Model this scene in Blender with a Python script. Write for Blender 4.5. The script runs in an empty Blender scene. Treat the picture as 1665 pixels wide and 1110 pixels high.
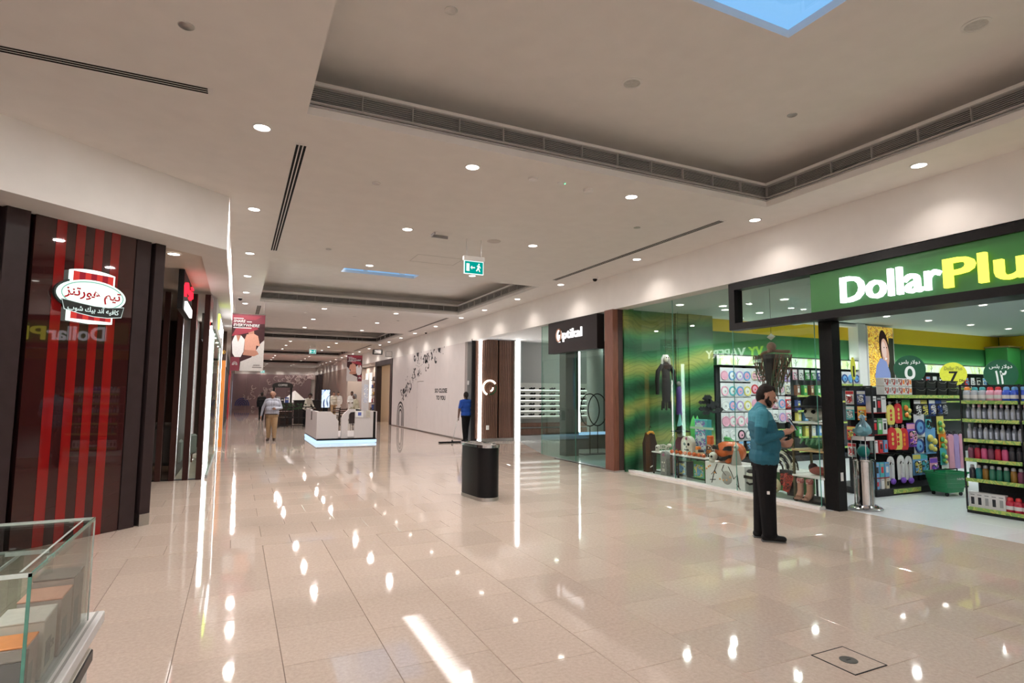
import bpy, bmesh, math, random
from math import pi, sin, cos, radians, sqrt, atan2
from mathutils import Vector, Matrix
random.seed(7)
SC = bpy.context.scene
COL = SC.collection

# ------------------------------------------------------------------ camera
YAW, PITCH, ROLL, FPX, EYE = 0.444214878, 0.091757588, 0.00629562885, 936.503, 1.62
fw = Vector((sin(YAW)*cos(PITCH), cos(YAW)*cos(PITCH), sin(PITCH)))
rt = Vector((cos(YAW), -sin(YAW), 0)); up = rt.cross(fw)
r2 = rt*cos(ROLL)+up*sin(ROLL); u2 = -rt*sin(ROLL)+up*cos(ROLL)
cd = bpy.data.cameras.new('camera'); cam = bpy.data.objects.new('camera', cd); COL.objects.link(cam)
M = Matrix((r2, u2, -fw)).transposed().to_4x4(); M.translation = (0, 0, EYE)
cam.matrix_world = M
cd.sensor_width = 36; cd.lens = 36*FPX/1665; cd.clip_start = .05; cd.clip_end = 300
SC.camera = cam

# ------------------------------------------------------------------ sky, sun, exposure
W = bpy.data.worlds.new('sky'); SC.world = W; W.use_nodes = True
wb = W.node_tree.nodes['Background']; wb.inputs[0].default_value = (.27, .60, 1.0, 1); wb.inputs[1].default_value = 1.0
sl = bpy.data.lights.new('sun', 'SUN'); so = bpy.data.objects.new('sun', sl); COL.objects.link(so)
sl.energy = 9; sl.angle = .009; sl.color = (.86, .93, 1)
so.rotation_euler = Vector((-.2417, .196, -1)).to_track_quat('-Z', 'Y').to_euler()
SC.view_settings.view_transform = 'Standard'; SC.view_settings.look = 'None'
SC.view_settings.exposure = 0.0; SC.view_settings.gamma = 1; SC.view_settings.use_curve_mapping = False
try:
    SC.cycles.max_bounces = 16; SC.cycles.diffuse_bounces = 10; SC.cycles.glossy_bounces = 5
    SC.cycles.transparent_max_bounces = 24; SC.cycles.transmission_bounces = 6
    SC.cycles.caustics_reflective = False; SC.cycles.caustics_refractive = False
    SC.cycles.sample_clamp_indirect = 4; SC.cycles.use_denoising = True
except Exception: pass

DOWN_W, DOWN_COL = 94.0, (1, .94, .90)
def spot(x, y, z, w, col=DOWN_COL, ang=128, blend=.45, rad=.05):
    l = bpy.data.lights.new('downlight_lamp', 'SPOT'); o = bpy.data.objects.new('downlight_lamp', l); COL.objects.link(o)
    l.energy = w; l.color = col; l.spot_size = radians(ang); l.spot_blend = blend; l.shadow_soft_size = rad
    o.location = (x, y, z); return o
def disk(x, y, z, w, col=DOWN_COL, d=.15):
    l = bpy.data.lights.new('downlight_lamp', 'AREA'); o = bpy.data.objects.new('downlight_lamp', l); COL.objects.link(o)
    l.shape = 'DISK'; l.size = d; l.energy = w; l.color = col; o.location = (x, y, z); return o
def area(loc, sx, sy, w, col=(1, 1, 1), rot=(0, 0, 0)):
    l = bpy.data.lights.new('lamp', 'AREA'); o = bpy.data.objects.new('lamp', l); COL.objects.link(o)
    l.shape = 'RECTANGLE'; l.size = sx; l.size_y = sy; l.energy = w; l.color = col; o.location = loc; o.rotation_euler = rot; return o

# ------------------------------------------------------------------ materials
MATS = {}
def mat(name, c, rough=.5, metal=0, var=.06, scale=30, emit=0, bump=0, spec=.5, coat=0, alpha=None, grain=None):
    """principled material with procedural colour variation"""
    if name in MATS: return MATS[name]
    if max(c) < .07 and spec == .5 and rough >= .3: spec = .16
    m = bpy.data.materials.new(name); m.use_nodes = True; nt = m.node_tree; N = nt.nodes; L = nt.links
    b = N['Principled BSDF']; b.inputs['Roughness'].default_value = rough; b.inputs['Metallic'].default_value = metal
    b.inputs['Specular IOR Level'].default_value = spec; b.inputs['Coat Weight'].default_value = coat
    tc = N.new('ShaderNodeTexCoord'); mp = N.new('ShaderNodeMapping'); nz = N.new('ShaderNodeTexNoise'); rp = N.new('ShaderNodeValToRGB')
    L.new(tc.outputs['Object'], mp.inputs[0]); L.new(mp.outputs[0], nz.inputs['Vector']); L.new(nz.outputs['Fac'], rp.inputs[0])
    nz.inputs['Scale'].default_value = scale; nz.inputs['Detail'].default_value = 3
    if grain: mp.inputs['Scale'].default_value = grain
    rp.color_ramp.elements[0].position = .3; rp.color_ramp.elements[1].position = .7
    rp.color_ramp.elements[0].color = (*[max(0, v*(1-var)) for v in c], 1); rp.color_ramp.elements[1].color = (*[min(1, v*(1+var)) for v in c], 1)
    L.new(rp.outputs[0], b.inputs['Base Color'])
    if emit:
        L.new(rp.outputs[0], b.inputs['Emission Color']); b.inputs['Emission Strength'].default_value = emit
    if bump:
        bp = N.new('ShaderNodeBump'); bp.inputs['Strength'].default_value = bump; bp.inputs['Distance'].default_value = .01
        L.new(nz.outputs['Fac'], bp.inputs['Height']); L.new(bp.outputs[0], b.inputs['Normal'])
    MATS[name] = m; return m
def emis(name, c, s, light=False):
    if name in MATS: return MATS[name]
    m = bpy.data.materials.new(name); m.use_nodes = True; nt = m.node_tree; nt.nodes.remove(nt.nodes['Principled BSDF'])
    e = nt.nodes.new('ShaderNodeEmission'); e.inputs[0].default_value = (*c, 1); e.inputs[1].default_value = s
    nt.links.new(e.outputs[0], nt.nodes['Material Output'].inputs[0])
    if not light: m.cycles.emission_sampling = 'NONE'
    MATS[name] = m; return m
def glassy(name, tint=(.93, .97, .95), refl=1.0, rough=0.0):
    """thin pane: straight-through transmission plus fresnel reflection"""
    if name in MATS: return MATS[name]
    m = bpy.data.materials.new(name); m.use_nodes = True; nt = m.node_tree; N = nt.nodes; L = nt.links; N.remove(N['Principled BSDF'])
    t = N.new('ShaderNodeBsdfTransparent'); t.inputs[0].default_value = (*tint, 1)
    g = N.new('ShaderNodeBsdfGlossy'); g.inputs['Roughness'].default_value = rough; g.inputs[0].default_value = (refl, refl, refl, 1)
    lw = N.new('ShaderNodeLayerWeight'); lw.inputs[0].default_value = .5
    pw = N.new('ShaderNodeMath'); pw.operation = 'POWER'; pw.inputs[1].default_value = 5; L.new(lw.outputs['Facing'], pw.inputs[0])
    ma = N.new('ShaderNodeMath'); ma.operation = 'MULTIPLY_ADD'; ma.inputs[1].default_value = .6; ma.inputs[2].default_value = .032; L.new(pw.outputs[0], ma.inputs[0])
    mx = N.new('ShaderNodeMixShader'); L.new(ma.outputs[0], mx.inputs[0]); L.new(t.outputs[0], mx.inputs[1]); L.new(g.outputs[0], mx.inputs[2])
    L.new(mx.outputs[0], N['Material Output'].inputs[0]); MATS[name] = m; return m
def picture(name, stops, scale=3, rough=.4, emit=0, dist=2.0, seed=0.0):
    """a colourful printed surface: distorted noise through a colour ramp"""
    if name in MATS: return MATS[name]
    m = mat(name, (.5, .5, .5), rough); nt = m.node_tree; N = nt.nodes
    nz = [n for n in N if n.type == 'TEX_NOISE'][0]; rp = [n for n in N if n.type == 'VALTORGB'][0]; mp = [n for n in N if n.type == 'MAPPING'][0]
    nz.inputs['Scale'].default_value = scale; nz.inputs['Distortion'].default_value = dist; mp.inputs['Location'].default_value = (seed, seed*1.7, seed*.3)
    cr = rp.color_ramp; cr.interpolation = 'CONSTANT' if dist < 3 else 'LINEAR'
    n = len(stops); cr.elements[0].position = .3; cr.elements[0].color = (*stops[0], 1); cr.elements[1].position = .3+.4*(n-1)/n; cr.elements[1].color = (*stops[-1], 1)
    for i in range(1, n-1):
        e = cr.elements.new(.3+.4*i/n); e.color = (*stops[i], 1)
    if emit:
        b = N['Principled BSDF']; nt.links.new(rp.outputs[0], b.inputs['Emission Color']); b.inputs['Emission Strength'].default_value = emit
    return m

# ------------------------------------------------------------------ mesh builder
class MB:
    def __init__(s): s.v = []; s.f = []; s.m = []; s.sm = []; s.T = Matrix(); s.mi = 0
    def add(s, vs, fs, smooth=False):
        n = len(s.v); s.v += [tuple(s.T @ Vector(p)) for p in vs]
        for f in fs: s.f.append(tuple(i+n for i in f)); s.m.append(s.mi); s.sm.append(smooth)
        return s
    def box(s, x0, x1, y0, y1, z0, z1):
        if x0 > x1: x0, x1 = x1, x0
        if y0 > y1: y0, y1 = y1, y0
        if z0 > z1: z0, z1 = z1, z0
        v = [(x0,y0,z0),(x1,y0,z0),(x1,y1,z0),(x0,y1,z0),(x0,y0,z1),(x1,y0,z1),(x1,y1,z1),(x0,y1,z1)]
        return s.add(v, [(0,3,2,1),(4,5,6,7),(0,1,5,4),(1,2,6,5),(2,3,7,6),(3,0,4,7)])
    def bbox(s, x0, x1, y0, y1, z0, z1, b=.005):
        """box with chamfered edges all round"""
        if x0 > x1: x0, x1 = x1, x0
        if y0 > y1: y0, y1 = y1, y0
        if z0 > z1: z0, z1 = z1, z0
        b = min(b, (x1-x0)*.45, (y1-y0)*.45, (z1-z0)*.45)
        bm = bmesh.new(); bmesh.ops.create_cube(bm, size=1, matrix=Matrix.Translation(((x0+x1)/2,(y0+y1)/2,(z0+z1)/2)) @ Matrix.Diagonal((x1-x0,y1-y0,z1-z0,1)))
        bmesh.ops.bevel(bm, geom=bm.edges[:], offset=b, segments=1, affect='EDGES')
        bm.verts.index_update(); s.add([v.co[:] for v in bm.verts], [[v.index for v in f.verts] for f in bm.faces]); bm.free(); return s
    def prism(s, pts, z0, z1, ax='z'):
        """extrude a 2-D outline (counter-clockwise) along an axis; for ax='x' pts are (y,z), for 'y' pts are (x,z)"""
        n = len(pts)
        def P(p, h): return (p[0], p[1], h) if ax == 'z' else ((h, p[0], p[1]) if ax == 'x' else (p[0], h, p[1]))
        v = [P(p, z0) for p in pts]+[P(p, z1) for p in pts]
        return s.add(v, [tuple(range(n-1, -1, -1)), tuple(range(n, 2*n))]+[(i, (i+1) % n, n+(i+1) % n, n+i) for i in range(n)])
    def lathe(s, prof, n=20, c=(0, 0, 0), cap=True, ax='z', sx=1, sy=1):
        v = []
        for r, z in prof:
            for k in range(n):
                a = 2*pi*k/n; p = (r*cos(a)*sx, r*sin(a)*sy, z)
                if ax == 'x': p = (p[2], p[0], p[1])
                if ax == 'y': p = (p[0], p[2], p[1])
                v.append((p[0]+c[0], p[1]+c[1], p[2]+c[2]))
        f = [(i*n+k, i*n+(k+1) % n, (i+1)*n+(k+1) % n, (i+1)*n+k) for i in range(len(prof)-1) for k in range(n)]
        if cap: f += [tuple(range(n-1, -1, -1)), tuple(range((len(prof)-1)*n, len(prof)*n))]
        return s.add(v, f, True)
    def cyl(s, c, r, h, n=20, ax='z'): return s.lathe([(r, 0), (r, h)], n, c, True, ax)
    def ball(s, c, r, n=14, sc=(1, 1, 1)):
        m = max(6, n//2+1); v = []; f = []
        for i in range(1, m):
            t = pi*i/m
            for k in range(n):
                a = 2*pi*k/n; v.append((c[0]+r*sc[0]*sin(t)*cos(a), c[1]+r*sc[1]*sin(t)*sin(a), c[2]+r*sc[2]*cos(t)))
        v += [(c[0], c[1], c[2]+r*sc[2]), (c[0], c[1], c[2]-r*sc[2])]; T = len(v)-2
        for i in range(m-2):
            for k in range(n): f.append((i*n+k, (i+1)*n+k, (i+1)*n+(k+1) % n, i*n+(k+1) % n))
        for k in range(n): f.append((T, k, (k+1) % n)); f.append((T+1, (m-2)*n+(k+1) % n, (m-2)*n+k))
        return s.add(v, f, True)
    def tube(s, pts, r, n=8, close=False):
        P = [Vector(p) for p in pts]; R = r if isinstance(r, (list, tuple)) else [r]*len(P); v = []; f = []; nrm = None
        for i, p in enumerate(P):
            if close: t = P[(i+1) % len(P)]-P[i-1]
            else: t = P[min(i+1, len(P)-1)]-P[max(i-1, 0)]
            t.normalize()
            if nrm is None: nrm = t.orthogonal().normalized()
            nrm = (nrm-t*nrm.dot(t)).normalized(); b = t.cross(nrm)
            for k in range(n): a = 2*pi*k/n; v.append(tuple(p+(nrm*cos(a)+b*sin(a))*R[i]))
        q = len(P)
        for i in range(q if close else q-1):
            j = (i+1) % q
            for k in range(n): f.append((i*n+k, i*n+(k+1) % n, j*n+(k+1) % n, j*n+k))
        if not close: f += [tuple(range(n-1, -1, -1)), tuple(range((q-1)*n, q*n))]
        return s.add(v, f, True)
    def grid(s, fn, nu, nv, thick=None, smooth=True):
        v = [fn(i/nu, j/nv) for i in range(nu+1) for j in range(nv+1)]
        return s.add(v, [(i*(nv+1)+j, (i+1)*(nv+1)+j, (i+1)*(nv+1)+j+1, i*(nv+1)+j+1) for i in range(nu) for j in range(nv)], smooth)
    def build(s, name, m, parent=None, world=False, **props):
        me = bpy.data.meshes.new(name); vs = s.v
        if parent is not None and world:
            inv = parent.matrix_basis.inverted(); vs = [tuple(inv @ Vector(p)) for p in vs]
        me.from_pydata(vs, [], s.f); 
        for mm in (m if isinstance(m, (list, tuple)) else [m]): me.materials.append(mm)
        me.polygons.foreach_set('material_index', s.m); me.polygons.foreach_set('use_smooth', s.sm); me.update()
        if any(s.sm):
            try: me.set_sharp_from_angle(angle=radians(38))
            except Exception: pass
        o = bpy.data.objects.new(name, me); COL.objects.link(o)
        if parent is not None: o.parent = parent
        for k, q in props.items(): o[k] = q
        return o

def tag(o, label, cat, group=None):
    o['label'] = label; o['category'] = cat
    if group: o['group'] = group
    return o
def thing(name, label, cat, loc=(0, 0, 0), rz=0, group=None):
    o = bpy.data.objects.new(name, None); COL.objects.link(o); o.location = loc; o.rotation_euler = (0, 0, rz)
    o.matrix_basis = Matrix.Translation(loc) @ Matrix.Rotation(rz, 4, 'Z'); o.empty_display_size = .2
    return tag(o, label, cat, group)
def dup(root, loc, rz=0, label=None, group=None, scale=None):
    r = root.copy(); COL.objects.link(r); r.location = loc; r.rotation_euler = (0, 0, rz)
    if scale: r.scale = scale
    if label: r['label'] = label
    if group: r['group'] = group
    for ch in list(root.children):
        c = ch.copy(); COL.objects.link(c); c.parent = r
        for g in list(ch.children):
            d = g.copy(); COL.objects.link(d); d.parent = c
    return r
def struct(o): o['kind'] = 'structure'; return o

def text(name, s, x0, y0, w, h, m, ex=.01, off=0, frame=None, parent=None, align_w=True, world=True, shear=0):
    """lettering as a mesh in a 2-D frame: frame = (origin, ux, uy); fitted into w x h from (x0, y0)"""
    cu = bpy.data.curves.new('lettering', 'FONT'); cu.body = s; cu.offset = off; cu.shear = shear; cu.extrude = .5; cu.resolution_u = 3
    to = bpy.data.objects.new('lettering', cu); COL.objects.link(to)
    dg = bpy.context.evaluated_depsgraph_get(); me = bpy.data.meshes.new_from_object(to.evaluated_get(dg))
    bpy.data.objects.remove(to)
    xs = [v.co.x for v in me.vertices]; ys = [v.co.y for v in me.vertices]
    if not xs: print('NO GLYPHS', s); return None
    ax, bx, ay, by = min(xs), max(xs), min(ys), max(ys); O, ux, uy = [Vector(q) for q in frame]; un = ux.cross(uy)
    sx, sy = w/(bx-ax), h/(by-ay)
    inv = parent.matrix_basis.inverted() if (parent is not None and world) else Matrix()
    for v in me.vertices:
        v.co = inv @ (O+ux*(x0+(v.co.x-ax)*sx)+uy*(y0+(v.co.y-ay)*sy)+un*((v.co.z+.5)*ex))
    me.materials.clear(); me.materials.append(m); me.name = name
    o = bpy.data.objects.new(name, me); COL.objects.link(o)
    if parent is not None: o.parent = parent
    return o
def FR(o, ux, uy=(0, 0, 1)): return (o, ux, uy)
# ------------------------------------------------------------------ palette
WHITE = mat('white_plaster', (.89, .87, .85), .75, var=.02, scale=4)
SOFF = mat('soffit_paint', (.70, .62, .55), .8, var=.03, scale=4)
TRIMW = mat('white_trim', (.85, .84, .83), .4, var=.02)
GROUT = mat('grout', (.20, .155, .125), .9, var=.1)
BLACK = mat('black_paint', (.008, .0075, .008), .35, var=.2)
BLACKM = mat('matt_black', (.02, .02, .022), .6, var=.2)
BRONZE = mat('dark_bronze', (.030, .020, .021), .4, var=.12, scale=8)
CHROME = mat('chrome', (.78, .78, .8), .12, 1, var=.04)
STEEL = mat('brushed_steel', (.55, .54, .53), .28, 1, var=.08, grain=(1, 1, 40))
GREYP = mat('grey_panel', (.42, .42, .41), .5, var=.04)
GLASS = glassy('shop_glass'); GLASSG = glassy('green_edge_glass', (.80, .93, .87))
GEDGE = mat('glass_edge', (.10, .30, .24), .15, var=.1)
LED = emis('led_white', (1, .98, .96), 14, True); LEDS = emis('led_lens', (1, .93, .84), 14)
LEDC = emis('led_cool', (.93, .97, 1), 14)

def tile_material():
    m = mat('polished_tile', (.6, .48, .40), .042, var=.05, scale=60); nt = m.node_tree; N = nt.nodes; L = nt.links
    b = N['Principled BSDF']; b.inputs['Specular IOR Level'].default_value = .62
    geo = N.new('ShaderNodeNewGeometry'); n1 = N.new('ShaderNodeTexNoise'); n1.inputs['Scale'].default_value = 38; n1.inputs['Detail'].default_value = 6; n1.inputs['Roughness'].default_value = .7
    n2 = N.new('ShaderNodeTexVoronoi'); n2.inputs['Scale'].default_value = 26
    oi = N.new('ShaderNodeObjectInfo')
    L.new(geo.outputs['Position'], n1.inputs['Vector']); L.new(geo.outputs['Position'], n2.inputs['Vector'])
    r1 = N.new('ShaderNodeValToRGB'); r1.color_ramp.elements[0].position = .36; r1.color_ramp.elements[0].color = (.50, .405, .34, 1)
    r1.color_ramp.elements[1].position = .62; r1.color_ramp.elements[1].color = (.63, .525, .45, 1)
    L.new(n1.outputs['Fac'], r1.inputs[0])
    r2_ = N.new('ShaderNodeValToRGB'); r2_.color_ramp.elements[0].position = .06; r2_.color_ramp.elements[0].color = (.72, .63, .56, 1); r2_.color_ramp.elements[1].position = .13; r2_.color_ramp.elements[1].color = (.57, .465, .395, 1)
    L.new(n2.outputs['Distance'], r2_.inputs[0])
    mx = N.new('ShaderNodeMix'); mx.data_type = 'RGBA'; mx.inputs[0].default_value = .35; L.new(r1.outputs[0], mx.inputs[6]); L.new(r2_.outputs[0], mx.inputs[7])
    ad = N.new('ShaderNodeMath'); ad.operation = 'MULTIPLY_ADD'; ad.inputs[1].default_value = .10; ad.inputs[2].default_value = .95; L.new(oi.outputs['Random'], ad.inputs[0])
    hs = N.new('ShaderNodeHueSaturation'); L.new(mx.outputs[2], hs.inputs['Color']); L.new(ad.outputs[0], hs.inputs['Value'])
    L.new(hs.outputs[0], b.inputs['Base Color'])
    return m
TILE = tile_material()
def wood(name, a, bcol, rough=.45, scale=6, grain=(14, 14, .6)):
    m = mat(name, a, rough, var=0, scale=scale, grain=grain); rp = [n for n in m.node_tree.nodes if n.type == 'VALTORGB'][0]
    rp.color_ramp.elements[0].color = (*a, 1); rp.color_ramp.elements[1].color = (*bcol, 1); return m
WALNUT = wood('walnut', (.075, .036, .024), (.17, .085, .055)); REDWOOD = wood('red_wood', (.10, .03, .018), (.19, .07, .04))

# ------------------------------------------------------------------ floor: grout bed, tiles
fb = MB(); fb.box(-9, 8.0, -7, 10.3, -.15, -.006); fb.box(-9, 10.2, 10.3, 64, -.15, -.006); floor = struct(fb.build('floor', GROUT))
def tile_mesh(w, d):
    b = MB(); g = .0016; c = .002; x, y = w/2-g, d/2-g
    v = [(-x+c, -y+c, 0), (x-c, -y+c, 0), (x-c, y-c, 0), (-x+c, y-c, 0), (-x, -y, -c), (x, -y, -c), (x, y, -c), (-x, y, -c), (-x, -y, -.012), (x, -y, -.012), (x, y, -.012), (-x, y, -.012)]
    b.add(v, [(0, 1, 2, 3)]+[(i, i+4, (i+1) % 4+4, (i+1) % 4) for i in range(4)]+[(i+4, i+8, (i+1) % 4+8, (i+1) % 4+4) for i in range(4)]); return b
tiles = []
PT = .605
k0 = -13
for k in range(k0, 14):
    xa, xb = .325+PT*k, .325+PT*(k+1)
    if xa > 7.98: continue
    xb = min(xb, 8.0); y = (3.82 if k % 2 == 0 else 3.52)-PT*14
    while y < 6.86:
        ye = min(y+PT, 6.86)
        if ye-y > .02: tiles.append((xa, xb, y, ye))
        y += PT
y = 6.86; r = 0
while y < 64:
    ye = 7.25 if r == 0 else y+PT; x = (.62 if r % 2 == 0 else .325)-PT*12; xm = 8.0 if y < 10.2 else 10.2
    while x < xm:
        xe = min(x+PT, xm)
        if xe-x > .02: tiles.append((x, xe, y, ye))
        x += PT
    y = ye; r += 1
def inview(x, y):
    d = Vector((x, y, -EYE)); z = d.dot(fw)
    if z < .3: return False
    px, py = FPX*d.dot(r2)/z, FPX*d.dot(u2)/z
    return abs(px) < 900 and -620 < py < 600
vis = sorted([t for t in tiles if inview((t[0]+t[1])/2, (t[2]+t[3])/2)], key=lambda t: ((t[0]+t[1])/2)**2+((t[2]+t[3])/2)**2)
near = set(vis[:298]); rest = MB(); cache = {}
for t in tiles:
    w, d = round(t[1]-t[0], 3), round(t[3]-t[2], 3); c = ((t[0]+t[1])/2, (t[2]+t[3])/2, 0)
    if t in near:
        if (w, d) not in cache:
            o = tile_mesh(w, d).build('tile', TILE, floor); cache[(w, d)] = o
        else: o = cache[(w, d)].copy(); COL.objects.link(o); o.parent = floor
        o.location = c; o.rotation_euler = (random.gauss(0, .0005), random.gauss(0, .0005), 0)
    else:
        q = tile_mesh(w, d); n = len(rest.v); a, b2 = random.gauss(0, .0005), random.gauss(0, .0005)
        rest.add([(p[0]+c[0], p[1]+c[1], p[2]+p[0]*a+p[1]*b2) for p in q.v], q.f)
rest.build('tile_field', TILE, floor, kind='stuff')

# ------------------------------------------------------------------ ceiling, recesses, skylights
REC = [(-.4, 5.5), (12.15, 17.8), (24.6, 30.1), (36.9, 42.4), (49.2, 54.7)]
SKY = [(1.35, 3.34), (13.4, 15.38), (25.75, 27.75), (38.0, 40.0), (50.3, 52.3)]
XL, XR, ZC, ZL, ZU = .48, 6.5, 4.22, 4.56, 4.8
cb = MB(); cb.box(-9, XL, -7, 8.5, ZC, ZC+.05); cb.box(-.6, XL, 8.5, 63.3, ZC, ZC+.05); cb.box(XR, 7.7, -7, 63.3, ZC, ZC+.05)
ys = [-7]+[q for a in REC for q in a]+[63.3]
for i in range(0, len(ys), 2): cb.box(XL, XR, ys[i], ys[i+1], ZC, ZC+.05)
ceil = struct(cb.build('ceiling', WHITE))
ub = MB(); lip = MB(); shaft = MB()
for i, (a, b) in enumerate(REC):
    s0, s1 = SKY[i]; x0, x1, y0, y1 = XL-.7, XR+.7, a-.7, b+.7; sx0, sx1 = 2.33, 4.30
    ub.box(x0, sx0, y0, y1, ZU, ZU+.06); ub.box(sx1, x1, y0, y1, ZU, ZU+.06); ub.box(sx0, sx1, y0, s0, ZU, ZU+.06); ub.box(sx0, sx1, s1, y1, ZU, ZU+.06)
    for q in ((x0, x0+.03, y0, y1), (x1-.03, x1, y0, y1), (x0, x1, y0, y0+.03), (x0, x1, y1-.03, y1)): ub.box(*q, ZC+.05, ZU)
    t = .13
    for q in ((XL-t, XL, a-t, b+t), (XR, XR+t, a-t, b+t), (XL, XR, a-t, a), (XL, XR, b, b+t)): lip.box(*q, ZC+.05, ZL)
    for q in ((sx0-.1, sx0, s0-.1, s1+.1), (sx1, sx1+.1, s0-.1, s1+.1), (sx0, sx1, s0-.1, s0), (sx0, sx1, s1, s1+.1)): shaft.box(*q, ZU+.06, ZU+.075)
    g = MB(); g.box(sx0-.09, sx1+.09, s0-.09, s1+.09, ZU+.076, ZU+.086); struct(g.build('window_%d' % (i+1), glassy('skylight_glass', (.97, .98, 1))))
struct(ub.build('ceiling_upper', WHITE)); struct(lip.build('trim_1', WHITE)); struct(shaft.build('trim_2', WHITE))
rw = MB(); rw.box(4.22, 6.3, -10, 72, 12, 12.2);  # unseen slab on posts, added to trim the sun to a thin floor strip
for y in range(-8, 72, 8): rw.box(6.1, 6.3, y, y+.2, 4.9, 12)
struct(rw.build('sun_blocker', STEEL))

# ------------------------------------------------------------------ long walls
rwall = MB(); rwall.box(7.33, 7.63, -7, 63.3, 3.48, ZC+.05); struct(rwall.build('wall_right', WHITE))
bw = MB(); bw.box(-9, 8.2, -7.2, -7, 0, ZC); bw.box(-9.2, -9, -7, 9, 0, ZC); struct(bw.build('wall_rear', WHITE))
# left bulkhead: diagonal face then along the mall
D = Vector((1.92, 1.63)).normalized(); P0 = Vector((-.2, 8.39)); PF = P0-D*11.5; nrm2 = Vector((-D.y, D.x))
lb = MB(); outer = [tuple(PF), tuple(P0), (-.2, 63.3), (-.52, 63.3), (-.52, 8.39+.55), tuple(PF+nrm2*.42)]
lb.prism(outer, 3.5, ZC+.02); struct(lb.build('wall_left', WHITE))
ic = MB(); ic.prism([tuple(PF+nrm2*.40), (-.5, 8.9), (-.5, 20), (-9, 20)], 3.56, 3.6); struct(ic.build('ceiling_cafe', SOFF))
ew = MB(); ew.box(-1.4, 10.4, 63.2, 63.4, 0, ZC+.05); struct(ew.build('wall_end', WHITE))
ORD = ['first', 'second', 'third', 'fourth', 'fifth', 'sixth', 'seventh', 'eighth', 'ninth', 'tenth', 'eleventh', 'twelfth', 'thirteenth', 'fourteenth', 'fifteenth', 'sixteenth', 'seventeenth', 'eighteenth', 'nineteenth', 'twentieth', 'twenty-first', 'twenty-second', 'twenty-third', 'twenty-fourth', 'twenty-fifth', 'twenty-sixth']
GRIL = mat('grille_grey', (.42, .41, .40), .5, var=.04); VOID = mat('duct_void', (.006, .006, .006), .9, var=.2)
# air grilles inside the ceiling recesses
def grille(name, label, p, along, length, nslat, step):
    """p = start corner (on the lip face), along = 'x' (face looks to -y) or 'y' (face looks to -x)"""
    t = thing(name, label, 'grille', p, 0 if along == 'x' else -pi/2, 'air grilles around the ceiling recesses')
    b = MB(); b.box(0, length, -.012, -.001, -.085, .085); b.build('backing', VOID, t)
    b = MB()
    for z in (-.085, .078): b.box(0, length, -.05, -.012, z, z+.012)
    b.box(0, length, -.02, -.0005, -.112, -.106); b.build('frame', GRIL, t)
    b = MB(); b.add([(0, -.014, -.003), (length, -.014, -.003), (length, -.030, -.001), (0, -.030, -.001), (0, -.014, .001), (length, -.014, .001), (length, -.030, .003), (0, -.030, .003)], [(0, 1, 2, 3), (7, 6, 5, 4), (0, 4, 5, 1), (1, 5, 6, 2), (2, 6, 7, 3), (3, 7, 4, 0)])
    s = b.build('slat', GRIL, t)
    for i in range(nslat):
        o = s if i == 0 else s.copy()
        if i: COL.objects.link(o); o.parent = t
        o.location = (0, 0, -.07+.14*i/(nslat-1))
    n = int(length/step); d0 = None
    for i in range(1, n+1):
        if d0 is None:
            b = MB(); b.box(-.003, .003, -.05, -.012, -.08, .08); d0 = b.build('divider', GRIL, t); o = d0
        else: o = d0.copy(); COL.objects.link(o); o.parent = t
        o.location = (min(i*step, length), 0, 0)
    return t
NM = ['nearest', 'second', 'third', 'fourth', 'farthest']
for i, (a, b) in enumerate(REC):
    ns = 8 if i < 2 else 4
    grille('air_grille', 'long grey louvred air grille across the far side of the %s ceiling recess' % NM[i], (XL, b, 4.41), 'x', XR-XL, ns, .5 if i < 2 else 1.0)
    grille('air_grille', 'long grey louvred air grille along the shop side of the %s ceiling recess' % NM[i], (XR, b, 4.41), 'y', b-a, ns, .5 if i < 2 else 1.0)
# linear slot diffusers
def slotd(label, x, y, length, along, w=.13):
    t = thing('slot_diffuser', label, 'diffuser', (x, y, ZC-.004), 0 if along == 'y' else -pi/2, 'linear slot diffusers in the ceiling')
    b = MB(); b.box(-w/2, w/2, 0, length, 0, .0035); b.build('frame', TRIMW, t)
    b = MB(); b.box(-.0125, .0125, .04, length-.04, -.001, .001); s = b.build('slot', VOID, t)
    for i in range(3):
        o = s if i == 0 else s.copy()
        if i: COL.objects.link(o); o.parent = t
        o.location = ((i-1)*.038, 0, 0)
slotd('three slot black linear diffuser in the ceiling on the café side beside the nearest recess', .5, 6.2, 5.05, 'y')
slotd('three slot linear diffuser in the ceiling on the shop side above the eyewear shop', 6.42, 6.2, 5.1, 'y', .12)
slotd('three slot black linear diffuser running toward the left edge above the café wall', -8.5, 5.44, 8.2, 'x')
slotd('linear diffuser in the ceiling above the hanging red banner', .5, 18.6, 5.0, 'y')
slotd('linear diffuser in the ceiling above the white hoarding', 6.42, 18.6, 5.0, 'y', .12)
slotd('linear diffuser far along the shop side of the ceiling beyond the third recess', 6.42, 31, 5.0, 'y', .12)
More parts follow.
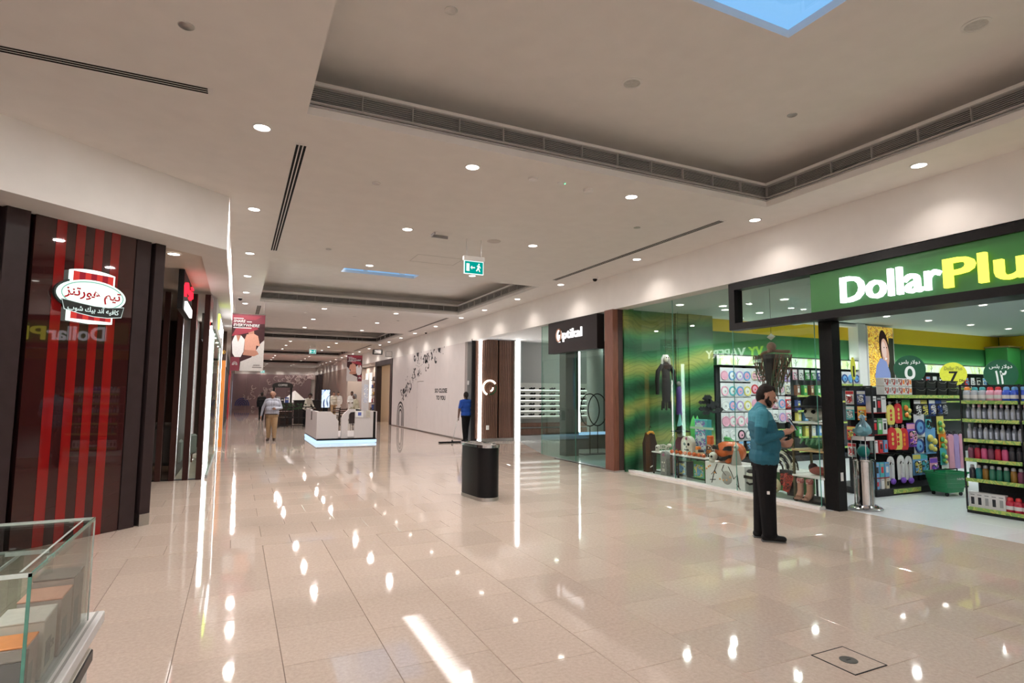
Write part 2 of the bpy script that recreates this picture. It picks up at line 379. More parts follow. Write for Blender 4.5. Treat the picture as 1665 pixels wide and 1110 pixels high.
# downlights
def downlight(label, x, y, z, group, em=LEDS, r=.075):
    t = thing('downlight', label, 'light', (x, y, z), 0, group)
    b = MB(); b.lathe([(r*1.25, 0), (r*1.28, -.006), (r*1.0, -.010), (r*.98, -.004)], 18, cap=False); b.build('trim_ring', TRIMW, t)
    b = MB(); b.lathe([(r*.98, -.0045), (r*.6, -.003), (r*.02, -.002)], 18, cap=False); b.build('lens', em, t)
    return t
dl0 = None; RY = [5.98, 8.78, 11.66]; rows = []
COLX = [(.11, 'café side'), (2.33, 'inner café side'), (4.57, 'inner shop side'), (6.82, 'shop wall')]
idx = {}
yy = [3.7]+[q+12.4*k for k in range(5) for q in (5.98, 8.78, 11.66)]; wallrow = sorted(yy+[14.0+12.4*k for k in range(5)]+[16.33+12.4*k for k in range(4)])
for cx, cn in COLX:
    Y = [q for q in (wallrow if cx in (.11, 6.82) else yy[1:]) if q < 62.5 and not (cx == .11 and q < 5)]
    for i, y in enumerate(Y):
        lab = 'round ceiling downlight, %s from the camera in the %s row' % (ORD[i], cn)
        if dl0 is None: dl0 = downlight(lab, cx, y, ZC, 'recessed downlights in the mall ceiling')
        else: dup(dl0, (cx, y, ZC), 0, lab, 'recessed downlights in the mall ceiling')
        if y < 45 or cx > 6: (disk(cx, y, ZC-.013, DOWN_W*.42) if cx < 6 else spot(cx, y, ZC-.02, DOWN_W*.36, (1, .88, .79), 128, .8))
for x in (.7, 2.3, 3.9, 5.4, 6.8): spot(x, 62.6, ZC-.02, DOWN_W*.4, (1, .88, .79), 128, .8)
for y in (-5, -2.2, .6, 3.4):
    for x in (-6.5, -4, -1.7): disk(x, y, ZC-.013, DOWN_W*.42)
for y in (-6, -3): 
    for x in (1, 3.4, 5.8): disk(x, y, ZC-.013, DOWN_W*.42)
dim = mat('clear_lens', (.62, .62, .6), .15, var=.1)
def upl(label, x, y): return downlight(label, x, y, ZU, 'unlit lamps in the nearest ceiling recess', dim, .085)
upl('unlit round recessed lamp left of the nearest skylight', 3.51, 4.56); upl('unlit round recessed lamp right of the nearest skylight', 5.58, 2.51)
def disc(name, label, cat, x, y, z, r, h, m, group=None):
    b = MB(); b.lathe([(r, 0), (r*.95, -h*.7), (r*.6, -h)], 18, (x, y, z)); return tag(b.build(name, m), label, cat, group)
G_SPK = 'small ceiling speakers'
disc('ceiling_speaker', 'dark round ceiling speaker at top left beside the slot diffuser over the café', 'speaker', -.44, 4.51, ZC, .055, .006, STEEL, G_SPK)
disc('ceiling_speaker', 'dark round ceiling speaker in the nearest recess near its café side edge', 'speaker', 1.47, 4.31, ZU, .055, .006, STEEL, G_SPK)
disc('ceiling_speaker', 'dark round ceiling speaker in the nearest recess near its shop side corner', 'speaker', 5.56, 4.31, ZU, .055, .006, STEEL, G_SPK)
disc('ceiling_speaker', 'dark round ceiling speaker beyond the nearest recess near the black slot diffuser', 'speaker', 1.45, 7.0, ZC, .055, .006, STEEL, G_SPK)
disc('ceiling_speaker', 'dark round ceiling speaker beside the shop side slot diffuser', 'speaker', 5.52, 7.09, ZC, .055, .006, STEEL, G_SPK)
disc('sprinkler', 'small dark sprinkler plate before the second recess', 'sprinkler', 1.39, 10.68, ZC, .05, .012, STEEL)
disc('loudspeaker', 'wide pale round ceiling loudspeaker beside the hanging exit sign', 'speaker', 3.85, 8.83, ZC, .12, .008, mat('pale_grey', (.5, .46, .43), .6))
disc('motion_sensor', 'small square motion sensor, café side one of three ceiling devices in a row', 'sensor', 3.12, 5.99, ZC, .06, .03, TRIMW)
o = disc('emergency_light', 'round emergency light with a green indicator, middle of three ceiling devices', 'light', 3.5, 5.96, ZC, .055, .02, TRIMW)
b = MB(); b.ball((3.53, 5.93, ZC-.018), .008); b.build('indicator', emis('green_led', (.1, 1, .3), 4), o)
disc('smoke_detector', 'white smoke detector in a row of three ceiling devices, the one nearest the shops', 'detector', 3.92, 6.01, ZC, .06, .045, TRIMW)
for i, (x, y) in enumerate(((1.3, 13.6), (5.2, 13.4), (1.9, 19.6), (3.5, 19.8), (5.1, 20.2), (1.2, 32.2), (4, 32.5))):
    disc('ceiling_sensor', 'small pale sensor disc on the ceiling, %s of those beyond the second recess' % ORD[i], 'sensor', x, y, ZC if i > 1 else ZU, .05, .02, TRIMW, 'small ceiling sensors farther along')
# access panel and vent
v = thing('return_vent', 'small square vent flap hanging open in the ceiling beside the exit sign', 'vent', (2.9, 8.8, ZC))
b = MB(); b.box(-.16, .16, -.1, .1, -.006, -.001); b.build('frame', TRIMW, v)
b = MB(); b.box(-.14, .14, .07, .095, -.05, -.006); b.box(-.15, -.13, -.09, .09, -.04, -.006); b.build('louver', mat('louver_grey', (.25, .24, .24), .5), v)
ap = thing('access_panel', 'flush white access panel outlined in the ceiling beyond the exit sign', 'panel', (3.4, 10.6, ZC))
for q in ((-.45, .45, -.3, -.294), (-.45, .45, .294, .3), (-.45, -.444, -.3, .3), (.444, .45, -.3, .3)):
    b = MB(); b.box(*q, -.003, -.0005); b.build('edge_bead', GRIL, ap)
# dome cameras
def dome(label, x, y, z):
    t = thing('dome_camera', label, 'camera', (x, y, z), 0, 'black dome cameras')
    b = MB(); b.lathe([(.075, 0), (.075, -.03), (.06, -.045)], 18); b.build('housing', TRIMW, t)
    b = MB(); b.ball((0, 0, -.05), .052); b.build('dome', BLACK, t)
dome('small black dome camera on the ceiling above the eyewear shop fascia', 7.05, 10.56, ZC)
dome('small black dome camera on the ceiling above the red banner', -.02, 17.2, ZC)
dome('tiny black dome camera far along above the white hoarding', 7.05, 23.2, ZC)
# emergency exit signs
EXG = emis('exit_green', (.0, .36, .30), 1.0); EXW = emis('exit_white', (.85, 1, .95), 1.15)
def exit_sign(label, x, y, rods, top, s=1.0):
    t = thing('exit_sign', label, 'sign', (x, y, ZC), 0, 'green emergency exit signs')
    if rods:
        for dx in (-.13, .13):
            b = MB(); b.cyl((dx*s, 0, -rods), .007, rods, 8); b.build('rod', STEEL, t)
    b = MB(); z = -rods
    b.bbox(-.19*s, .19*s, -.035, .035, z-.075*s, z, .006); b.build('housing', TRIMW, t)
    b = MB(); b.box(-.175*s, .175*s, -.012, .012, z-.30*s, z-.075*s); b.build('panel', EXW, t)
    b = MB(); b.box(-.162*s, .162*s, -.0135, .0135, z-.288*s, z-.088*s); b.build('green_face', EXG, t)
    b = MB(); f = -.015; zc = z-.188*s
    def P(pts): b.prism([(q[0]*s, zc+q[1]*s) for q in pts], f, f+.0015, 'y')
    P([(-.135, -.065), (-.08, -.065), (-.08, .065), (-.135, .065)])
    P([(-.062, 0), (-.032, .035), (-.032, .01), (.02, .01), (.02, -.01), (-.032, -.01), (-.032, -.035)])
    P([(.078, .05), (.098, .05), (.105, .068), (.09, .08), (.075, .068)])
    P([(.05, .02), (.06, .045), (.1, .045), (.125, .0), (.115, -.005), (.1, .02), (.095, -.01), (.115, -.06), (.1, -.065), (.078, -.025), (.055, -.06), (.035, -.05), (.06, -.01), (.07, .025)])
    b.build('pictogram', EXW, t)
exit_sign('green running man exit sign hanging on two rods from the ceiling between the recesses', 3.5, 8.87, .30, 0)
exit_sign('smaller looking green exit sign hanging beyond the third recess', 3.66, 33, .15, 0)
exit_sign('tiny green exit sign hanging in front of the end wall', 2.1, 58, .45, 0)
# ------------------------------------------------------------------ café on the left: striped wall with posts
AW = Vector((-.92, 8.49, 0)); D3 = Vector((D.x, D.y, 0)); N3 = Vector((D.y, -D.x, 0))      # N3 points to the mall
def wallspace(): 
    t = Matrix((D3, -N3, Vector((0, 0, 1)))).transposed().to_4x4(); t.translation = AW; return t   # local x along wall, y into wall, z up
WS = wallspace(); FW = FR(AW, D3)
STR_D = mat('stripe_brown', (.030, .008, .008), .02, scale=2, var=.05, spec=.6); STR_R = mat('stripe_red', (.19, .008, .008), .02, scale=2, var=.03, spec=.6)
cw = thing('cafe_wall', 'dark brown café wall panel with four vertical red stripes and thick posts', 'wall panel', AW)
def WB(): b = MB(); b.T = WS; return b
b = WB(); b.box(-1.42, -.36, .0, .10, .0, 3.56); b.build('panel', STR_D, cw, True)
for a, c in ((-1.222, -1.122), (-1.025, -.930), (-.831, -.735), (-.647, -.548)):
    b = WB(); b.box(a, c, -.004, 0, .0, 3.555); b.build('stripe', STR_R, cw, True)
b = WB(); b.box(-5.5, .0, .10, .16, 0, 3.56); b.build('back_panel', BRONZE, cw, True)
for a, c, y0, z0 in ((-.345, -.165, .0, .0), (-.12, .01, -.02, .14), (-1.70, -1.49, -.05, 0), (-2.02, -1.83, -.05, 0), (-2.34, -2.15, -.05, 0), (-2.66, -2.47, -.05, 0), (-2.98, -2.79, -.05, 0), (-3.3, -3.11, -.05, 0)):
    b = WB(); b.bbox(a, c, y0, y0+.15, z0, 3.56, .004); b.build('post', BRONZE, cw, True)
b = WB(); b.box(-.118, .008, -.022, .128, 0, .14); o = b.build('post_foot', STEEL, cw, True)
# backlit oval sign
SIGW = emis('sign_white', (.80, 1, .90), 1.6); SIGR = emis('sign_red', (.75, .06, .05), .95); SIGR2 = emis('sign_red_dark', (.42, .03, .045), .8); SIGK = mat('sign_dark', (.03, .035, .035), .4)
SIGRR = emis('sign_script_red', (.55, .02, .03), .8); RIBW = emis('sign_letter_white', (.8, .95, .9), 1.0)
cs = thing('cafe_sign', 'backlit oval café sign with red Arabic script over a striped red shield', 'sign', tuple(AW+D3*-.85+Vector((0, 0, 2.4))))
def arc(x0, x1, z, h, n=12): return [(x0+(x1-x0)*i/n, z+h*(1-(2*i/n-1)**2)) for i in range(n+1)]
def shield(e): return [(-1.065-e, 2.42-e), (-.85, 2.405-e), (-.637+e, 2.42-e)]+arc(-.637+e, -1.065-e, 2.95+e, .03)
b = WB(); b.prism(shield(.018), -.07, -.02, 'y'); b.build('shield_border', SIGW, cs, True)
for k in range(7):
    x0 = -1.062+.0604*k; b = WB(); b.prism([(x0, 2.425), (x0+.0604, 2.425), (x0+.0604, 2.955), (x0, 2.955)], -.075, -.069, 'y'); b.build('shield_stripe', SIGR if k % 2 == 0 else SIGR2, cs, True)
def oval(rx, rz, n=40): return [(-.853+rx*cos(2*pi*k/n), 2.705+rz*sin(2*pi*k/n)) for k in range(n)]
b = WB(); b.prism(oval(.375, .195), -.05, -.01, 'y'); b.build('oval_backing', SIGK, cs, True)
b = WB(); b.prism(oval(.355, .172), -.095, -.05, 'y'); b.build('oval_face', SIGW, cs, True)
b = WB(); b.tube([(p[0], -.096, p[1]) for p in oval(.325, .148)], .006, 6, True); b.build('oval_ring', emis('sign_mint', (.25, .55, .42), 1.0), cs, True)
rib = [(-1.18, 2.625), (-1.0, 2.60), (-.85, 2.585), (-.7, 2.585), (-.525, 2.61), (-.55, 2.49), (-.7, 2.465), (-.85, 2.465), (-1.0, 2.485), (-1.15, 2.515)]
b = WB(); b.prism(rib[::-1], -.115, -.096, 'y'); b.build('ribbon', SIGK, cs, True)
b = WB(); b.tube([(p[0], -.113, p[1]) for p in rib], .0045, 6, True); b.build('ribbon_edge', RIBW, cs, True)
text('script', '\uFEB0\uFEE8\uFE97\uFEAD\uFEEE\uFEEB \uFEE2\uFEF4\uFE97', -1.15, 2.62, .59, .15, SIGRR, .004, .02, FR(AW+N3*.0965, D3), cs)
text('ribbon_lettering', '\uFE8F\uFEEE\uFEB7 \uFEDA\uFEF4\uFE91 \uFEAA\uFEE7\uFE81 \uFEEA\uFEF4\uFED3\uFE8E\uFEDB', -1.12, 2.495, .54, .085, RIBW, .003, .01, FR(AW+N3*.1155, D3), cs)
# café front screen of posts, and the room behind it
scr = thing('post_screen', 'row of dark brown full height posts screening the café', 'screen', (-1.6, 12.45, 0))
SHEEN = mat('post_metal_edge', (.5, .48, .47), .22, 1)
p0 = e0 = None
for i in range(9):
    x = -.57-.22*i
    if p0 is None:
        b = MB(); b.bbox(-.05, .045, -.06, .12, .0, 3.495, .004); p0 = o = b.build('post', mat('post_brown', (.035, .014, .012), .4), scr); b = MB(); b.box(.045, .05, -.055, .11, 0, 3.49); b.build('edge_strip', SHEEN, o)
    else:
        o = p0.copy(); COL.objects.link(o); o.parent = scr; c = p0.children[0].copy(); COL.objects.link(c); c.parent = o
    o.location = (x+1.6, 0, 0)
b = MB(); b.box(-4, 1.08, -.02, .1, -.001, .012); b.build('sill', BLACKM, scr)
cwal = MB(); cwal.box(-6, -.52, 18.0, 18.2, 0, 3.6); cwal.box(-6.2, -6, 8, 18.2, 0, 3.6); cwal.box(-1.02, -.99, 12.6, 17.9, 0, 3.49); struct(cwal.build('wall_cafe', mat('cafe_wall_paint', (.06, .035, .03), .6)))
bd = MB(); bd.box(-6, -.53, 17.95, 18.0, 0, .14); struct(bd.build('baseboard_cafe', mat('grey_skirting', (.3, .28, .27), .5)))
ARM = mat('grey_upholstery', (.16, .15, .145), .85, bump=.1)
def armchair(label, x, y, rz):
    t = thing('armchair', label, 'chair', (x, y, 0), rz, 'café armchairs')
    b = MB(); b.bbox(-.33, .33, -.3, .3, .18, .44, .04); b.build('seat', ARM, t)
    b = MB(); b.bbox(-.36, .36, .24, .38, .2, .95, .05); b.build('backrest', ARM, t)
    for s in (-1, 1): b = MB(); b.bbox(s*.30, s*.40, -.3, .3, .2, .66, .04); b.build('arm', ARM, t)
    for sx in (-1, 1):
        for sy in (-1, 1): b = MB(); b.cyl((sx*.3, sy*.27, 0), .02, .2, 8); b.build('leg', REDWOOD, t)
armchair('grey upholstered café armchair seen between the posts, the nearer one', -1.35, 13.6, pi); armchair('grey upholstered café armchair seen between the posts, the farther one', -1.25, 15.4, pi*.9)
mb_ = thing('menu_board', 'dark café board with tall white lettering behind the posts', 'board', (-2.05, 14.5, 1.4))
b = MB(); b.bbox(-.5, .5, 0, .05, -.2, 1.9, .01); b.build('panel', BLACKM, mb_)
text('lettering', 'COFFEE SINCE 64', -.2, .1, 1.65, .26, emis('board_white', (.8, .78, .75), .6), .004, .01, FR((0, -.006, 0), (0, 0, 1), (-1, 0, 0)), mb_, world=False)
LAMPW = emis('warm_lamp', (1, .8, .55), 3)
for i, (x, y, z) in enumerate(((-1.9, 14.2, 2.25), (-1.75, 14.0, 1.35))):
    l = thing('table_lamp' if i else 'pendant_lamp', 'small warm glowing lamp deep in the café between the posts, the %s one' % ('lower', 'upper')[1-i], 'lamp', (x, y, z))
    b = MB(); b.lathe([(.05, 0), (.09, .08), (.07, .16)], 14); b.build('lamp_shade', LAMPW, l); b = MB(); b.cyl((0, 0, .16), .01, 3.55-z-.16, 6); b.build('cord', BLACKM, l)
REDL = emis('red_sign_glow', (1, .015, .03), 3.2, True); WHL = emis('white_sign_glow', (1, .97, .95), 4, True)
def blade(label, x, y0, y1, z0, z1):
    t = thing('projecting_sign', label, 'sign', (x, y0, z0), 0, 'red lit café signs')
    b = MB(); b.box(-.10, -.02, 0, y1-y0, -.02, z1-z0+.03); b.build('backing', BLACKM, t)
    text('lettering', '\uFEE2\uFEF4\uFE97', 0, .2, y1-y0-.1, z1-z0-.22, REDL, .03, .0, FR((-.019, .05, 0), (0, 1, 0)), t, world=False)
    b = MB(); b.box(-.02, .015, .3, y1-y0-.25, .0, .14); b.build('light_box', WHL, t)
blade('red glowing script sign on a black blade under the café soffit', -.80, 10.3, 12.0, 2.95, 3.52)
blade('smaller looking red glowing sign seen between the café posts', -.62, 13.6, 15.0, 2.75, 3.25)
def cdl(x, y, lab): dup(dl0, (x, y, 3.557), 0, lab, 'downlights in the café soffit'); spot(x, y, 3.54, 40, (1, .8, .62))
cdl(-.88, 9.21, 'bright round downlight in the café soffit beside the dark wall posts'); cdl(-.88, 13.17, 'round downlight in the café soffit behind the red sign'); cdl(-2.6, 11, 'round downlight in the café soffit hidden deep inside'); cdl(-2.2, 15.5, 'round downlight at the back of the café')

# ------------------------------------------------------------------ vape shop and the fronts farther along the left side
vs = thing('vape_storefront', 'glass storefront with bright white light column beyond the café posts', 'storefront', (-.45, 12.5, 0))
b = MB(); b.box(-.30, -.17, 5.25, 5.29, 0, 3.45); b.build('light_column', LED, vs); b = MB(); b.box(-.37, -.16, 5.29, 5.35, 0, 3.45); b.build('jamb', GREYP, vs)
b = MB(); b.box(.03, .035, 5.57, 5.63, 0, 3.4); b.build('light_column', LED, vs); b = MB(); b.box(-.03, .03, 5.55, 5.65, 0, 3.45); b.build('jamb', GREYP, vs)
for i in range(3):
    b = MB(); b.box(-.006, .006, .1+1.75*i, .1+1.75*(i+1)-.01, .06, 2.85); b.build('pane', GLASSG, vs)
b = MB(); b.box(-.03, .02, .05, 5.35, 0, .06); b.box(-.03, .03, .05, 5.35, 2.85, 3.45); b.build('frame', GREYP, vs)
FV = FR((-.415, 0, 0), (0, 1, 0))
text('lettering', 'VAPERY', 14.35, 2.98, 1.85, .30, emis('vape_white', (1, 1, 1), 6), .03, .01, FV, vs); text('lettering', 'VY', 13.6, 2.98, .62, .30, emis('vape_lime', (.55, .8, .05), 6), .03, .02, FV, vs)
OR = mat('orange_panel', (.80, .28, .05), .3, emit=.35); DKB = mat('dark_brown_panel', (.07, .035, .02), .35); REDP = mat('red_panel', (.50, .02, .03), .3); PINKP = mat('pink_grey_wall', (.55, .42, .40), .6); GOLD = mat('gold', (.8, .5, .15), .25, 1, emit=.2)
def front(name, label, y0, y1, m, x=-.47, header=None, kind='storefront'):
    t = thing(name, label, kind, (x, y0, 0)); n = max(1, int((y1-y0)/1.5)); w = (y1-y0)/n; d = None
    for i in range(n):
        if d is None: b = MB(); b.bbox(-.05, .02, .006, w-.006, 0, 2.75, .004); o = d = b.build('panel', m, t)
        else: o = d.copy(); COL.objects.link(o); o.parent = t
        o.location = (0, w*i, 0)
    b = MB(); b.bbox(-.05, .05, 0, y1-y0, 2.75, 3.494, .004); b.build('header', header or m, t)
    return t
front('silver_storefront', 'pale grey framed shopfront between the vape shop and the orange fin', 18.2, 19.0, GREYP)
f1 = front('brown_storefront', 'dark brown shopfront behind the narrow orange fin on the left', 19.0, 25.3, DKB, -.55)
of_ = thing('orange_fin', 'narrow orange shop fin with a gold emblem on its brown head', 'shopfront', (-.415, 19.6, 0)); b = MB(); b.bbox(-.075, .075, 0, .12, 0, 2.6, .004); b.build('panel', OR, of_); b = MB(); b.bbox(-.08, .08, -.01, .13, 2.6, 3.49, .004); b.build('head', DKB, of_); b = MB(); b.lathe([(.02, 0), (.065, -.012), (.05, -.03), (.02, -.02)], 18, (0, -.01, 2.85), True, 'y'); b.build('emblem', GOLD, of_)
front('white_storefront', 'bright white framed shopfront beyond the orange fin on the left', 25.4, 28.5, TRIMW, -.5); front('black_storefront', 'black panelled shopfront on the left before the red front', 28.6, 40.6, BLACKM, -.5)
front('red_storefront', 'red panelled shopfront far down the left side', 40.7, 47, REDP, -.46); front('pink_storefront', 'pinkish grey panelled front nearest the end wall on the left', 47.1, 63, PINKP, -.44)
# hanging banners
def banner(label, x0, x1, y, z0, z1, flip):
    t = thing('hanging_banner', label, 'banner', ((x0+x1)/2, y, z0), 0, 'hanging mall banners'); w, h = x1-x0, z1-z0; X0 = -w/2
    MAR = mat('banner_maroon', (.17, .012, .03), .5); CRM = mat('banner_cream', (.62, .58, .56), .6); SKI = mat('banner_skin', (.48, .22, .15), .6); PCH = mat('banner_peach', (.66, .33, .24), .6); HAT = mat('banner_crimson', (.30, .015, .04), .5); WT = mat('banner_white', (.85, .82, .82), .6)
    b = MB(); b.box(X0, -X0, -.003, .003, 0, h); b.build('cloth', mat('banner_dark', (.05, .02, .022), .6), t)
    def shp(name, pts, m, lay): 
        b = MB(); b.prism([(X0+(1-p[0] if flip else p[0])*w, p[1]*h) for p in (pts[::-1] if flip else pts)], -.004-.0007*lay, -.003-.0007*(lay-1), 'y'); b.build(name, m, t)
    shp('top_band', [(0, .80), (1, .84), (1, 1), (0, 1)], MAR, 1); shp('sheen', [(0, .90), (.7, .90), (.9, .97), (0, .97)], HAT, 2)
    shp('counter', [(.28, 0), (1, 0), (1, .55), (.9, .5), (.62, .24), (.3, .16)], CRM, 1)
    shp('dress_figure', [(.05, .3), (.12, .24), (.3, .24), (.38, .34), (.4, .55), (.28, .62), (.1, .62), (.02, .5)], WT, 2); shp('neckline', [(.2, .5), (.28, .62), (.14, .62)], SKI, 3)
    shp('peach_figure', [(.4, .36), (.75, .36), (.76, .45), (.88, .44), (.8, .62), (.66, .66), (.45, .64), (.4, .55)], PCH, 3); shp('arms', [(.36, .28), (.7, .26), (.85, .30), (.78, .36), (.4, .37)], SKI, 4)
    shp('brim', [(.0, .60), (.45, .66), (.8, .74), (.78, .77), (.5, .78), (.12, .74)], HAT, 5); shp('head_shade', [(.5, .64), (.68, .66), (.66, .74), (.52, .72)], SKI, 4)
    shp('emblem_block', [(0, 0), (.27, 0), (.27, .24), (0, .24)], MAR, 5)
    for k in range(3):
        pts = [(X0+((1-.135) if flip else .135)*w+(.075-.022*k)*w*cos(a*pi/8)*1.0, h*.10+(.07-.02*k)*w*1.6*sin(a*pi/8)) for a in range(9)]
        b = MB(); b.tube([(p[0], -.0085, p[1]) for p in pts], .006, 5); b.build('arch_emblem', WT, t)
    F = FR((X0, -.0095, 0), (1, 0, 0)); q = .1 if flip else .04
    text('lettering', 'SHARE', q*w, .845*h, .36*w, .05*h, WT, .002, .02, F, t, world=False, shear=.2); text('lettering', 'EVERYWHERE', q*w, .775*h, .80*w, .05*h, WT, .002, .02, F, t, world=False, shear=.2)
    for (a, z, ww) in ((.04, .91, .3), (.44, .855, .15), (.04, .745, .55)): b = MB(); b.box(X0+a*w, X0+(a+ww)*w, -.0095, -.0085, z*h, (z+.014)*h); b.build('small_print', WT, t)
    DK = mat('banner_ink', (.08, .06, .06), .6); b = MB()
    for k in range(4): b.tube([(X0+w*(.72+.05*k)+.02*cos(a*pi/6), -.0085, h*.085+.045*sin(a*pi/6)) for a in range(7)], .005, 5)
    b.box(X0+w*.66, X0+w*.95, -.0088, -.0085, h*.06, h*.07); b.build('small_logo', DK, t)
    for s in (-.45, .45): b = MB(); b.cyl((s*w, 0, h), .003, (4.79 if 24.6 < y < 30 else ZC)-z1-.005, 6); b.build('wire', STEEL, t)
    b = MB(); b.cyl((X0-.01, 0, h), .012, w+.02, 8, 'x'); b.build('rail', STEEL, t)
banner('maroon and cream banner with two figures in crimson hats hanging at the left', -.19, .64, 17.5, 2.22, 3.8, False)
banner('maroon banner hanging farther away at the right beside the white hoarding', 4.67, 5.38, 28.0, 2.2, 3.45, True)

# ------------------------------------------------------------------ end wall hoarding
PUR = mat('hoarding_mauve', (.33, .23, .25), .45); eh = thing('end_hoarding', 'mauve hoarding closing the far end with pale arches and a blue emblem', 'hoarding', (3.3, 63.1, 0))
for i in range(6): b = MB(); b.bbox(-3.68+1.225*i, -3.68+1.225*(i+1)-.01, -.05, .04, 0, 3.49, .01); b.build('panel', PUR, eh)
PALE = mat('print_pale', (.75, .64, .64), .5); BLU = mat('print_blue', (.05, .07, .28), .4); b = MB(); rr = random.Random(5)
for i in range(70):
    u = rr.random(); x = -2.2+6.0*u+rr.gauss(0, .35); z = min(3.3, 1.2+2.6*u+rr.gauss(0, .45)); r = .1+.12*rr.random(); a0 = rr.random()*6
    b.tube([(x+r*cos(a0+k*.55), -.056, z+r*sin(a0+k*.55)) for k in range(8)], .05, 4)
b.build('pale_print', PALE, eh, kind='stuff'); b = MB()
for k in range(4): b.tube([(-2.75+(.62-.17*k)*cos(a*pi/8), -.056, .35+(.75-.17*k)*sin(a*pi/8)) for a in range(9)], .05, 5)
b.build('arch_emblem', BLU, eh)
# ------------------------------------------------------------------ right side: white hoarding
HW = mat('hoarding_white', (.72, .665, .655), .35, var=.02, scale=3); INK = mat('print_black', (.02, .02, .022), .5)
ho = thing('white_hoarding', 'white hoarding with SO CLOSE TO YOU lettering and scattered black arches', 'hoarding', (7.33, 24.6, 0))
ho_y = [19.3, 21.0, 22.7, 24.4]
for a, c in ((19.3, 21.0), (21.0, 22.7), (22.7, 24.32), (25.28, 27.0), (27.0, 28.5), (28.5, 29.9)): b = MB(); b.bbox(7.325, 7.42, a+.002, c-.002, .04, 3.478, .003); b.build('panel', HW, ho, True)
b = MB(); b.bbox(7.325, 7.42, 24.322, 25.278, 2.18, 3.478, .003); b.build('panel', HW, ho, True)
b = MB(); b.bbox(7.33, 7.42, 24.332, 25.268, .04, 2.165, .003); d_ = b.build('door', HW, ho, True)
b = MB(); b.cyl((7.33, 25.18, 1.02), .012, -.05, 10, 'x'); b.box(7.275, 7.29, 25.07, 25.19, 1.01, 1.03); o = b.build('handle', STEEL, None); o.parent = d_; o.matrix_parent_inverse = ho.matrix_basis.inverted()
b = MB(); b.box(7.318, 7.42, 19.3, 29.9, 0, .04); b.build('base_rail', STEEL, ho, True)
b = MB(); b.box(7.42, 7.62, 19.28, 19.33, 0, 3.55); b.build('end_panel', GREYP, ho, True)
FH = FR((7.3225, 0, 0), (0, -1, 0))
text('lettering', 'SO CLOSE', -22.70, 1.67, 1.52, .175, INK, .002, .03, FH, ho); text('lettering', 'TO YOU', -22.50, 1.385, 1.13, .175, INK, .002, .03, FH, ho)
def ring(b, y, z, r, a0, a1, w, X=7.3235, n=8):
    """flat printed arc"""
    v = []; 
    for k in range(n+1):
        a = a0+(a1-a0)*k/n
        for q in (r-w/2, r+w/2): v.append((X, y-q*cos(a), z+q*sin(a)))
    b.add(v, [(2*k, 2*k+1, 2*k+3, 2*k+2) for k in range(n)])
b = MB()
for r, w in ((.60, .10), (.42, .09), (.24, .10)):
    ring(b, 28.12, .60, r, 0, pi, w, n=14)
    for s in (-1, 1): b.box(7.3228, 7.3238, 28.12+s*r-w/2, 28.12+s*r+w/2, .06, .60)
b.build('arch_logo', INK, ho, True)
rr = random.Random(11); big = [(25.74, 3.27), (22.65, 3.05), (25.66, 2.62), (25.17, 2.63), (27.09, 2.33), (26.39, 1.96), (23.3, 3.2), (24.2, 3.15), (23.9, 2.9), (27.6, 1.7), (27.2, 1.9)]
for i in range(95):
    if i < len(big): y, z, r = big[i][0], big[i][1], .17
    else:
        u = rr.random(); z = 1.35+2.1*u; yc = 28.0-4.6*u**1.25; y = yc+rr.gauss(0, .25+.75*u); r = .05+.09*rr.random()
        if y < 21.4 or y > 28.3 or z-r < 1.3: continue
    if z+r > 3.47: z = 3.47-r
    b = MB(); a0 = rr.random()*5
    if rr.random() < .72: ring(b, y, z, r*.8, a0, a0+2.0+2.2*rr.random(), r*.6)
    else: ring(b, y, z, r, a0, a0+.35, r*.5, n=2); ring(b, y+.03, z-.1, r*.7, a0+2, a0+2.4, r*.5, n=2)
    b.build('printed_arch', INK, ho, True)
for y in (25.3, 22.22): b = MB(); ring(b, y, 3.475, .09, pi, 2*pi, .18); b.build('printed_arch', INK, ho, True)

# ------------------------------------------------------------------ eyewear shop
OG = mat('eyewear_grey', (.40, .41, .40), .55, var=.03); OGD = mat('eyewear_dark_column', (.07, .072, .072), .35)
opt = thing('eyewear_walnut_wall', 'walnut slatted wall with a glowing ring and white light columns beside the eyewear shop', 'wall panel', (8.2, 18.55, 0))
def slatwall(x0, x1, n):
    w = (x1-x0)/n; b = MB(); b.box(x0-.12, x1+.06, 18.60, 18.64, 0, 3.54); b.build('backing', BLACKM, opt, True); d = None
    for i in range(n):
        if d is None: b = MB(); b.bbox(-w/2+.006, w/2-.006, -.02, .05, .10, 3.54, .006); o = d = b.build('slat', WALNUT, opt)
        else: o = d.copy(); COL.objects.link(o); o.parent = opt
        o.location = (x0+w*(i+.5)-8.2, 0, 0)
slatwall(7.66, 8.28, 9); slatwall(8.33, 8.93, 9); slatwall(7.44, 7.54, 1)
b = MB(); b.box(7.5, 8.95, 18.545, 18.66, 0, .10); b.build('skirting', STEEL, opt, True)
for x, y in ((7.60, 18.52), (9.02, 18.42)): b = MB(); b.box(x-.045, x+.045, y-.03, y+.03, 0, 3.54); b.build('light_column', LED, opt, True)
b = MB(); b.box(8.90, 9.14, 18.455, 18.8, 0, 3.54); b.build('grey_jamb', OG, opt, True)
HALO = emis('halo_light', (1, .86, .70), 4, True)
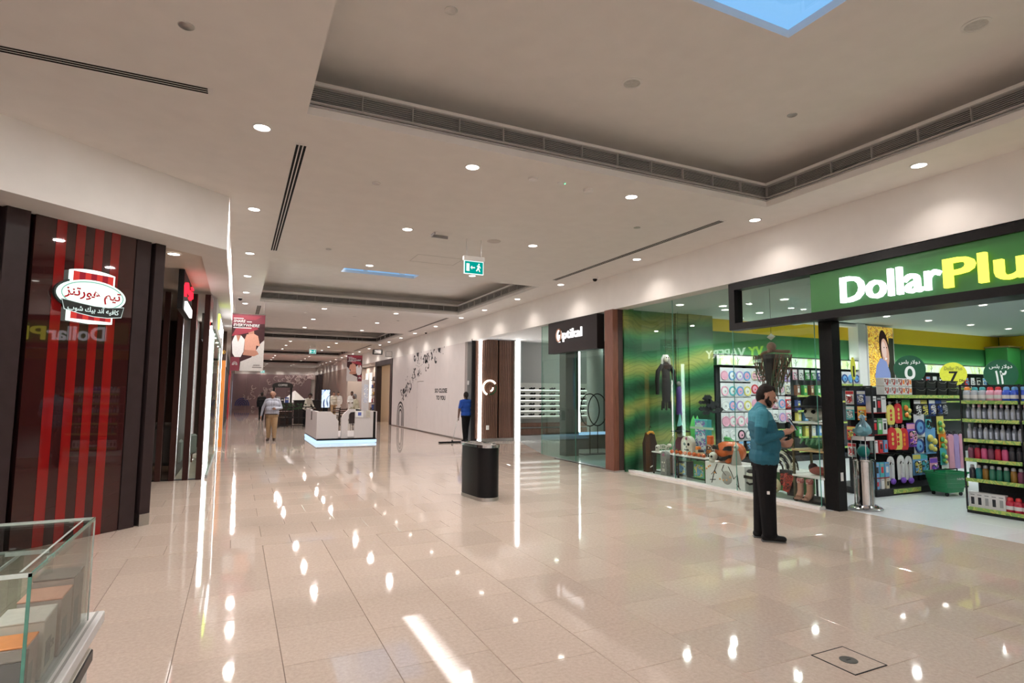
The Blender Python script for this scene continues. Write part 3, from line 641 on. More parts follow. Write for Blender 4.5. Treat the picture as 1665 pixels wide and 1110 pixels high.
def ringmesh(r, w, a0, a1, m, nm, y):
    b = MB(); n = 28; v = []
    for k in range(n+1):
        a = a0+(a1-a0)*k/n
        for q in (r-w/2, r+w/2): v += [(7.94+q*cos(a), y, 1.85+q*sin(a)), (7.94+q*cos(a), y+.03, 1.85+q*sin(a))]
    f = []
    for k in range(n): i = 4*k; f += [(i, i+2, i+6, i+4), (i, i+4, i+5, i+1), (i+2, i+3, i+7, i+6)]
    b.add(v, f); b.build(nm, m, opt, True)
ringmesh(.25, .055, .6, 4.3, HALO, 'halo_ring', 18.44); ringmesh(.23, .04, -1.7, .35, CHROME, 'chrome_arc', 18.44); ringmesh(.13, .05, .2, 3.3, mat('bronze_arc', (.12, .06, .04), .3), 'inner_arc', 18.44); ringmesh(.12, .04, -1.4, .1, HALO, 'inner_halo', 18.44)
b = MB(); b.box(7.85, 7.95, 18.515, 18.53, .40, .55); b.build('socket', TRIMW, opt, True); b = MB(); b.box(7.43, 7.47, 19.2, 19.28, 1.95, 2.1); b.build('switch', TRIMW, opt, True)
ow = MB(); ow.box(9.0, 16.2, 19.0, 19.15, 0, 3.6); ow.box(16.05, 16.2, 10.4, 19, 0, 3.6); struct(ow.build('wall_eyewear', OG))
oc = MB(); oc.box(7.34, 16.2, 10.3, 19.3, 3.56, 3.62); struct(oc.build('ceiling_eyewear', WHITE))
OFL = mat('eyewear_floor_tile', (.50, .51, .49), .12, var=.04, scale=2); of = MB(); of.prism([(7.42, 10.35), (8.0, 10.35), (16, 10.35), (16, 19), (9.1, 19), (9.02, 18.36), (7.6, 13.95), (7.42, 12)], -.02, .0025); struct(of.build('floor_eyewear', OFL))
tr = thing('door_track', 'dark metal threshold strip at the eyewear shop glass', 'threshold', (7.43, 11.8, 0)); b = MB(); b.bbox(-.03, .03, -1.2, 1.2, .003, .012, .003); b.build('strip', BLACKM, tr)
b = MB(); b.box(-.012, .012, -1.15, 1.15, .0121, .0135); b.build('groove', STEEL, tr)
gp = thing('eyewear_glass', 'tall frameless glass panes of the eyewear shop front', 'glass front', (7.5, 12.2, 0))
for a, c in ((12.2, 13.92), (10.62, 12.18)): b = MB(); b.box(7.529, 7.541, a, c, .02, 3.5); b.build('pane', GLASSG, gp, True); b = MB(); b.box(7.528, 7.542, c-.006, c, .02, 3.5); b.build('pane_edge', GEDGE, gp, True)
b = MB(); b.box(7.515, 7.555, 10.6, 13.92, 3.5, 3.555); b.build('top_channel', STEEL, gp, True)
# hanging black sign
os_ = thing('eyewear_sign', 'square black sign box with white raised shop name over the eyewear entrance', 'sign', (7.33, 12.0, 2.67))
b = MB(); b.bbox(7.30, 7.50, 10.87, 13.13, 2.67, 3.465, .004); b.build('box', mat('sign_box_black', (.018, .013, .014), .45), os_, True)
OPL = emis('eyewear_letters', (1, .96, .95), 1.5); FO = FR((7.299, 0, 0), (0, -1, 0)); CU = mat('copper', (.55, .30, .20), .3, 1)
b = MB()
text('lettering', 'ptikal', -12.36, 2.93, .88, .30, OPL, .03, .012, FO, os_)
for r0, m_, nm, dx in ((.155, CU, 'letter_ring', .02), (.13, OPL, 'letter_ring', 0)):
    b = MB(); pts = [(7.285-dx*.3, 12.53+dx-.75*r0*cos(a*pi/14), 3.11+1.0*r0*sin(a*pi/14)) for a in range(28)]; b.tube(pts, .022, 6, True); b.build(nm, m_, os_, True)
b = MB(); b.box(7.27, 7.299, 12.50, 12.56, 2.93, 3.12); b.build('letter_stem', OPL, os_, True)
# wall shelves with sunglasses
sh = thing('eyewear_shelves', 'long backlit wall shelves carrying rows of sunglasses', 'shelves', (11.5, 18.95, 0)); SHB = emis('shelf_glow', (1, .98, .93), 1.8, True)
lev = [1.81, 1.62, 1.43, 1.24, 1.05, .86]
b = MB(); b.box(9.15, 15.9, 18.97, 18.995, .74, 2.05); b.build('back_panel', mat('shelf_back', (.72, .72, .68), .5), sh, True)
for z in lev:
    b = MB(); b.bbox(9.15, 15.9, 18.72, 18.97, z-.012, z, .003); b.build('shelf', TRIMW, sh, True); b = MB(); b.box(9.15, 15.9, 18.95, 18.968, z-.035, z-.013); b.build('light_strip', SHB, sh, True)
for (z0, z1) in ((.46, .60), (.18, .40)): b = MB(); b.bbox(9.15, 15.9, 18.60, 18.97, z0, z1, .006); b.build('drawer_front', WALNUT, sh, True)
b = MB(); b.box(9.15, 15.9, 18.62, 18.97, .0, .16); b.box(9.15, 15.9, 18.66, 18.97, .41, .45); b.build('plinth', GREYP, sh, True)
sg = None
for li, z in enumerate(lev):
    for i in range(15):
        x = 9.38+.43*i; lab = 'pair of dark sunglasses, %s from the light column on the %s lit shelf' % (ORD[i], ORD[li])
        if sg is None:
            sg = thing('sunglasses', lab, 'sunglasses', (x, 18.82, z), 0, 'sunglasses on the lit shelves'); b = MB()
            for s in (-1, 1): b.prism([(s*.055+.045*cos(a*pi/6), .045+.033*sin(a*pi/6)) for a in range(12)], -.006, .0, 'y')
            b.build('lens', BLACK, sg); b = MB(); b.box(-.012, .012, -.005, 0, .05, .058)
            for s in (-1, 1): b.box(s*.098-.003, s*.098+.003, -.004, .11, .048, .054)
            b.box(-.1, .1, .1, .105, 0, .05); b.build('frame', BLACKM, sg)
        else: dup(sg, (x+rr.uniform(-.03, .03), 18.82, z), rr.uniform(-.25, .25), lab, 'sunglasses on the lit shelves')
def col(name, label, x, y, r, m, h=3.56):
    t = thing(name, label, 'column', (x, y, 0)); b = MB(); b.lathe([(r, 0), (r, h)], 28); b.build('shaft', m, t); b = MB(); b.lathe([(r+.012, 0), (r+.012, .12), (r, .125)], 28, cap=False); b.build('skirting', STEEL, t)
oy_ = 0
col('round_column', 'round grey column inside the eyewear shop behind the oval rings', 11.05, 16.6, .28, OG); col('round_column', 'round dark grey column deeper in the eyewear shop', 11.8, 17.6, .3, OGD)
dc = thing('square_column', 'square dark column just inside the eyewear shop glass', 'column', (8.15, 13.5, 0)); b = MB(); b.bbox(-.2, .2, -.17, .17, 0, 3.55, .006); b.build('shaft', OGD, dc)
for x, y in ((11.55, 18.45), (12.3, 18.48)):
    t = thing('light_column', 'white vertical light column in the eyewear shop, %s of two' % ('left' if x < 12 else 'right'), 'light', (x, y, 0)); b = MB(); b.box(-.05, .05, -.03, .03, 0, 3.55); b.build('tube', LED, t); b = MB(); b.box(-.07, .07, .031, .06, 0, 3.55); b.build('housing', GREYP, t)
ov = thing('oval_ring_display', 'giant pair of black oval spectacle rings standing inside the eyewear shop', 'display', (8.95, 13.5, .003))
for x in (-.17, .15):
    b = MB(); b.tube([(x+.31*cos(a*pi/16), .05*(1 if x > 0 else -1), 1.21+.44*sin(a*pi/16)) for a in range(32)], .016, 6, True); b.build('ring', BLACK, ov)
b = MB(); b.tube([(-.17, -.05, .77), (-.17, -.05, .0)], .012, 6); b.tube([(.15, .05, .77), (.15, .05, 0)], .012, 6); b.build('stand', BLACK, ov); b = MB(); b.bbox(-.4, .4, -.15, .15, 0, .02, .005); b.build('base', BLACKM, ov)
tv = thing('wall_screen', 'blue lit screen hanging inside the eyewear shop', 'screen', (9.75, 16.2, 1.95)); b = MB(); b.bbox(-.22, .22, 0, .05, 0, .38, .006); b.build('frame', BLACK, tv); b = MB(); b.box(-.2, .2, -.004, 0, .02, .36); b.build('display', picture('tv_blue', [(.05, .2, .6), (.3, .7, .95), (.7, .9, 1), (.02, .1, .3)], 9, emit=.8), tv)
b = MB(); b.cyl((0, .03, .38), .015, 1.22, 8); b.build('pole', STEEL, tv)
cnt = thing('eyewear_counter', 'low counter with a blue lit top inside the eyewear shop', 'counter', (10.0, 15.2, .003)); b = MB(); b.bbox(-.9, .9, -.3, .3, 0, .42, .01); b.build('body', OGD, cnt); b = MB(); b.bbox(-.92, .92, -.32, .32, .42, .46, .005); b.build('top', emis('counter_blue', (.45, .65, 1), .9), cnt)
for i, (x, y) in enumerate(((7.6, 16.7), (7.62, 15.6), (7.66, 14.6), (9.3, 16.2), (11.4, 16.2), (13.5, 16.2), (9.3, 12.6), (11.4, 12.6), (13.5, 12.6))):
    dup(dl0, (x, y, 3.557), 0, 'round downlight in the eyewear shop ceiling, %s from the entrance' % ORD[i], 'downlights in the eyewear shop'); spot(x, y, 3.54, 26, (.96, 1, .97), 150)
# red-brown pier between the two shops
pr = thing('wood_pier', 'red brown wooden pier between the eyewear shop and the green window display', 'pier', (7.38, 10.35, 0))
b = MB(); b.bbox(7.26, 7.40, 10.21, 10.52, 0, 3.475, .004); b.build('front_board', REDWOOD, pr, True); b = MB(); b.bbox(7.404, 7.53, 10.215, 10.5, 0, 3.52, .004); b.build('side_board', mat('dark_board', (.055, .035, .032), .45), pr, True); b = MB(); b.box(7.255, 7.53, 10.205, 10.525, 0, .03); b.build('skirting', STEEL, pr, True)

# ------------------------------------------------------------------ farther fronts on the right side
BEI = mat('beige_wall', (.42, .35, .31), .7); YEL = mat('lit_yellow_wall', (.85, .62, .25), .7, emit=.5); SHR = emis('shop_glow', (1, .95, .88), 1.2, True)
f_ = thing('brown_portal', 'dark brown framed shop portal with a yellow lit wall inside beyond the hoarding', 'storefront', (7.4, 32, 0))
for y in (29.95, 33.6): b = MB(); b.bbox(7.3, 7.6, y, y+.42, 0, 3.48, .006); b.build('jamb', BRONZE, f_, True)
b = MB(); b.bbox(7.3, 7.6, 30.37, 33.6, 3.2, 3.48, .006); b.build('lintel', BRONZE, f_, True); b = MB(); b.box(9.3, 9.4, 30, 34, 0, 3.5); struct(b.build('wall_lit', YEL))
g_ = thing('stocked_shopfront', 'open shopfront with dark shelving and small goods farther along on the right', 'storefront', (7.4, 39, 0))
b = MB(); b.box(8.6, 8.7, 34.1, 44, 0, 3.5); b.build('back_wall', BEI, g_, True); b = MB(); b.box(7.35, 8.6, 43.6, 43.9, 0, 3.5); b.build('end_wall', BEI, g_, True)
rr = random.Random(3); CO = [mat('goods_%d' % i, c, .5) for i, c in enumerate([(.5, .05, .06), (.05, .1, .35), (.7, .7, .68), (.06, .06, .06), (.3, .15, .08), (.6, .4, .1)])]
for j in range(5):
    b = MB(); b.bbox(8.3, 8.6, 34.3, 40, .5+.5*j, .53+.5*j, .004); b.build('shelf', BLACKM, g_, True)
    for i in range(14):
        h = rr.uniform(.15, .38); y = 34.5+.4*i; t = MB(); t.bbox(8.36, 8.55, y, y+rr.uniform(.15, .32), .53+.5*j, .53+.5*j+h, .02); t.build('stock_box', rr.choice(CO), g_, True)
for y in (41, 42.3): b = MB(); b.box(8.585, 8.6, y, y+.9, 1.0, 3.1); b.build('light_panel', SHR, g_, True)
h_ = thing('beige_shopfront', 'plain beige front with dark pilasters near the far end on the right', 'storefront', (7.4, 53, 0))
for y0, y1 in ((44, 48.5), (48.55, 53), (53.05, 57)): b = MB(); b.bbox(7.34, 7.5, y0, y1, 0, 3.48, .005); b.build('panel', BEI, h_, True)
for y in (57, 59.5, 61.5): b = MB(); b.bbox(7.30, 7.55, y, y+.9, 0, 3.48, .005); b.build('pilaster', BRONZE, h_, True)
for y in (57.9, 60.4): b = MB(); b.box(7.9, 8.0, y, y+1.6, 0, 3.4); struct(b.build('wall_glow', SHR))
hs = thing('hanging_direction_sign', 'small dark hanging sign near the ceiling above the brown portal', 'sign', (6.75, 31, 3.71)); b = MB(); b.bbox(-.26, .26, -.05, .05, 0, .27, .006); b.build('panel', BLACKM, hs)
for z in (.07, .13, .19): b = MB(); b.box(-.18, .18, -.053, -.05, z, z+.02); b.build('lettering', TRIMW, hs)
for s in (-.2, .2): b = MB(); b.cyl((s, 0, .27), .006, .235, 6); b.build('rod', STEEL, hs)
ps = thing('projecting_shop_sign', 'pale grey projecting sign box beside the dark hanging sign', 'sign', (7.15, 30.2, 3.55)); b = MB(); b.bbox(-.15, .18, -.08, .08, 0, .3, .01); b.build('box', GREYP, ps); b = MB(); b.box(-.13, .16, -.085, -.08, .03, .27); b.build('face', TRIMW, ps)
sr = MB(); sr.box(7.45, 10, 29.9, 30.0, 0, 3.55); sr.box(7.45, 10, 34.0, 34.1, 0, 3.55); sr.box(8.72, 8.85, 34.2, 63, 0, 3.54); sr.box(7.45, 7.63, 19.3, 29.9, 0, 3.48); sr.box(7.33, 7.63, 17.9+44, 63.2, 0, 3.48); struct(sr.build('wall_shops', BEI)); sc_ = MB(); sc_.box(7.34, 10, 29.9, 63.2, 3.55, 3.6); struct(sc_.build('ceiling_shops', WHITE))
for y in (32, 37, 40, 42.5, 58.5): area((8.1, y, 3.5), .5, .8, 30, (1, .9, .8))
# ------------------------------------------------------------------ discount shop: shell
GRN = mat('shop_green', (.025, .17, .035), .4, var=.03); YELW = mat('shop_yellow', (.80, .54, .012), .55, var=.04); GWALL = mat('shop_wall_green', (.022, .135, .035), .5, var=.03)
SFL = mat('shop_floor_white', (.78, .82, .84), .1, var=.02); SCL = mat('shop_ceiling', (.66, .72, .71), .7, var=.02)
sf = MB(); sf.box(8.0, 23.5, -4, 10.6, -.06, -.004); sf.box(7.7, 8.0, 5.6, 10.3, -.06, .0015); fshop = struct(sf.build('floor_shop', mat('shop_grout', (.4, .42, .43), .8)))
d_ = None; st = MB()
for i in range(19):
    for j in range(18):
        x, y = 8.0+.8*i, 6.2-.8*j+4.0
        if i < 5 and 1.0 < y < 6.9:
            if d_ is None: o = d_ = tile_mesh(.8, .8).build('tile', SFL, fshop)
            else: o = d_.copy(); COL.objects.link(o); o.parent = fshop
            o.location = (x+.4, y-.4, .001)
        elif y > -3.5: st.add([(p[0]+x+.4, p[1]+y-.4, p[2]+.001) for p in tile_mesh(.8, .8).v], [(0, 1, 2, 3)])
st.build('tile_field', SFL, fshop, kind='stuff')
sc1 = MB(); sc1.box(7.34, 13.32, -4, 10.5, 3.5, 3.66); sc1.box(13.30, 23.6, -4, 10.6, 3.66, 3.72); struct(sc1.build('ceiling_shop', SCL))
sw = MB(); sw.box(10.1, 23.6, 10.55, 10.7, 0, 3.7); sw.box(23.4, 23.6, -4, 10.6, 0, 3.7); sw.box(7.7, 23.6, -4.2, -4, 0, 3.7); sw.box(7.55, 10.1, 10.30, 10.34, 0, 3.6); struct(sw.build('wall_shop', GWALL))
yb = MB(); yb.box(10.13, 23.4, 10.535, 10.55, 3.2, 3.66); yb.box(23.38, 23.4, -4, 10.5, 3.2, 3.66); struct(yb.build('trim_3', YELW))
# green leaf pattern panels closing the window display
LEAF = picture('leaf_print', [(.010, .075, .025), (.035, .17, .055), (.14, .27, .06), (.33, .34, .08), (.10, .26, .07), (.03, .15, .06), (.015, .09, .04)], .42, .35, 0, 3.2, 2.0)
for _n in [n for n in LEAF.node_tree.nodes if n.type in ('TEX_NOISE', 'MAPPING', 'TEX_COORD', 'VALTORGB')]: LEAF.node_tree.nodes.remove(_n)
_N = LEAF.node_tree.nodes; _L = LEAF.node_tree.links; _g = _N.new('ShaderNodeNewGeometry')
def _wave(sc, dist, ds, stops):
    w = _N.new('ShaderNodeTexWave'); w.bands_direction = 'Z'; w.wave_profile = 'SIN'; r = _N.new('ShaderNodeValToRGB'); _L.new(_g.outputs['Position'], w.inputs['Vector']); _L.new(w.outputs['Fac'], r.inputs[0])
    for q, v_ in (('Scale', sc), ('Distortion', dist), ('Detail', 1.0), ('Detail Scale', ds), ('Detail Roughness', .4)): w.inputs[q].default_value = v_
    cr = r.color_ramp; cr.elements[0].color = (*stops[0], 1); cr.elements[1].color = (*stops[-1], 1)
    for i in range(1, len(stops)-1): e = cr.elements.new(i/(len(stops)-1)); e.color = (*stops[i], 1)
    return r
_r1 = _wave(.32, 5.5, .9, [(.010, .060, .026), (.022, .115, .048), (.05, .17, .06), (.12, .21, .06), (.27, .28, .075)]); _r2 = _wave(2.6, 26, .5, [(.72, .78, .74), (1, 1, 1), (1.15, 1.12, 1.05), (.95, .97, .95)])
_mx = _N.new('ShaderNodeMix'); _mx.data_type = 'RGBA'; _mx.blend_type = 'MULTIPLY'; _mx.inputs[0].default_value = .8; _L.new(_r1.outputs[0], _mx.inputs[6]); _L.new(_r2.outputs[0], _mx.inputs[7]); _L.new(_mx.outputs[2], _N['Principled BSDF'].inputs['Base Color'])
gpn = thing('leaf_print_panels', 'tall green and yellow leaf print panels behind the window display', 'wall panel', (8.8, 10.2, 0))
for x0, x1, y in ((7.54, 7.80, 10.18), (7.80, 9.02, 10.27), (9.02, 9.36, 10.22), (9.36, 10.10, 10.18)): b = MB(); b.box(x0+.002, x1-.002, y, 10.298, 0, 3.5); b.build('panel', LEAF, gpn, True)
# glazing and frame sign
dg_ = thing('shop_window', 'frameless glass window of the discount shop with green display behind', 'glass front', (7.65, 8, 0))
for a, c in ((8.76, 10.16), (7.25, 8.75), (5.70, 7.24)):
    b = MB(); b.box(7.645, 7.655, a, c, .045, 3.5); b.build('pane', GLASS, dg_, True); b = MB(); b.box(7.644, 7.656, a, a+.007, .045, 3.5); b.build('pane_edge', GEDGE, dg_, True)
b = MB(); b.box(7.60, 7.72, 5.70, 10.17, .0, .045); b.build('base_channel', TRIMW, dg_, True)
fs = thing('shop_fascia_sign', 'long black framed green fascia sign with lit Dollar Plus letters', 'sign', (7.35, 5, 2.69))
for q in ((6.87, 6.99, 2.69, 3.46), (-2, 6.87, 2.69, 2.80), (-2, 6.87, 3.35, 3.46)): b = MB(); b.box(7.30, 7.48, *q); b.build('frame_bar', BLACK, fs, True)
b = MB(); b.box(7.345, 7.44, -2, 5.51, 2.80, 3.35); b.build('green_panel', GRN, fs, True); b = MB(); b.box(7.385, 7.391, 5.51, 6.87, 2.80, 3.35); b.build('clear_pane', GLASS, fs, True)
FD = FR((7.344, 0, 0), (0, -1, 0)); LW = emis('letter_white', (.93, .96, 1), 2.6, True); LY = emis('letter_yellow', (1, .93, .10), 2.0, True)
text('lettering', 'Dollar', -5.03, 2.87, 1.23, .345, LW, .06, .012, FD, fs); text('lettering', 'Plus', -3.77, 2.865, 1.05, .335, LY, .06, .012, FD, fs)
pl = thing('black_pillar', 'square black pillar holding the fascia sign beside the shop entrance', 'pillar', (7.86, 5.62, 0)); b = MB(); b.bbox(7.77, 7.95, 5.52, 5.73, 0, 3.5, .003); b.build('shaft', BLACK, pl, True)
b = MB(); b.box(7.83, 7.89, 5.5195, 5.5205, .42, .54); b.build('sticker', TRIMW, pl, True); b = MB(); b.bbox(7.45, 7.95, -1, 5.73, 2.72, 2.80, .003); b.build('beam', BLACK, pl, True)
# lights of the shop
k = 0
for x, y in ((8.23, 9.19), (9.13, 8.9), (9.57, 9.27), (10.6, 9.25), (9.53, 7.72), (10.6, 6.2), (9.2, 4.6), (10.9, 3.6), (8.6, 2.4), (12.2, 5.52)):
    dup(dl0, (x, y, 3.497), 0, 'round downlight in the front discount shop ceiling, %s from the leaf panels' % ORD[k], 'downlights of the discount shop'); k += 1; spot(x, y, 3.48, 85, (.93, 1, .98), 150)
k = 0
for y in (9.0, 6.9, 4.0):
    for x in (11.7, 13.5, 14.8, 16.6, 18.6, 20.6, 22.4):
        dup(dl0, (x, y, 3.497 if x < 13.3 else 3.657), 0, 'round downlight in the rear discount shop ceiling, %s of the %s row' % (ORD[k % 7], ORD[k//7]), 'downlights of the discount shop'); k += 1; spot(x, y, 3.48 if x < 13.3 else 3.64, 95, (.93, 1, .98), 150)
# light box canopy along the back wall, poster, pillar
CANM = picture('canopy_light', [(.80, 1, .85), (.60, .85, .30), (.95, 1, .95), (.70, .9, .45)], .5, .5, .42, 3.2); CANM.cycles.emission_sampling = 'FRONT'
cn = thing('light_canopy', 'glowing pale green light box running along the back wall shelving', 'light box', (14, 10.4, 2.36))
for x0, x1 in [(10.42+1.02*i, 10.42+1.02*(i+1)) for i in range(5)]+[(17.1+1.3*i, 17.1+1.3*(i+1)) for i in range(4)]:
    b = MB(); b.box(x0+.004, x1-.004, 10.28, 10.40, 2.365, 2.60); b.build('diffuser', CANM, cn, True); b = MB(); b.tube([(x0+.55, 10.275, 2.38), (x0+.57, 10.275, 2.47), (x0+.54, 10.275, 2.57)], .006, 4); b.tube([(x0+.57, 10.275, 2.47), (x0+.63, 10.275, 2.52)], .004, 4); b.tube([(x0+.56, 10.275, 2.44), (x0+.5, 10.275, 2.49)], .004, 4); b.build('twig_print', mat('twig', (.12, .2, .05), .6), cn, True)
b = MB(); b.box(10.42, 15.52, 10.26, 10.53, 2.60, 2.62); b.box(10.42, 15.52, 10.26, 10.53, 2.345, 2.362); b.box(17.1, 22.45, 10.26, 10.53, 2.60, 2.62); b.box(17.1, 22.45, 10.26, 10.53, 2.345, 2.362); b.build('rail', BLACKM, cn, True)
area((13, 10.47, 2.64), 5, .1, 12, (.85, 1, .85), (pi, 0, 0)); area((19.8, 10.47, 2.64), 5.2, .1, 12, (.85, 1, .85), (pi, 0, 0))
wc = thing('white_column', 'white square column on the back wall left of the photo poster', 'column', (15.71, 10.4, 0)); b = MB(); b.bbox(15.54, 15.88, 10.25, 10.54, 0, 3.65, .005); b.build('shaft', TRIMW, wc, True)
po = thing('photo_poster', 'tall lit poster of a smiling child with autumn leaves on the back wall', 'poster', (16.47, 10.3, 1.9)); 
b = MB(); b.box(15.89, 17.08, 10.22, 10.34, 1.90, 3.62); b.build('frame', TRIMW, po, True)
AUT = picture('autumn_leaves', [(.10, .05, .02), (.55, .28, .03), (.8, .55, .08), (.35, .16, .03), (.75, .6, .2)], 4, .5, .55, 2.5); b = MB(); b.box(15.92, 17.04, 10.21, 10.22, 1.92, 3.60); b.build('background_print', AUT, po, True)
def flat(name, pts, m, y=10.205): b = MB(); b.T = Matrix.Translation((-.58, 0, 0)); b.prism(pts, y, y+.004, 'y'); b.build(name, m, po, True)
def ell(cx, cz, rx, rz, n=24, a=0): return [(cx+rx*cos(2*pi*k/n)*cos(a)-rz*sin(2*pi*k/n)*sin(a), cz+rx*cos(2*pi*k/n)*sin(a)+rz*sin(2*pi*k/n)*cos(a)) for k in range(n)]
flat('dark_side', [(17.3, 1.92), (17.62, 1.92), (17.62, 3.3), (17.4, 3.3)], mat('poster_dark', (.03, .03, .02), .5), 10.2095)
flat('hair', ell(17.18, 3.02, .21, .50, 24, .14), emis('poster_hair', (.025, .015, .012), 1), 10.208); flat('face', ell(17.22, 2.88, .165, .40, 24, .16), emis('poster_skin', (.85, .52, .38), .75), 10.206); flat('cheek', ell(17.17, 2.95, .10, .24, 20, .16), emis('poster_skin_lit', (.95, .72, .62), .8), 10.2045)
flat('sweater', [(16.75, 1.92), (17.42, 1.92), (17.40, 2.30), (17.25, 2.62), (17.0, 2.72), (16.8, 2.5), (16.72, 2.2)], emis('poster_blue', (.30, .40, .72), .8), 10.203); flat('smile', ell(17.24, 2.70, .055, .03, 12, .3), emis('poster_teeth', (.95, .9, .88), .9), 10.2025)
for dx in (-.05, .07): flat('eye', ell(17.22+dx, 3.02, .018, .018, 10), emis('poster_hair', (0, 0, 0), 1), 10.2025)
gp2 = thing('green_pillar', 'dark green square pillar near the far back corner of the shop', 'pillar', (23, 10.2, 0)); b = MB(); b.bbox(22.5, 23.3, 9.9, 10.53, 0, 3.25, .01); b.build('shaft', GRN, gp2, True)
b = MB(); b.bbox(22.45, 23.35, 9.85, 10.53, 3.25, 3.30, .008); b.build('cap', mat('cap_brown', (.2, .13, .04), .5), gp2, True)

# ------------------------------------------------------------------ goods
rg = random.Random(21)
RAIL = picture('price_rail', [(.16, .30, .07), (.42, .48, .12), (.20, .36, .09), (.46, .42, .09)], 6, .5, .12, 1.5)
PCOL = {'pink': (.78, .38, .50), 'blue': (.16, .38, .68), 'white': (.78, .78, .78), 'lilac': (.48, .34, .66), 'yellow': (.75, .66, .16), 'teal': (.08, .42, .45), 'red': (.62, .04, .05), 'black': (.03, .03, .035), 'green': (.08, .36, .10), 'orange': (.85, .26, .04), 'grey': (.35, .36, .37), 'purple': (.20, .08, .52), 'dark blue': (.03, .06, .24), 'brown': (.22, .09, .05), 'cream': (.75, .66, .48)}
def pm(c): return mat('plastic_'+c.replace(' ', '_'), PCOL[c], .35, var=.05, scale=12)
BAG = mat('clear_bag', (.72, .72, .74), .25, var=.08, scale=14); HOOK = STEEL
protos = {}
def pack(kind, c, loc, label, group, rz=0, s=1.0, c2='white', tilt=None):
    """a carded or bagged item hanging from a hook; faces -y; loc = top centre"""
    key = (kind, c, c2)
    if key in protos:
        o = dup(protos[key], loc, rz, label, group, (s, s, s)); return o
    t = thing({'plate': 'packed_plate', 'card': 'blister_card', 'bag': 'packed_toy', 'board': 'float_board', 'spade': 'packed_spade', 'box': 'gift_box', 'tall': 'tall_carton'}[kind], label, 'pack', loc, rz, group); t.scale = (s, s, s)
    protos[key] = t
    if kind == 'plate':
        b = MB(); b.box(-.115, .115, .0, .004, -.30, 0); b.build('card', BAG, t)
        b = MB(); b.lathe([(.105, 0), (.10, -.018), (.075, -.008), (.0001, -.006)], 20, (0, -.002, -.17), False, 'y'); b.build('rim', pm(c), t)
        b = MB(); b.lathe([(.072, -.0095), (.04, -.011), (.0001, -.011)], 16, (0, -.002, -.17), False, 'y'); b.build('bowl', pm(c2), t)
        b = MB(); b.lathe([(.022, 0), (.0001, -.001)], 10, (0.012, -.0135, -.18), False, 'y'); b.build('print', pm('grey' if c2 == 'white' else c), t)
    elif kind == 'card':
        b = MB(); b.box(-.09, .09, 0, .003, -.28, 0); b.build('card', pm(c), t); b = MB(); b.box(-.085, .085, -.001, 0, -.07, -.01); b.build('header', pm(c2), t)
        b = MB(); b.bbox(-.06, .06, -.035, 0, -.25, -.09, .015); b.build('blister', picture('print_'+c+c2, [PCOL[c], PCOL[c2], PCOL['black'], PCOL['white']], 9, .25, 0, 1.5), t)
    elif kind == 'bag':
        b = MB(); b.box(-.10, .10, 0, .003, -.30, 0); b.build('backing_card', pm(c2), t)
        for i, q in enumerate(((-.04, -.12, .045), (.045, -.16, .04), (-.03, -.22, .04), (.04, -.25, .032))): b = MB(); b.ball((q[0], -.02, q[1]), q[2], 10, (1, .6, 1)); b.build('toy', pm(c if i % 2 == 0 else 'yellow'), t)
    elif kind == 'board':
        w, h = .125, .42; pts = [(w*cos(a*pi/8), -.13+.12*sin(a*pi/8)) for a in range(9)]+[(-w, -.36), (-w*.7, -h), (w*.7, -h), (w, -.36)]
        b = MB(); b.prism(pts[::-1], -.03, 0, 'y'); b.build('board', pm(c), t)
        for i, z in enumerate((-.14, -.23, -.31)): b = MB(); b.cyl((0, -.032, z), .034, .002, 14, 'y'); b.build('print_dot', pm(c2), t)
        b = MB(); b.tube([(-.02, -.01, -.01), (-.02, -.01, .05), (.02, -.01, .05), (.02, -.01, -.01)], .006, 6); b.build('hang_loop', pm('white'), t)
    elif kind == 'spade':
        pts = [(.11*cos(a*pi/8), -.13+.12*sin(a*pi/8)) for a in range(9)]+[(-.10, -.45), (.10, -.45)]
        b = MB(); b.prism(pts[::-1], -.008, 0, 'y'); b.build('card', pm(c), t); b = MB(); b.tube([(0, -.02, -.08), (0, -.025, -.40)], .018, 8); b.build('shaft', pm('white'), t)
        b = MB(); b.ball((0, -.04, -.46), .07, 12, (1, .5, .8)); b.build('blade', pm(c2), t); b = MB(); b.tube([(-.04, -.02, -.16), (0, -.022, -.10), (.04, -.02, -.16)], .01, 6); b.build('grip', pm('black'), t)
    elif kind == 'box':
        b = MB(); b.bbox(-.10, .10, 0, .14, -.14, 0, .004); b.build('carton', pm(c), t); b = MB(); b.box(-.09, .02, -.001, 0, -.125, -.015); b.build('picture_print', picture('boxprint_'+c2, [PCOL[c2], PCOL['white'], PCOL['brown'], PCOL['red']], 10, .3), t); b = MB(); b.box(.035, .085, -.001, 0, -.10, -.03); b.build('label', pm(c2), t)
    elif kind == 'tall':
        b = MB(); b.bbox(-.055, .055, 0, .09, -.24, 0, .003); b.build('carton', pm(c), t); b = MB(); b.box(-.03, .03, -.001, 0, -.17, -.07); b.build('picture_print', pm(c2), t); b = MB(); b.box(-.04, .04, -.001, 0, -.05, -.025); b.build('label', pm('grey'), t)
    return t
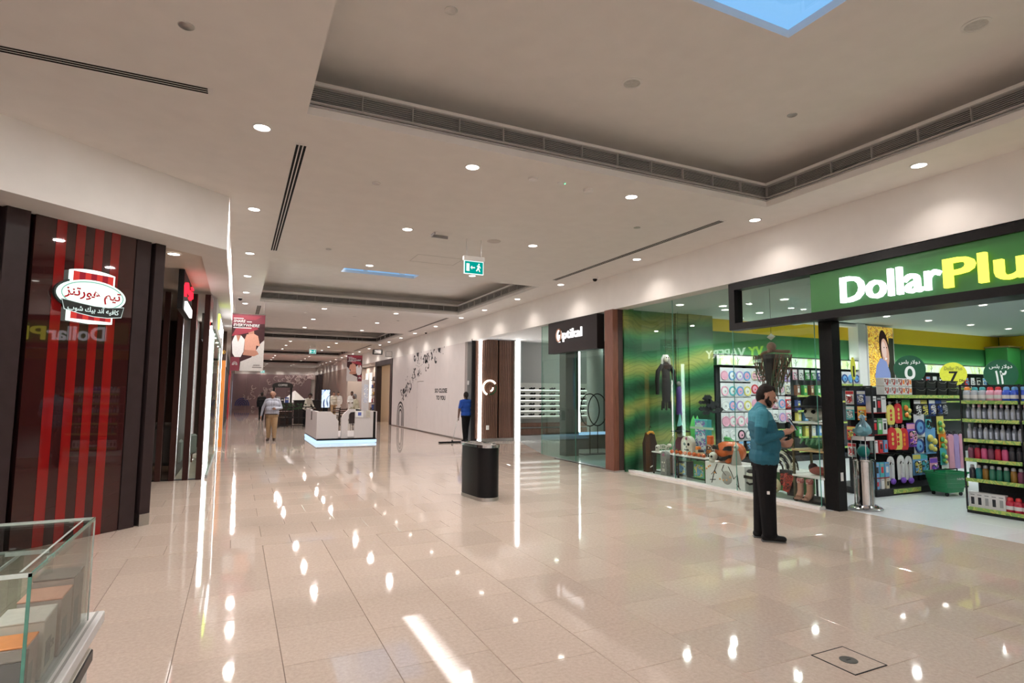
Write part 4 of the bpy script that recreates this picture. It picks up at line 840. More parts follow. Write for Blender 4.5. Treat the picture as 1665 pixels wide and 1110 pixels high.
def wallunit(name, label, x0, x1, y, levels, post=True):
    t = thing(name, label, 'shelving', ((x0+x1)/2, y, 0))
    b = MB(); b.box(x0, x1, y+.36, y+.38, .12, 2.34); b.build('back_panel', mat('pegboard', (.10, .10, .11), .6), t, True); b = MB(); b.bbox(x0, x1, y-.05, y+.38, 0, .14, .005); b.build('plinth', BLACKM, t, True)
    for x in (x0, x1): b = MB(); b.box(x-.015, x+.015, y+.30, y+.37, .1, 2.34); b.build('upright', BLACKM, t, True)
    for z in levels:
        b = MB(); b.bbox(x0+.01, x1-.01, y, y+.36, z-.02, z, .003); b.build('shelf', BLACKM, t, True); b = MB(); b.box(x0+.01, x1-.01, y-.006, y, z-.035, z+.01); b.build('price_rail', RAIL, t, True)
    return t
wallunit('wall_shelving', 'back wall shelving bay hung with packed plates beside the leaf panels', 10.42, 11.40, 10.16, [.3])
wallunit('wall_shelving', 'back wall shelving bay behind the hanging brown ghost', 11.42, 12.85, 10.16, [.3, .8])
wallunit('wall_shelving', 'back wall shelving bay with green price rails behind the skull hat', 12.87, 14.5, 10.16, [1.64, 1.26, .95, .6, .25])
wallunit('wall_shelving', 'back wall shelving bay holding blue packs left of the white column', 14.52, 15.5, 10.16, [1.95, 1.5, .95, .3]); wallunit('wall_shelving', 'long back wall shelving bay right of the photo poster', 17.1, 22.4, 10.16, [1.9, 1.5, .95, .3])
rows = [2.30, 1.93, 1.58, 1.22, .88]; pal = [['pink', 'blue', 'lilac', 'blue'], ['pink', 'teal', 'blue', 'yellow'], ['white', 'blue', 'lilac', 'yellow'], ['pink', 'pink', 'pink', 'white'], ['white', 'white', 'black', 'grey']]
for r, z in enumerate(rows):
    for c in range(4):
        cc = pal[r][c]; pack('plate', cc, (10.55+.245*c+rg.uniform(-.01, .01), 10.30, z), 'round %s plate pack, %s from the leaf panel in the %s row down' % (cc, ORD[c], ORD[r]), 'packed plates on the back wall', 0, 1.12 if r != 3 else 1.2, 'white' if (r+c) % 3 else 'pink')
for c, cc in enumerate(('white', 'grey', 'white', 'black')): pack('card', cc, (10.55+.245*c, 10.30, .53), '%s carded pack in the row under the plates, %s from the leaf panel' % (cc, ORD[c]), 'carded packs under the plates', 0, .8, 'blue')
p2 = ['cream', 'pink', 'blue', 'red', 'white', 'lilac', 'pink', 'grey']
for r, z in enumerate((2.30, 1.98, 1.62, 1.28)):
    for c in range(6):
        cc = p2[(r*3+c) % 8]; pack('card' if c % 2 else 'plate', cc, (11.54+.235*c, 10.30, z), '%s pack on the wall behind the net ghost, %s from left in row %s' % (cc, ORD[c], ('one', 'two', 'three', 'four')[r]), 'packs behind the hanging ghost', 0, 1.1, 'white' if c % 2 else 'pink')
for c in range(7):
    cc = ['pink', 'white', 'green', 'green', 'dark blue', 'white', 'blue'][c]; pack('card', cc, (13.0+.235*c, 10.30, 2.31), '%s carded pack above the green price rails, %s from left in the top row' % (cc, ORD[c]), 'top row of packs beside the pillar', 0, .95, 'white')
for r, (z, cols) in enumerate(((1.64, ['brown', 'green', 'brown', 'green', 'cream', 'blue']), (1.26, ['dark blue', 'black', 'dark blue', 'yellow', 'dark blue', 'black']), (.95, ['yellow', 'blue', 'orange', 'white', 'blue', 'yellow']), (.6, ['green', 'yellow', 'white', 'blue', 'green', 'white']))):
    for c, cc in enumerate(cols): pack('tall', cc, (13.02+.26*c, 10.22, z+.24*1.1), 'upright %s carton on the %s wall shelf beside the pillar, %s from left' % (cc, ORD[r], ORD[c]), 'cartons on the railed shelves', 0, 1.1, ['white', 'yellow', 'cream'][(r+c) % 3])
for c in range(4):
    pack('plate', 'dark blue' if c % 2 else 'blue', (14.7+.25*c, 10.30, 2.30), '%s pack left of the white wall column, %s in the row' % ('dark blue' if c % 2 else 'blue', ORD[c]), 'blue packs by the white column', 0, 1.1, 'blue')
for c in range(14):
    cc = ['white', 'white', 'cream', 'grey', 'red', 'white'][c % 6]; pack('card', cc, (17.35+.34*c, 10.25, 2.24), '%s carded pack right of the child poster, %s along the top row' % (cc, ORD[c]), 'packs right of the poster', 0, 1.1, ['black', 'blue', 'white'][c % 3])
# ------------------------------------------------------------------ gondola facing the entrance
gd = thing('gondola', 'black toy gondola inside the entrance with hanging goods and green price rails', 'gondola', (10.7, 6.5, 0))
b = MB(); b.bbox(9.42, 12.05, 6.03, 6.95, 0, .11, .005); b.build('plinth', BLACKM, gd, True)
b = MB(); b.box(9.46, 12.0, 6.46, 6.50, .1, 1.78); b.build('back_panel', BLACKM, gd, True)
for x in (9.44, 9.86, 10.62, 11.3, 12.03): b = MB(); b.box(x-.014, x+.014, 6.42, 6.47, .1, 1.80); b.build('upright', BLACKM, gd, True)
for y in (6.05, 6.92): b = MB(); b.box(9.43, 9.455, y-.012, y+.012, .1, 1.80); b.build('upright', BLACKM, gd, True)
b = MB(); b.box(9.43, 9.455, 6.05, 6.92, 1.775, 1.80); b.build('top_rail', BLACKM, gd, True)
b = MB(); b.bbox(9.86, 12.02, 6.06, 6.48, 1.63, 1.65, .003); b.build('shelf', BLACKM, gd, True); b = MB(); b.box(9.86, 12.02, 6.045, 6.06, 1.60, 1.655); b.build('price_rail', RAIL, gd, True)
for a, c in ((9.86, 10.6), (11.6, 12.03)): b = MB(); b.box(a, c, 6.022, 6.03, .03, .10); b.build('price_rail', RAIL, gd, True)
for z in (.30, .70, 1.0, 1.36): b = MB(); b.bbox(9.45, 9.86, 6.08, 6.46, z-.015, z, .003); b.build('shelf', mat('red_shelf', (.28, .01, .015), .5), gd, True)
for r in range(2):
    for c in range(4): pack('box', 'white', (9.97+.19*c, 6.10, 1.652+.145*(r+1)), 'white carton with picture, %s from left in the %s layer on the gondola top' % (ORD[c], ('lower', 'upper')[r]), 'picture cartons on the gondola top', 0, 1.0 if True else 1, 'orange' if c > 1 else 'grey')
def crate(label, x, y, z):
    t = thing('storage_basket', label, 'basket', (x, y, z), 0, 'black baskets on the gondola top')
    b = MB(); b.v = []; v = [(-.135, 0, 0), (.135, 0, 0), (.135, .2, 0), (-.135, .2, 0), (-.15, -.015, .125), (.15, -.015, .125), (.15, .215, .125), (-.15, .215, .125)]
    b.add(v, [(0, 3, 2, 1), (0, 1, 5, 4), (1, 2, 6, 5), (2, 3, 7, 6), (3, 0, 4, 7), (4, 5, 6, 7)]); b.build('body', mat('basket_black', (.022, .022, .02), .45, bump=.4, scale=60), t)
    b = MB(); b.box(-.155, .155, -.022, -.012, .112, .13); b.build('rim', BLACKM, t); b = MB(); b.tube([(-.12, -.018, .11), (-.06, -.024, .085), (.06, -.024, .085), (.12, -.018, .11)], .005, 5); b.build('handle', mat('olive_handle', (.10, .10, .08), .5), t); return t
c0 = None
for r in range(2):
    for c in range(4):
        lab = 'black plastic basket, %s from left in the %s layer on the gondola top' % (ORD[c], ('lower', 'upper')[r]); loc = (10.87+.33*c, 6.10, 1.652+.135*r)
        if c0 is None: c0 = crate(lab, *loc)
        else: dup(c0, loc, 0, lab)
Y0 = 6.10
GPOS = ['leftmost of the top row', 'second of the top row', 'third of the top row', 'leftmost of the second row', 'second of the second row', 'third of the second row', 'fourth of the second row', 'fourth of the top row', 'fifth of the top row', 'sixth of the top row', 'seventh of the top row', 'rightmost of the top row', 'under the fourth top pack', 'under the fifth top pack', 'above the green basket', 'right above the green basket', 'lowest row, behind the basket', 'lowest row, second behind the basket', 'lowest row, third behind the basket', 'topmost of the right column', 'second of the right column', 'third of the right column', 'lowest of the right column', 'leftmost at the bottom', 'middle one at the bottom', 'rightmost at the bottom']
GG = 'toys hanging on the gondola front'
for i, (k, c, x, z, c2, s) in enumerate((('board', 'yellow', 9.97, 1.50, 'red', .82), ('board', 'red', 10.20, 1.52, 'yellow', .82), ('bag', 'orange', 10.48, 1.57, 'green', 1.15), ('board', 'red', 9.98, 1.12, 'yellow', .9), ('board', 'yellow', 10.15, 1.11, 'red', .9), ('board', 'red', 10.34, 1.10, 'orange', .9), ('card', 'purple', 10.55, 1.17, 'pink', 1.45),
    ('card', 'black', 10.78, 1.58, 'white', 1.1), ('card', 'black', 11.0, 1.58, 'yellow', 1.1), ('card', 'dark blue', 11.2, 1.58, 'white', 1.05), ('card', 'black', 11.42, 1.58, 'dark blue', 1.05), ('card', 'black', 11.6, 1.58, 'grey', 1.05),
    ('plate', 'dark blue', 10.79, 1.32, 'blue', 1.3), ('card', 'teal', 11.08, 1.3, 'black', .95), ('plate', 'dark blue', 10.79, .98, 'blue', 1.2), ('bag', 'yellow', 11.1, 1.08, 'blue', 1.5), ('card', 'blue', 10.68, .64, 'yellow', 1.3), ('card', 'blue', 10.9, .64, 'teal', 1.3), ('card', 'pink', 11.15, .56, 'purple', 1.3),
    ('bag', 'green', 11.44, 1.28, 'yellow', 1.05), ('bag', 'green', 11.5, 1.0, 'orange', 1.1), ('bag', 'green', 11.46, .72, 'teal', 1.0), ('bag', 'green', 11.52, .45, 'white', 1.1), ('spade', 'white', 9.96, .64, 'purple', .92), ('spade', 'white', 10.2, .65, 'purple', .92), ('spade', 'white', 10.43, .63, 'purple', .92))):
    pack(k, c, (x, Y0+.012*(i % 3), z), {'board': '%s and %s swim board', 'bag': '%s toys on %s card', 'card': '%s pack with %s header', 'plate': '%s and %s goggles', 'spade': '%s card with %s spade'}[k] % (c, c2)+' on the gondola front, %s' % GPOS[i], GG, 0, s, c2)
    hk = MB(); hk.tube([(x, 6.46, z+.012), (x, 6.06, z+.012), (x, 6.05, z+.03)], .004, 5); hk.build('hook', STEEL, gd, True)
for i in range(5):
    t = thing('hanging_garment', '%s swim garment hanging at the right end of the gondola, %s from the left' % (('pink', 'purple', 'pale pink', 'black', 'rose')[i], ORD[i]), 'garment', (11.72+.085*i, 6.12+.07*(i % 2), .95), 0, 'garments on the gondola'); b = MB()
    b.prism([(-.05, 0), (-.09, -.05), (-.07, -.3), (-.085, -.62), (.085, -.62), (.07, -.3), (.09, -.05), (.05, 0)], -.02, .03, 'y'); b.build('cloth', pm(('pink', 'purple', 'lilac', 'black', 'pink')[i]), t); b = MB(); b.tube([(-.08, 0, -.02), (0, 0, .05), (.08, 0, -.02)], .006, 5); b.build('hanger', BLACK, t)
# end of the gondola facing the mall: small carded toys
for r, z in enumerate((1.72, 1.46, 1.12, .84)):
    for c in range(4):
        cc = ['red', 'blue', 'white', 'dark blue', 'teal', 'orange'][(r*2+c) % 6]; pack('card', cc, (9.425, 6.82-.2*c, z), 'small %s carded toy on the gondola end, %s from left in row %s' % (cc, ORD[c], ('one', 'two', 'three', 'four')[r]), 'carded toys on the gondola end', -pi/2, .82, ['white', 'yellow', 'red'][(r+c) % 3])
for r, (z, cols) in enumerate(((1.36, ('white', 'black', 'white')), (1.0, ('black', 'green', 'white')), (.70, ('white', 'red', 'blue')), (.30, ('blue', 'teal', 'blue')), (.11, ('blue', 'white', 'cream')))):
    for c, cc in enumerate(cols): h = (.27, .26, .2, .24, .17)[r]; pack('tall', cc, (9.55+.13*c, 6.085, z+h), 'small %s box in the gondola corner, %s from left on the %s red shelf' % (cc, ORD[c], ORD[r]), 'boxes in the gondola corner', 0, h/.24, ['black', 'red', 'white'][(r+c) % 3])

# ------------------------------------------------------------------ bottle rack
rk = thing('bottle_rack', 'black bottle rack with six green railed shelves at the right of the entrance', 'rack', (9.65, 3.9, 0)); RX = 9.42; LV = [1.56, 1.30, 1.02, .75, .47, .075]
b = MB(); b.box(RX+.36, RX+.38, 3.0, 4.76, .07, 1.8); b.build('back_panel', BLACKM, rk, True); b = MB(); b.bbox(RX+.01, RX+.42, 3.0, 4.76, 0, .055, .004); b.build('plinth', BLACKM, rk, True)
for y in (4.75, 4.05, 3.35): 
    for x in (RX+.012, RX+.35): b = MB(); b.box(x-.01, x+.01, y-.01, y+.01, .05, 1.8); b.build('upright', BLACKM, rk, True)
b = MB(); b.box(RX, RX+.36, 4.735, 4.76, 1.78, 1.8); b.build('top_rail', BLACKM, rk, True)
for z in LV:
    b = MB(); b.bbox(RX, RX+.36, 3.0, 4.75, z-.018, z, .003); b.build('shelf', BLACKM, rk, True)
    for a in (4.07, 3.37): b = MB(); b.box(RX-.012, RX-.001, a, a+.665, z-.03, z+.018); b.build('price_rail', RAIL, rk, True)
GB = {}
def bottle(kind, c, loc, label, capc='white'):
    key = (kind, c, capc); g = 'bottles on the bottle rack'
    if key in GB: return dup(GB[key], loc, 0, label, g)
    t = thing('bottle' if kind != 'carton' else 'carton', label, 'bottle' if kind != 'carton' else 'carton', loc, 0, g if kind != 'carton' else 'white cartons on the bottle rack'); GB[key] = t
    prof = {'jug': [(.048, 0), (.052, .01), (.052, .12), (.046, .15), (.03, .165)], 'slim': [(.028, 0), (.031, .008), (.031, .12), (.026, .15), (.013, .175), (.013, .185)], 'flask': [(.034, 0), (.037, .008), (.037, .13), (.03, .155), (.022, .165)]}.get(kind)
    m = BOT.get(c)
    if kind == 'carton': b = MB(); b.bbox(-.04, .04, -.045, .045, 0, .22, .003); b.build('box', pm('white'), t); b = MB(); b.box(-.041, -.0395, -.02, .02, .05, .15); b.build('picture_print', pm(c), t); b = MB(); b.box(-.041, -.0395, -.025, .025, .175, .19); b.build('label', pm('grey'), t); return t
    b = MB(); b.lathe(prof, 16); b.build('body', m, t); h = prof[-1][1]; r = prof[-1][0]
    b = MB(); b.lathe([(r*1.15, h-.002), (r*1.2, h+.012), (r*1.0, h+.035), (r*.5, h+.042)], 14); b.build('cap', pm(capc), t)
    b = MB(); b.lathe([(prof[1][0]+.0006, .045), (prof[1][0]+.0006, .095)], 16, cap=False); b.build('label', pm('white') if kind == 'jug' else m, t) if kind == 'jug' else None
    if kind == 'slim': b = MB(); b.box(-.0325, -.0305, -.012, .012, .03, .12); b.build('label', mat('bottle_label', (.50, .56, .70), .4), t)
    if kind == 'jug': b = MB(); b.tube([(-.02, -.05, h-.02), (-.02, -.075, h-.03), (-.02, -.075, .07), (-.02, -.05, .06)], .009, 6); b.build('handle', pm(capc), t)
    return t
BOT = {'clear': mat('clear_plastic', (.46, .50, .56), .12, var=.35, scale=9), 'pink': pm('pink'), 'blue': mat('bottle_blue', (.04, .10, .55), .2), 'smoke': mat('smoke_plastic', (.20, .23, .29), .12, var=.5, scale=9), 'red': mat('bottle_red', (.42, .02, .05), .2), 'rose': mat('bottle_rose', (.60, .10, .25), .2), 'teal': mat('bottle_teal', (.02, .20, .22), .2), 'amber': mat('bottle_amber', (.22, .12, .02), .2), 'green': mat('bottle_green', (.02, .14, .09), .2), 'dark': mat('bottle_dark', (.03, .03, .04), .2), 'plum': mat('bottle_plum', (.18, .05, .10), .2)}
SHN = ['top', 'second', 'third', 'fourth', 'fifth', 'lowest']
plan = [[('jug', c, k) for c, k in (('clear', 'orange'), ('clear', 'teal'), ('clear', 'teal'), ('pink', 'red'), ('pink', 'red'), ('blue', 'blue'), ('blue', 'blue'), ('blue', 'blue'))],
        [('slim', 'clear' if i % 3 else 'smoke', ['grey', 'white', 'pink', 'white'][i % 4]) for i in range(11)], [('slim', 'smoke' if i % 3 else 'clear', 'black' if i % 2 else 'grey') for i in range(11)],
        [('flask', c, 'black') for c in ('plum', 'red', 'rose', 'plum', 'red', 'rose', 'dark', 'dark', 'teal')], [('flask', c, 'grey') for c in ('dark', 'teal', 'amber', 'green', 'green', 'green', 'amber', 'plum', 'teal')], [('carton', c, 'white') for c in ('black', 'black', 'grey', 'black', 'grey')]+[('jug', 'red', 'red')]*3]
for s, row in enumerate(plan):
    n = len(row); pitch = {'jug': .094, 'slim': .066, 'flask': .081, 'carton': .085}
    y = 4.69
    for i, (k, c, cap) in enumerate(row+row[:4]):
        z = LV[s]+.001; lab = '%s%s on the %s bottle shelf, %s from inner end' % ({'jug': c+' water jug with '+cap+' cap', 'slim': 'slim '+c+' bottle with '+cap+' cap', 'flask': c+' drinking flask with '+cap+' cap', 'carton': 'white carton with '+c+' picture'}[k], '', SHN[s], ORD[i])
        bottle(k, c, (RX+.07, y, z), lab.replace('  ', ' '), cap); y -= pitch[k]
        if k == 'slim' and i < 9: bottle(k, c, (RX+.16, y+.03, z), ('back row slim %s bottle on the %s bottle shelf, %s from inner end' % (c, SHN[s], ORD[i])), cap)
# stock behind the rack
bk = thing('side_gondola', 'dark gondola with small white boxes behind the bottle rack', 'gondola', (12.6, 4.6, 0)); b = MB(); b.bbox(12.3, 12.8, 3.0, 5.4, 0, 1.62, .01); b.build('body', BLACKM, bk, True)
for z in (.5, .9, 1.3): b = MB(); b.box(12.285, 12.3, 3.0, 5.4, z, z+.045); b.build('price_rail', RAIL, bk, True)
for i in range(5): pack('box', 'white' if i % 2 else 'blue', (12.5, 5.2-.28*i, 1.625+.141), 'carton on top of the dark side gondola, %s from its inner end' % ORD[i], 'cartons on the side gondola', -pi/2, 1.0, ('red', 'blue', 'white')[i % 3])
# round aisle signs
def sign(label, x, y, z, rz, r, bg, digits, top, dc, h=None):
    t = thing('round_price_sign', label, 'sign', (x, y, z), rz, 'round price signs above the gondolas'); b = MB(); b.lathe([(r, -.006), (r, .006)], 36, (0, 0, 0), True, 'y'); b.build('disc', bg, t)
    text('numeral', digits, -r*.33, -r*.72, r*.66, r*.95, dc, .003, .015, FR((0, -.0065, 0), (1, 0, 0)), t, world=False)
    if top: text('lettering', top, -r*.66, r*.32, r*1.32, r*.34, dc if bg is not SY else mat('sign_text_dark', (.25, .28, .05), .5), .003, .008, FR((0, -.0065, 0), (1, 0, 0)), t, world=False)
    b = MB(); b.cyl((0, .012, -(h or r+.2)), .008, (h or r+.2), 8); b.build('stem', BLACKM, t); return t
SGN = mat('sign_green', (.015, .10, .05), .4); SY = mat('sign_yellow', (.72, .72, .06), .4); SWH = emis('sign_number_white', (.9, .95, .9), .8)
DP = '\uFEB2\uFEE0\uFE91 \uFEAD\uFEFB\uFEED\uFEA9'
sign('round dark green sign with an Arabic five above the picture cartons', 10.95, 6.30, 2.12, -.75, .25, SGN, '\u0665', DP, SWH, .35)
t7 = sign('round yellow sign reading 7 Dhs above the black baskets', 12.55, 6.42, 2.07, -.75, .225, SY, '7', 'Dollar Plus', mat('sign_ink', (.02, .02, .02), .5), .45); text('currency', 'Dhs', .09, -.15, .09, .05, mat('sign_ink'  , (.02, .02, .02), .5), .003, .01, FR((0, -.0065, 0), (1, 0, 0)), t7, world=False)
sign('round dark green sign with the Arabic number twelve above the bottle rack', 14.0, 6.3, 2.10, -.8, .29, SGN, '\u0661\u0662', DP, SWH, .5)
sign('narrow looking round yellow sign turned almost edge on left of the poster', 9.75, 6.55, 2.11, -.30+pi/2-.85, .20, SY, '1', None, mat('sign_ink', (.02, .02, .02), .5), .32)

# ------------------------------------------------------------------ shopping basket and chrome umbrella bag stand
bs = thing('shopping_basket', 'green wheeled plastic shopping basket standing on the white shop floor', 'basket', (10.78, 5.72, 0), -.12); GB_ = mat('basket_green', (.012, .20, .075), .35, var=.05)
b = MB(); n = 28
def sq(x, y, h):  # rounded rectangle ring
    return [((x-.05)*(1 if cos(a) > 0 else -1)*min(1, abs(cos(a))*1.6)+.05*cos(a), (y-.05)*(1 if sin(a) > 0 else -1)*min(1, abs(sin(a))*1.6)+.05*sin(a), h) for a in [2*pi*k/n for k in range(n)]]
L = [sq(.20, .15, .06), sq(.27, .19, .36), sq(.285, .205, .365), sq(.285, .205, .39), sq(.262, .185, .39), sq(.19, .14, .08)]; v = [p for r in L for p in r]
b.add(v, [(i*n+k, i*n+(k+1) % n, (i+1)*n+(k+1) % n, (i+1)*n+k) for i in range(len(L)-1) for k in range(n)]+[tuple(range(n-1, -1, -1)), tuple(range((len(L)-1)*n, len(L)*n))], True); b.build('tub', GB_, bs)
b = MB()
for z in (.14, .21, .28): b.tube([(p[0]*1.004, p[1]*1.004, z) for p in sq(.20+.07*(z-.06)/.3, .15+.04*(z-.06)/.3, z)], .006, 5, True)
b.build('rib', GB_, bs); b = MB(); b.tube([(-.27, .0, .385), (-.27, .0, .42), (.27, .0, .42), (.27, .0, .385)], .012, 6); b.build('handle', BLACKM, bs)
for sx in (-1, 1):
    for sy in (-1, 1): b = MB(); b.cyl((sx*.16, sy*.11-.012, .03), .03, .024, 14, 'y'); b.build('wheel', BLACKM, bs)
text('lettering', 'DollarPlus', -.02, .27, .17, .03, TRIMW, .002, .006, FR((0, -.188, 0), (1, 0, 0)), bs, world=False)
ub_ = thing('umbrella_bag_stand', 'chrome umbrella bagging stand with a clear box on top beside the black pillar', 'stand', (8.33, 5.50, .001))
b = MB(); b.lathe([(.215, 0), (.22, .015), (.20, .03), (.165, .035), (.15, .06), (.12, .07)], 32); b.build('base', CHROME, ub_); b = MB(); b.lathe([(.115, .06), (.115, .68), (.13, .69), (.13, .71)], 32); b.build('cylinder', CHROME, ub_)
for a in (.9, 2.6, 4.4): b = MB(); b.tube([(.145*cos(a), .145*sin(a), .06), (.145*cos(a), .145*sin(a), .70)], .011, 8); b.build('rod', CHROME, ub_)
ACR = glassy('acrylic', (.86, .90, .90)); b = MB()
for q in ((-.103, .103, -.103, -.099), (-.103, .103, .099, .103), (-.103, -.099, -.103, .103), (.099, .103, -.103, .103)): b.box(*q, .71, 1.0)
b.build('clear_box', ACR, ub_); b = MB()
for sx in (-1, 1):
    for sy in (-1, 1): b.box(sx*.104-.003, sx*.104+.003, sy*.104-.003, sy*.104+.003, .71, .99)
b.build('box_edge', TRIMW, ub_); b = MB()
for q in ((-.108, .108, -.108, -.096), (-.108, .108, .096, .108), (-.108, -.096, -.108, .108), (.096, .108, -.108, .108)): b.box(*q, .985, 1.04)
b.build('white_rim', TRIMW, ub_); b = MB(); b.ball((0, 0, .82), .085, 16, (1, 1, 1.0)); b.build('teal_liner', mat('teal_plastic', (.02, .28, .27), .3), ub_)
pb = thing('plastic_bag', 'pale blue crumpled plastic bag and wrap lying on top of the chrome stand', 'bag', (8.33, 5.50, 1.042)); rb_ = random.Random(4); b = MB(); b.ball((0, 0, .08), .13, 18, (1, .9, .6)); b.v = [(p[0]*(1+rb_.uniform(-.15, .15)), p[1]*(1+rb_.uniform(-.15, .15)), max(0, p[2]*(1+rb_.uniform(-.2, .2)))) for p in b.v]; b.build('bag', mat('bag_blue', (.16, .36, .42), .3), pb)
b = MB(); b.lathe([(.085, .08), (.075, .15), (.04, .22), (.05, .26), (.02, .30)], 12, (.03, 0, 0)); b.v = [(p[0]+rb_.uniform(-.025, .025), p[1]+rb_.uniform(-.025, .025), p[2]+rb_.uniform(-.02, .02)) for p in b.v]; b.build('twisted_top', mat('bag_grey_blue', (.20, .32, .38), .35), pb)
# ------------------------------------------------------------------ window display
PUMP = mat('pumpkin_orange', (.58, .105, .012), .35, var=.08); BONE = mat('bone_white', (.72, .70, .62), .5, var=.08); CLOTHK = mat('black_cloth', (.012, .012, .013), .85, bump=.2); GREYS = mat('grave_grey', (.22, .22, .21), .8, var=.15, bump=.2)
tb = thing('display_table', 'long white topped display table on black legs in the shop window', 'table', (8.18, 9.0, .002))
b = MB(); b.bbox(-.28, .28, -.77, .77, .435, .46, .004); b.build('tabletop', TRIMW, tb); b = MB()
for x in (-.26, .24): b.box(x, x+.02, -.75, .75, .41, .435)
b.build('apron', BLACKM, tb)
for x in (-.25, .25):
    for y in (-.74, 0, .74): b = MB(); b.box(x-.012, x+.012, y-.012, y+.012, 0, .435); b.build('leg', BLACKM, tb)
b = MB(); b.box(-.25, .25, -.735, -.715, .05, .07); b.box(-.26, -.24, -.75, .75, .05, .07); b.build('stretcher', BLACKM, tb)
TZ = .463
def pumpkin(label, x, y, z, r, group=None):
    t = thing('pumpkin', label, 'pumpkin', (x, y, z), 0, group); b = MB(); n = 20; m = 8; v = []
    for i in range(m+1):
        th = pi*i/m
        for k in range(n): a = 2*pi*k/n; q = r*(1-.09*abs(cos(a*4)))*max(.05, sin(th)); v.append((q*cos(a), q*sin(a), r*.86*(1-cos(th))))
    b.add(v, [(i*n+k, i*n+(k+1) % n, (i+1)*n+(k+1) % n, (i+1)*n+k) for i in range(m) for k in range(n)], True); b.build('body', PUMP, t)
    b = MB(); b.tube([(0, 0, r*1.66), (.01, 0, r*1.9), (.03*r/.04, 0, r*2.05)], [r*.16, r*.12, r*.1], 6); b.build('stem', pm('green'), t); return t
for i in range(8):
    y = 9.22-.125*i; pumpkin('small orange pumpkin along the front of the window table, %s from the witch' % ORD[i], 7.97, y, TZ, .042+.002*(i % 3), 'small pumpkins on the window table')
def skull(b_, c, r): b_.ball(c, r, 14, (1, .85, .95)); b_.bbox(c[0]-r*.9, c[0]+r*.1, c[1]-r*.45, c[1]+r*.45, c[2]-r*1.25, c[2]-r*.55, r*.15)
def skullthing(label, x, y, z, r, rz=0, name='skull'):
    t = thing(name, label, 'ornament', (x, y, z), rz); b = MB(); skull(b, (0, 0, r*1.25), r); b.build('head', BONE, t); b = MB()
    for s in (-1, 1): b.ball((-r*.85, s*r*.34, r*1.3), r*.26, 10); 
    b.build('eye_sockets', BLACK, t); b = MB(); b.box(-r*.93, -r*.88, -r*.35, r*.35, r*.3, r*.36); b.build('teeth_line', BLACK, t); return t
skullthing('small white skull at the far end of the window table', 8.0, 9.68, TZ, .062)
sk = thing('skeleton_animal', 'white skeleton animal standing on the window table beside the skull', 'ornament', (7.97, 9.47, TZ)); b = MB()
b.tube([(0, -.14, .12), (0, 0, .15), (0, .12, .13)], .012, 6)
for i in range(5): y = -.1+.05*i; b.tube([(-.05*cos(a*pi/5), y, .13-.07*sin(a*pi/5)) for a in range(6)], .006, 5)
for y in (-.12, .1): 
    for x in (-.03, .03): b.tube([(x, y, .12), (x*1.3, y+.01, .06), (x*1.3, y, .0)], .008, 5)
b.build('bones', BONE, sk); b = MB(); b.ball((-.01, -.19, .15), .045, 12, (1, 1.25, .9)); b.build('head', BONE, sk)
cf = thing('hanging_robe', 'dark brown tall robe figure with an orange collar at the far end of the window', 'costume', (8.02, 9.98, .005)); b = MB(); b.prism([(-.13, 0), (.13, 0), (.15, .45), (.17, .55), (.09, .82), (-.07, .82), (-.15, .6)], -.05, .05, 'y'); b.build('robe', mat('robe_brown', (.022, .013, .010), .85, bump=.3), cf)
b = MB(); b.tube([(-.09, -.04, .80), (-.05, -.07, .84), (.03, -.07, .835), (.09, -.03, .80)], .025, 7); b.build('collar', mat('robe_orange', (.75, .33, .04), .6), cf); b = MB(); b.tube([(0, 0, .83), (0, 0, .92), (.02, 0, .96), (.05, 0, .93)], .008, 6); b.build('hanger_hook', BLACK, cf); b = MB(); b.tube([(-.03, -.055, .1), (.03, -.055, .13)], .01, 6); b.build('clasp', BONE, cf)
wt = thing('witch_figure', 'witch doll in a wide black hat and dark red dress on the window table', 'doll', (8.28, 9.30, TZ)); wt.scale = (.85, .85, 1)
b = MB(); b.lathe([(.22, 0), (.19, .1), (.12, .24), (.08, .31)], 18); b.build('dress', mat('witch_dress', (.09, .012, .03), .8, bump=.2), wt); b = MB(); b.ball((0, 0, .37), .085, 14, (1, .9, 1.1)); b.ball((-.085, 0, .36), .022, 8); b.build('head', mat('witch_grey', (.30, .27, .24), .7), wt)
b = MB(); b.lathe([(.235, .42), (.24, .43), (.10, .455), (.085, .50), (.0, .62)], 20, cap=False); b.build('hat', CLOTHK, wt); b = MB(); b.lathe([(.075, .53), (.035, .66), (.005, .79)], 12, (.0, .02, 0)); b.build('hat_tip', mat('hat_teal', (.18, .52, .50), .5), wt)
b = MB(); b.tube([(-.1, .15, .36), (-.14, .3, .12), (-.12, .35, .02)], .01, 6); b.build('broom', mat('broom', (.25, .2, .14), .8), wt); b = MB()
for s in (-1, 1): b.ball((-.075, s*.03, .39), .014, 8)
b.build('eyes', BLACK, wt)
gr = thing('spiked_headpiece', 'bright green pointed headpiece behind the witch in the window', 'costume', (8.38, 8.985, TZ)); b = MB()
for dy in (-.06, .05): b.lathe([(.055, .30), (.07, .55), (.035, .68), (.002, .76)], 10, (0, dy, 0))
b.lathe([(.10, 0), (.08, .3)], 12); b.build('spikes', mat('neon_green', (.12, .62, .16), .45), gr)
cbx = thing('costume_box', 'tall blue and white printed costume box standing behind the tombstone', 'box', (8.35, 8.74, TZ)); b = MB(); b.bbox(-.06, .06, -.17, .17, 0, .69, .004); b.build('carton', pm('teal'), cbx); b = MB(); b.box(-.062, -.06, -.12, .15, .03, .66); b.build('picture_print', picture('costume_print', [(.55, .75, .8), (.75, .85, .9), (.25, .12, .45), (.1, .5, .6), (.8, .8, .85)], 7, .3, 0, 1.5), cbx)
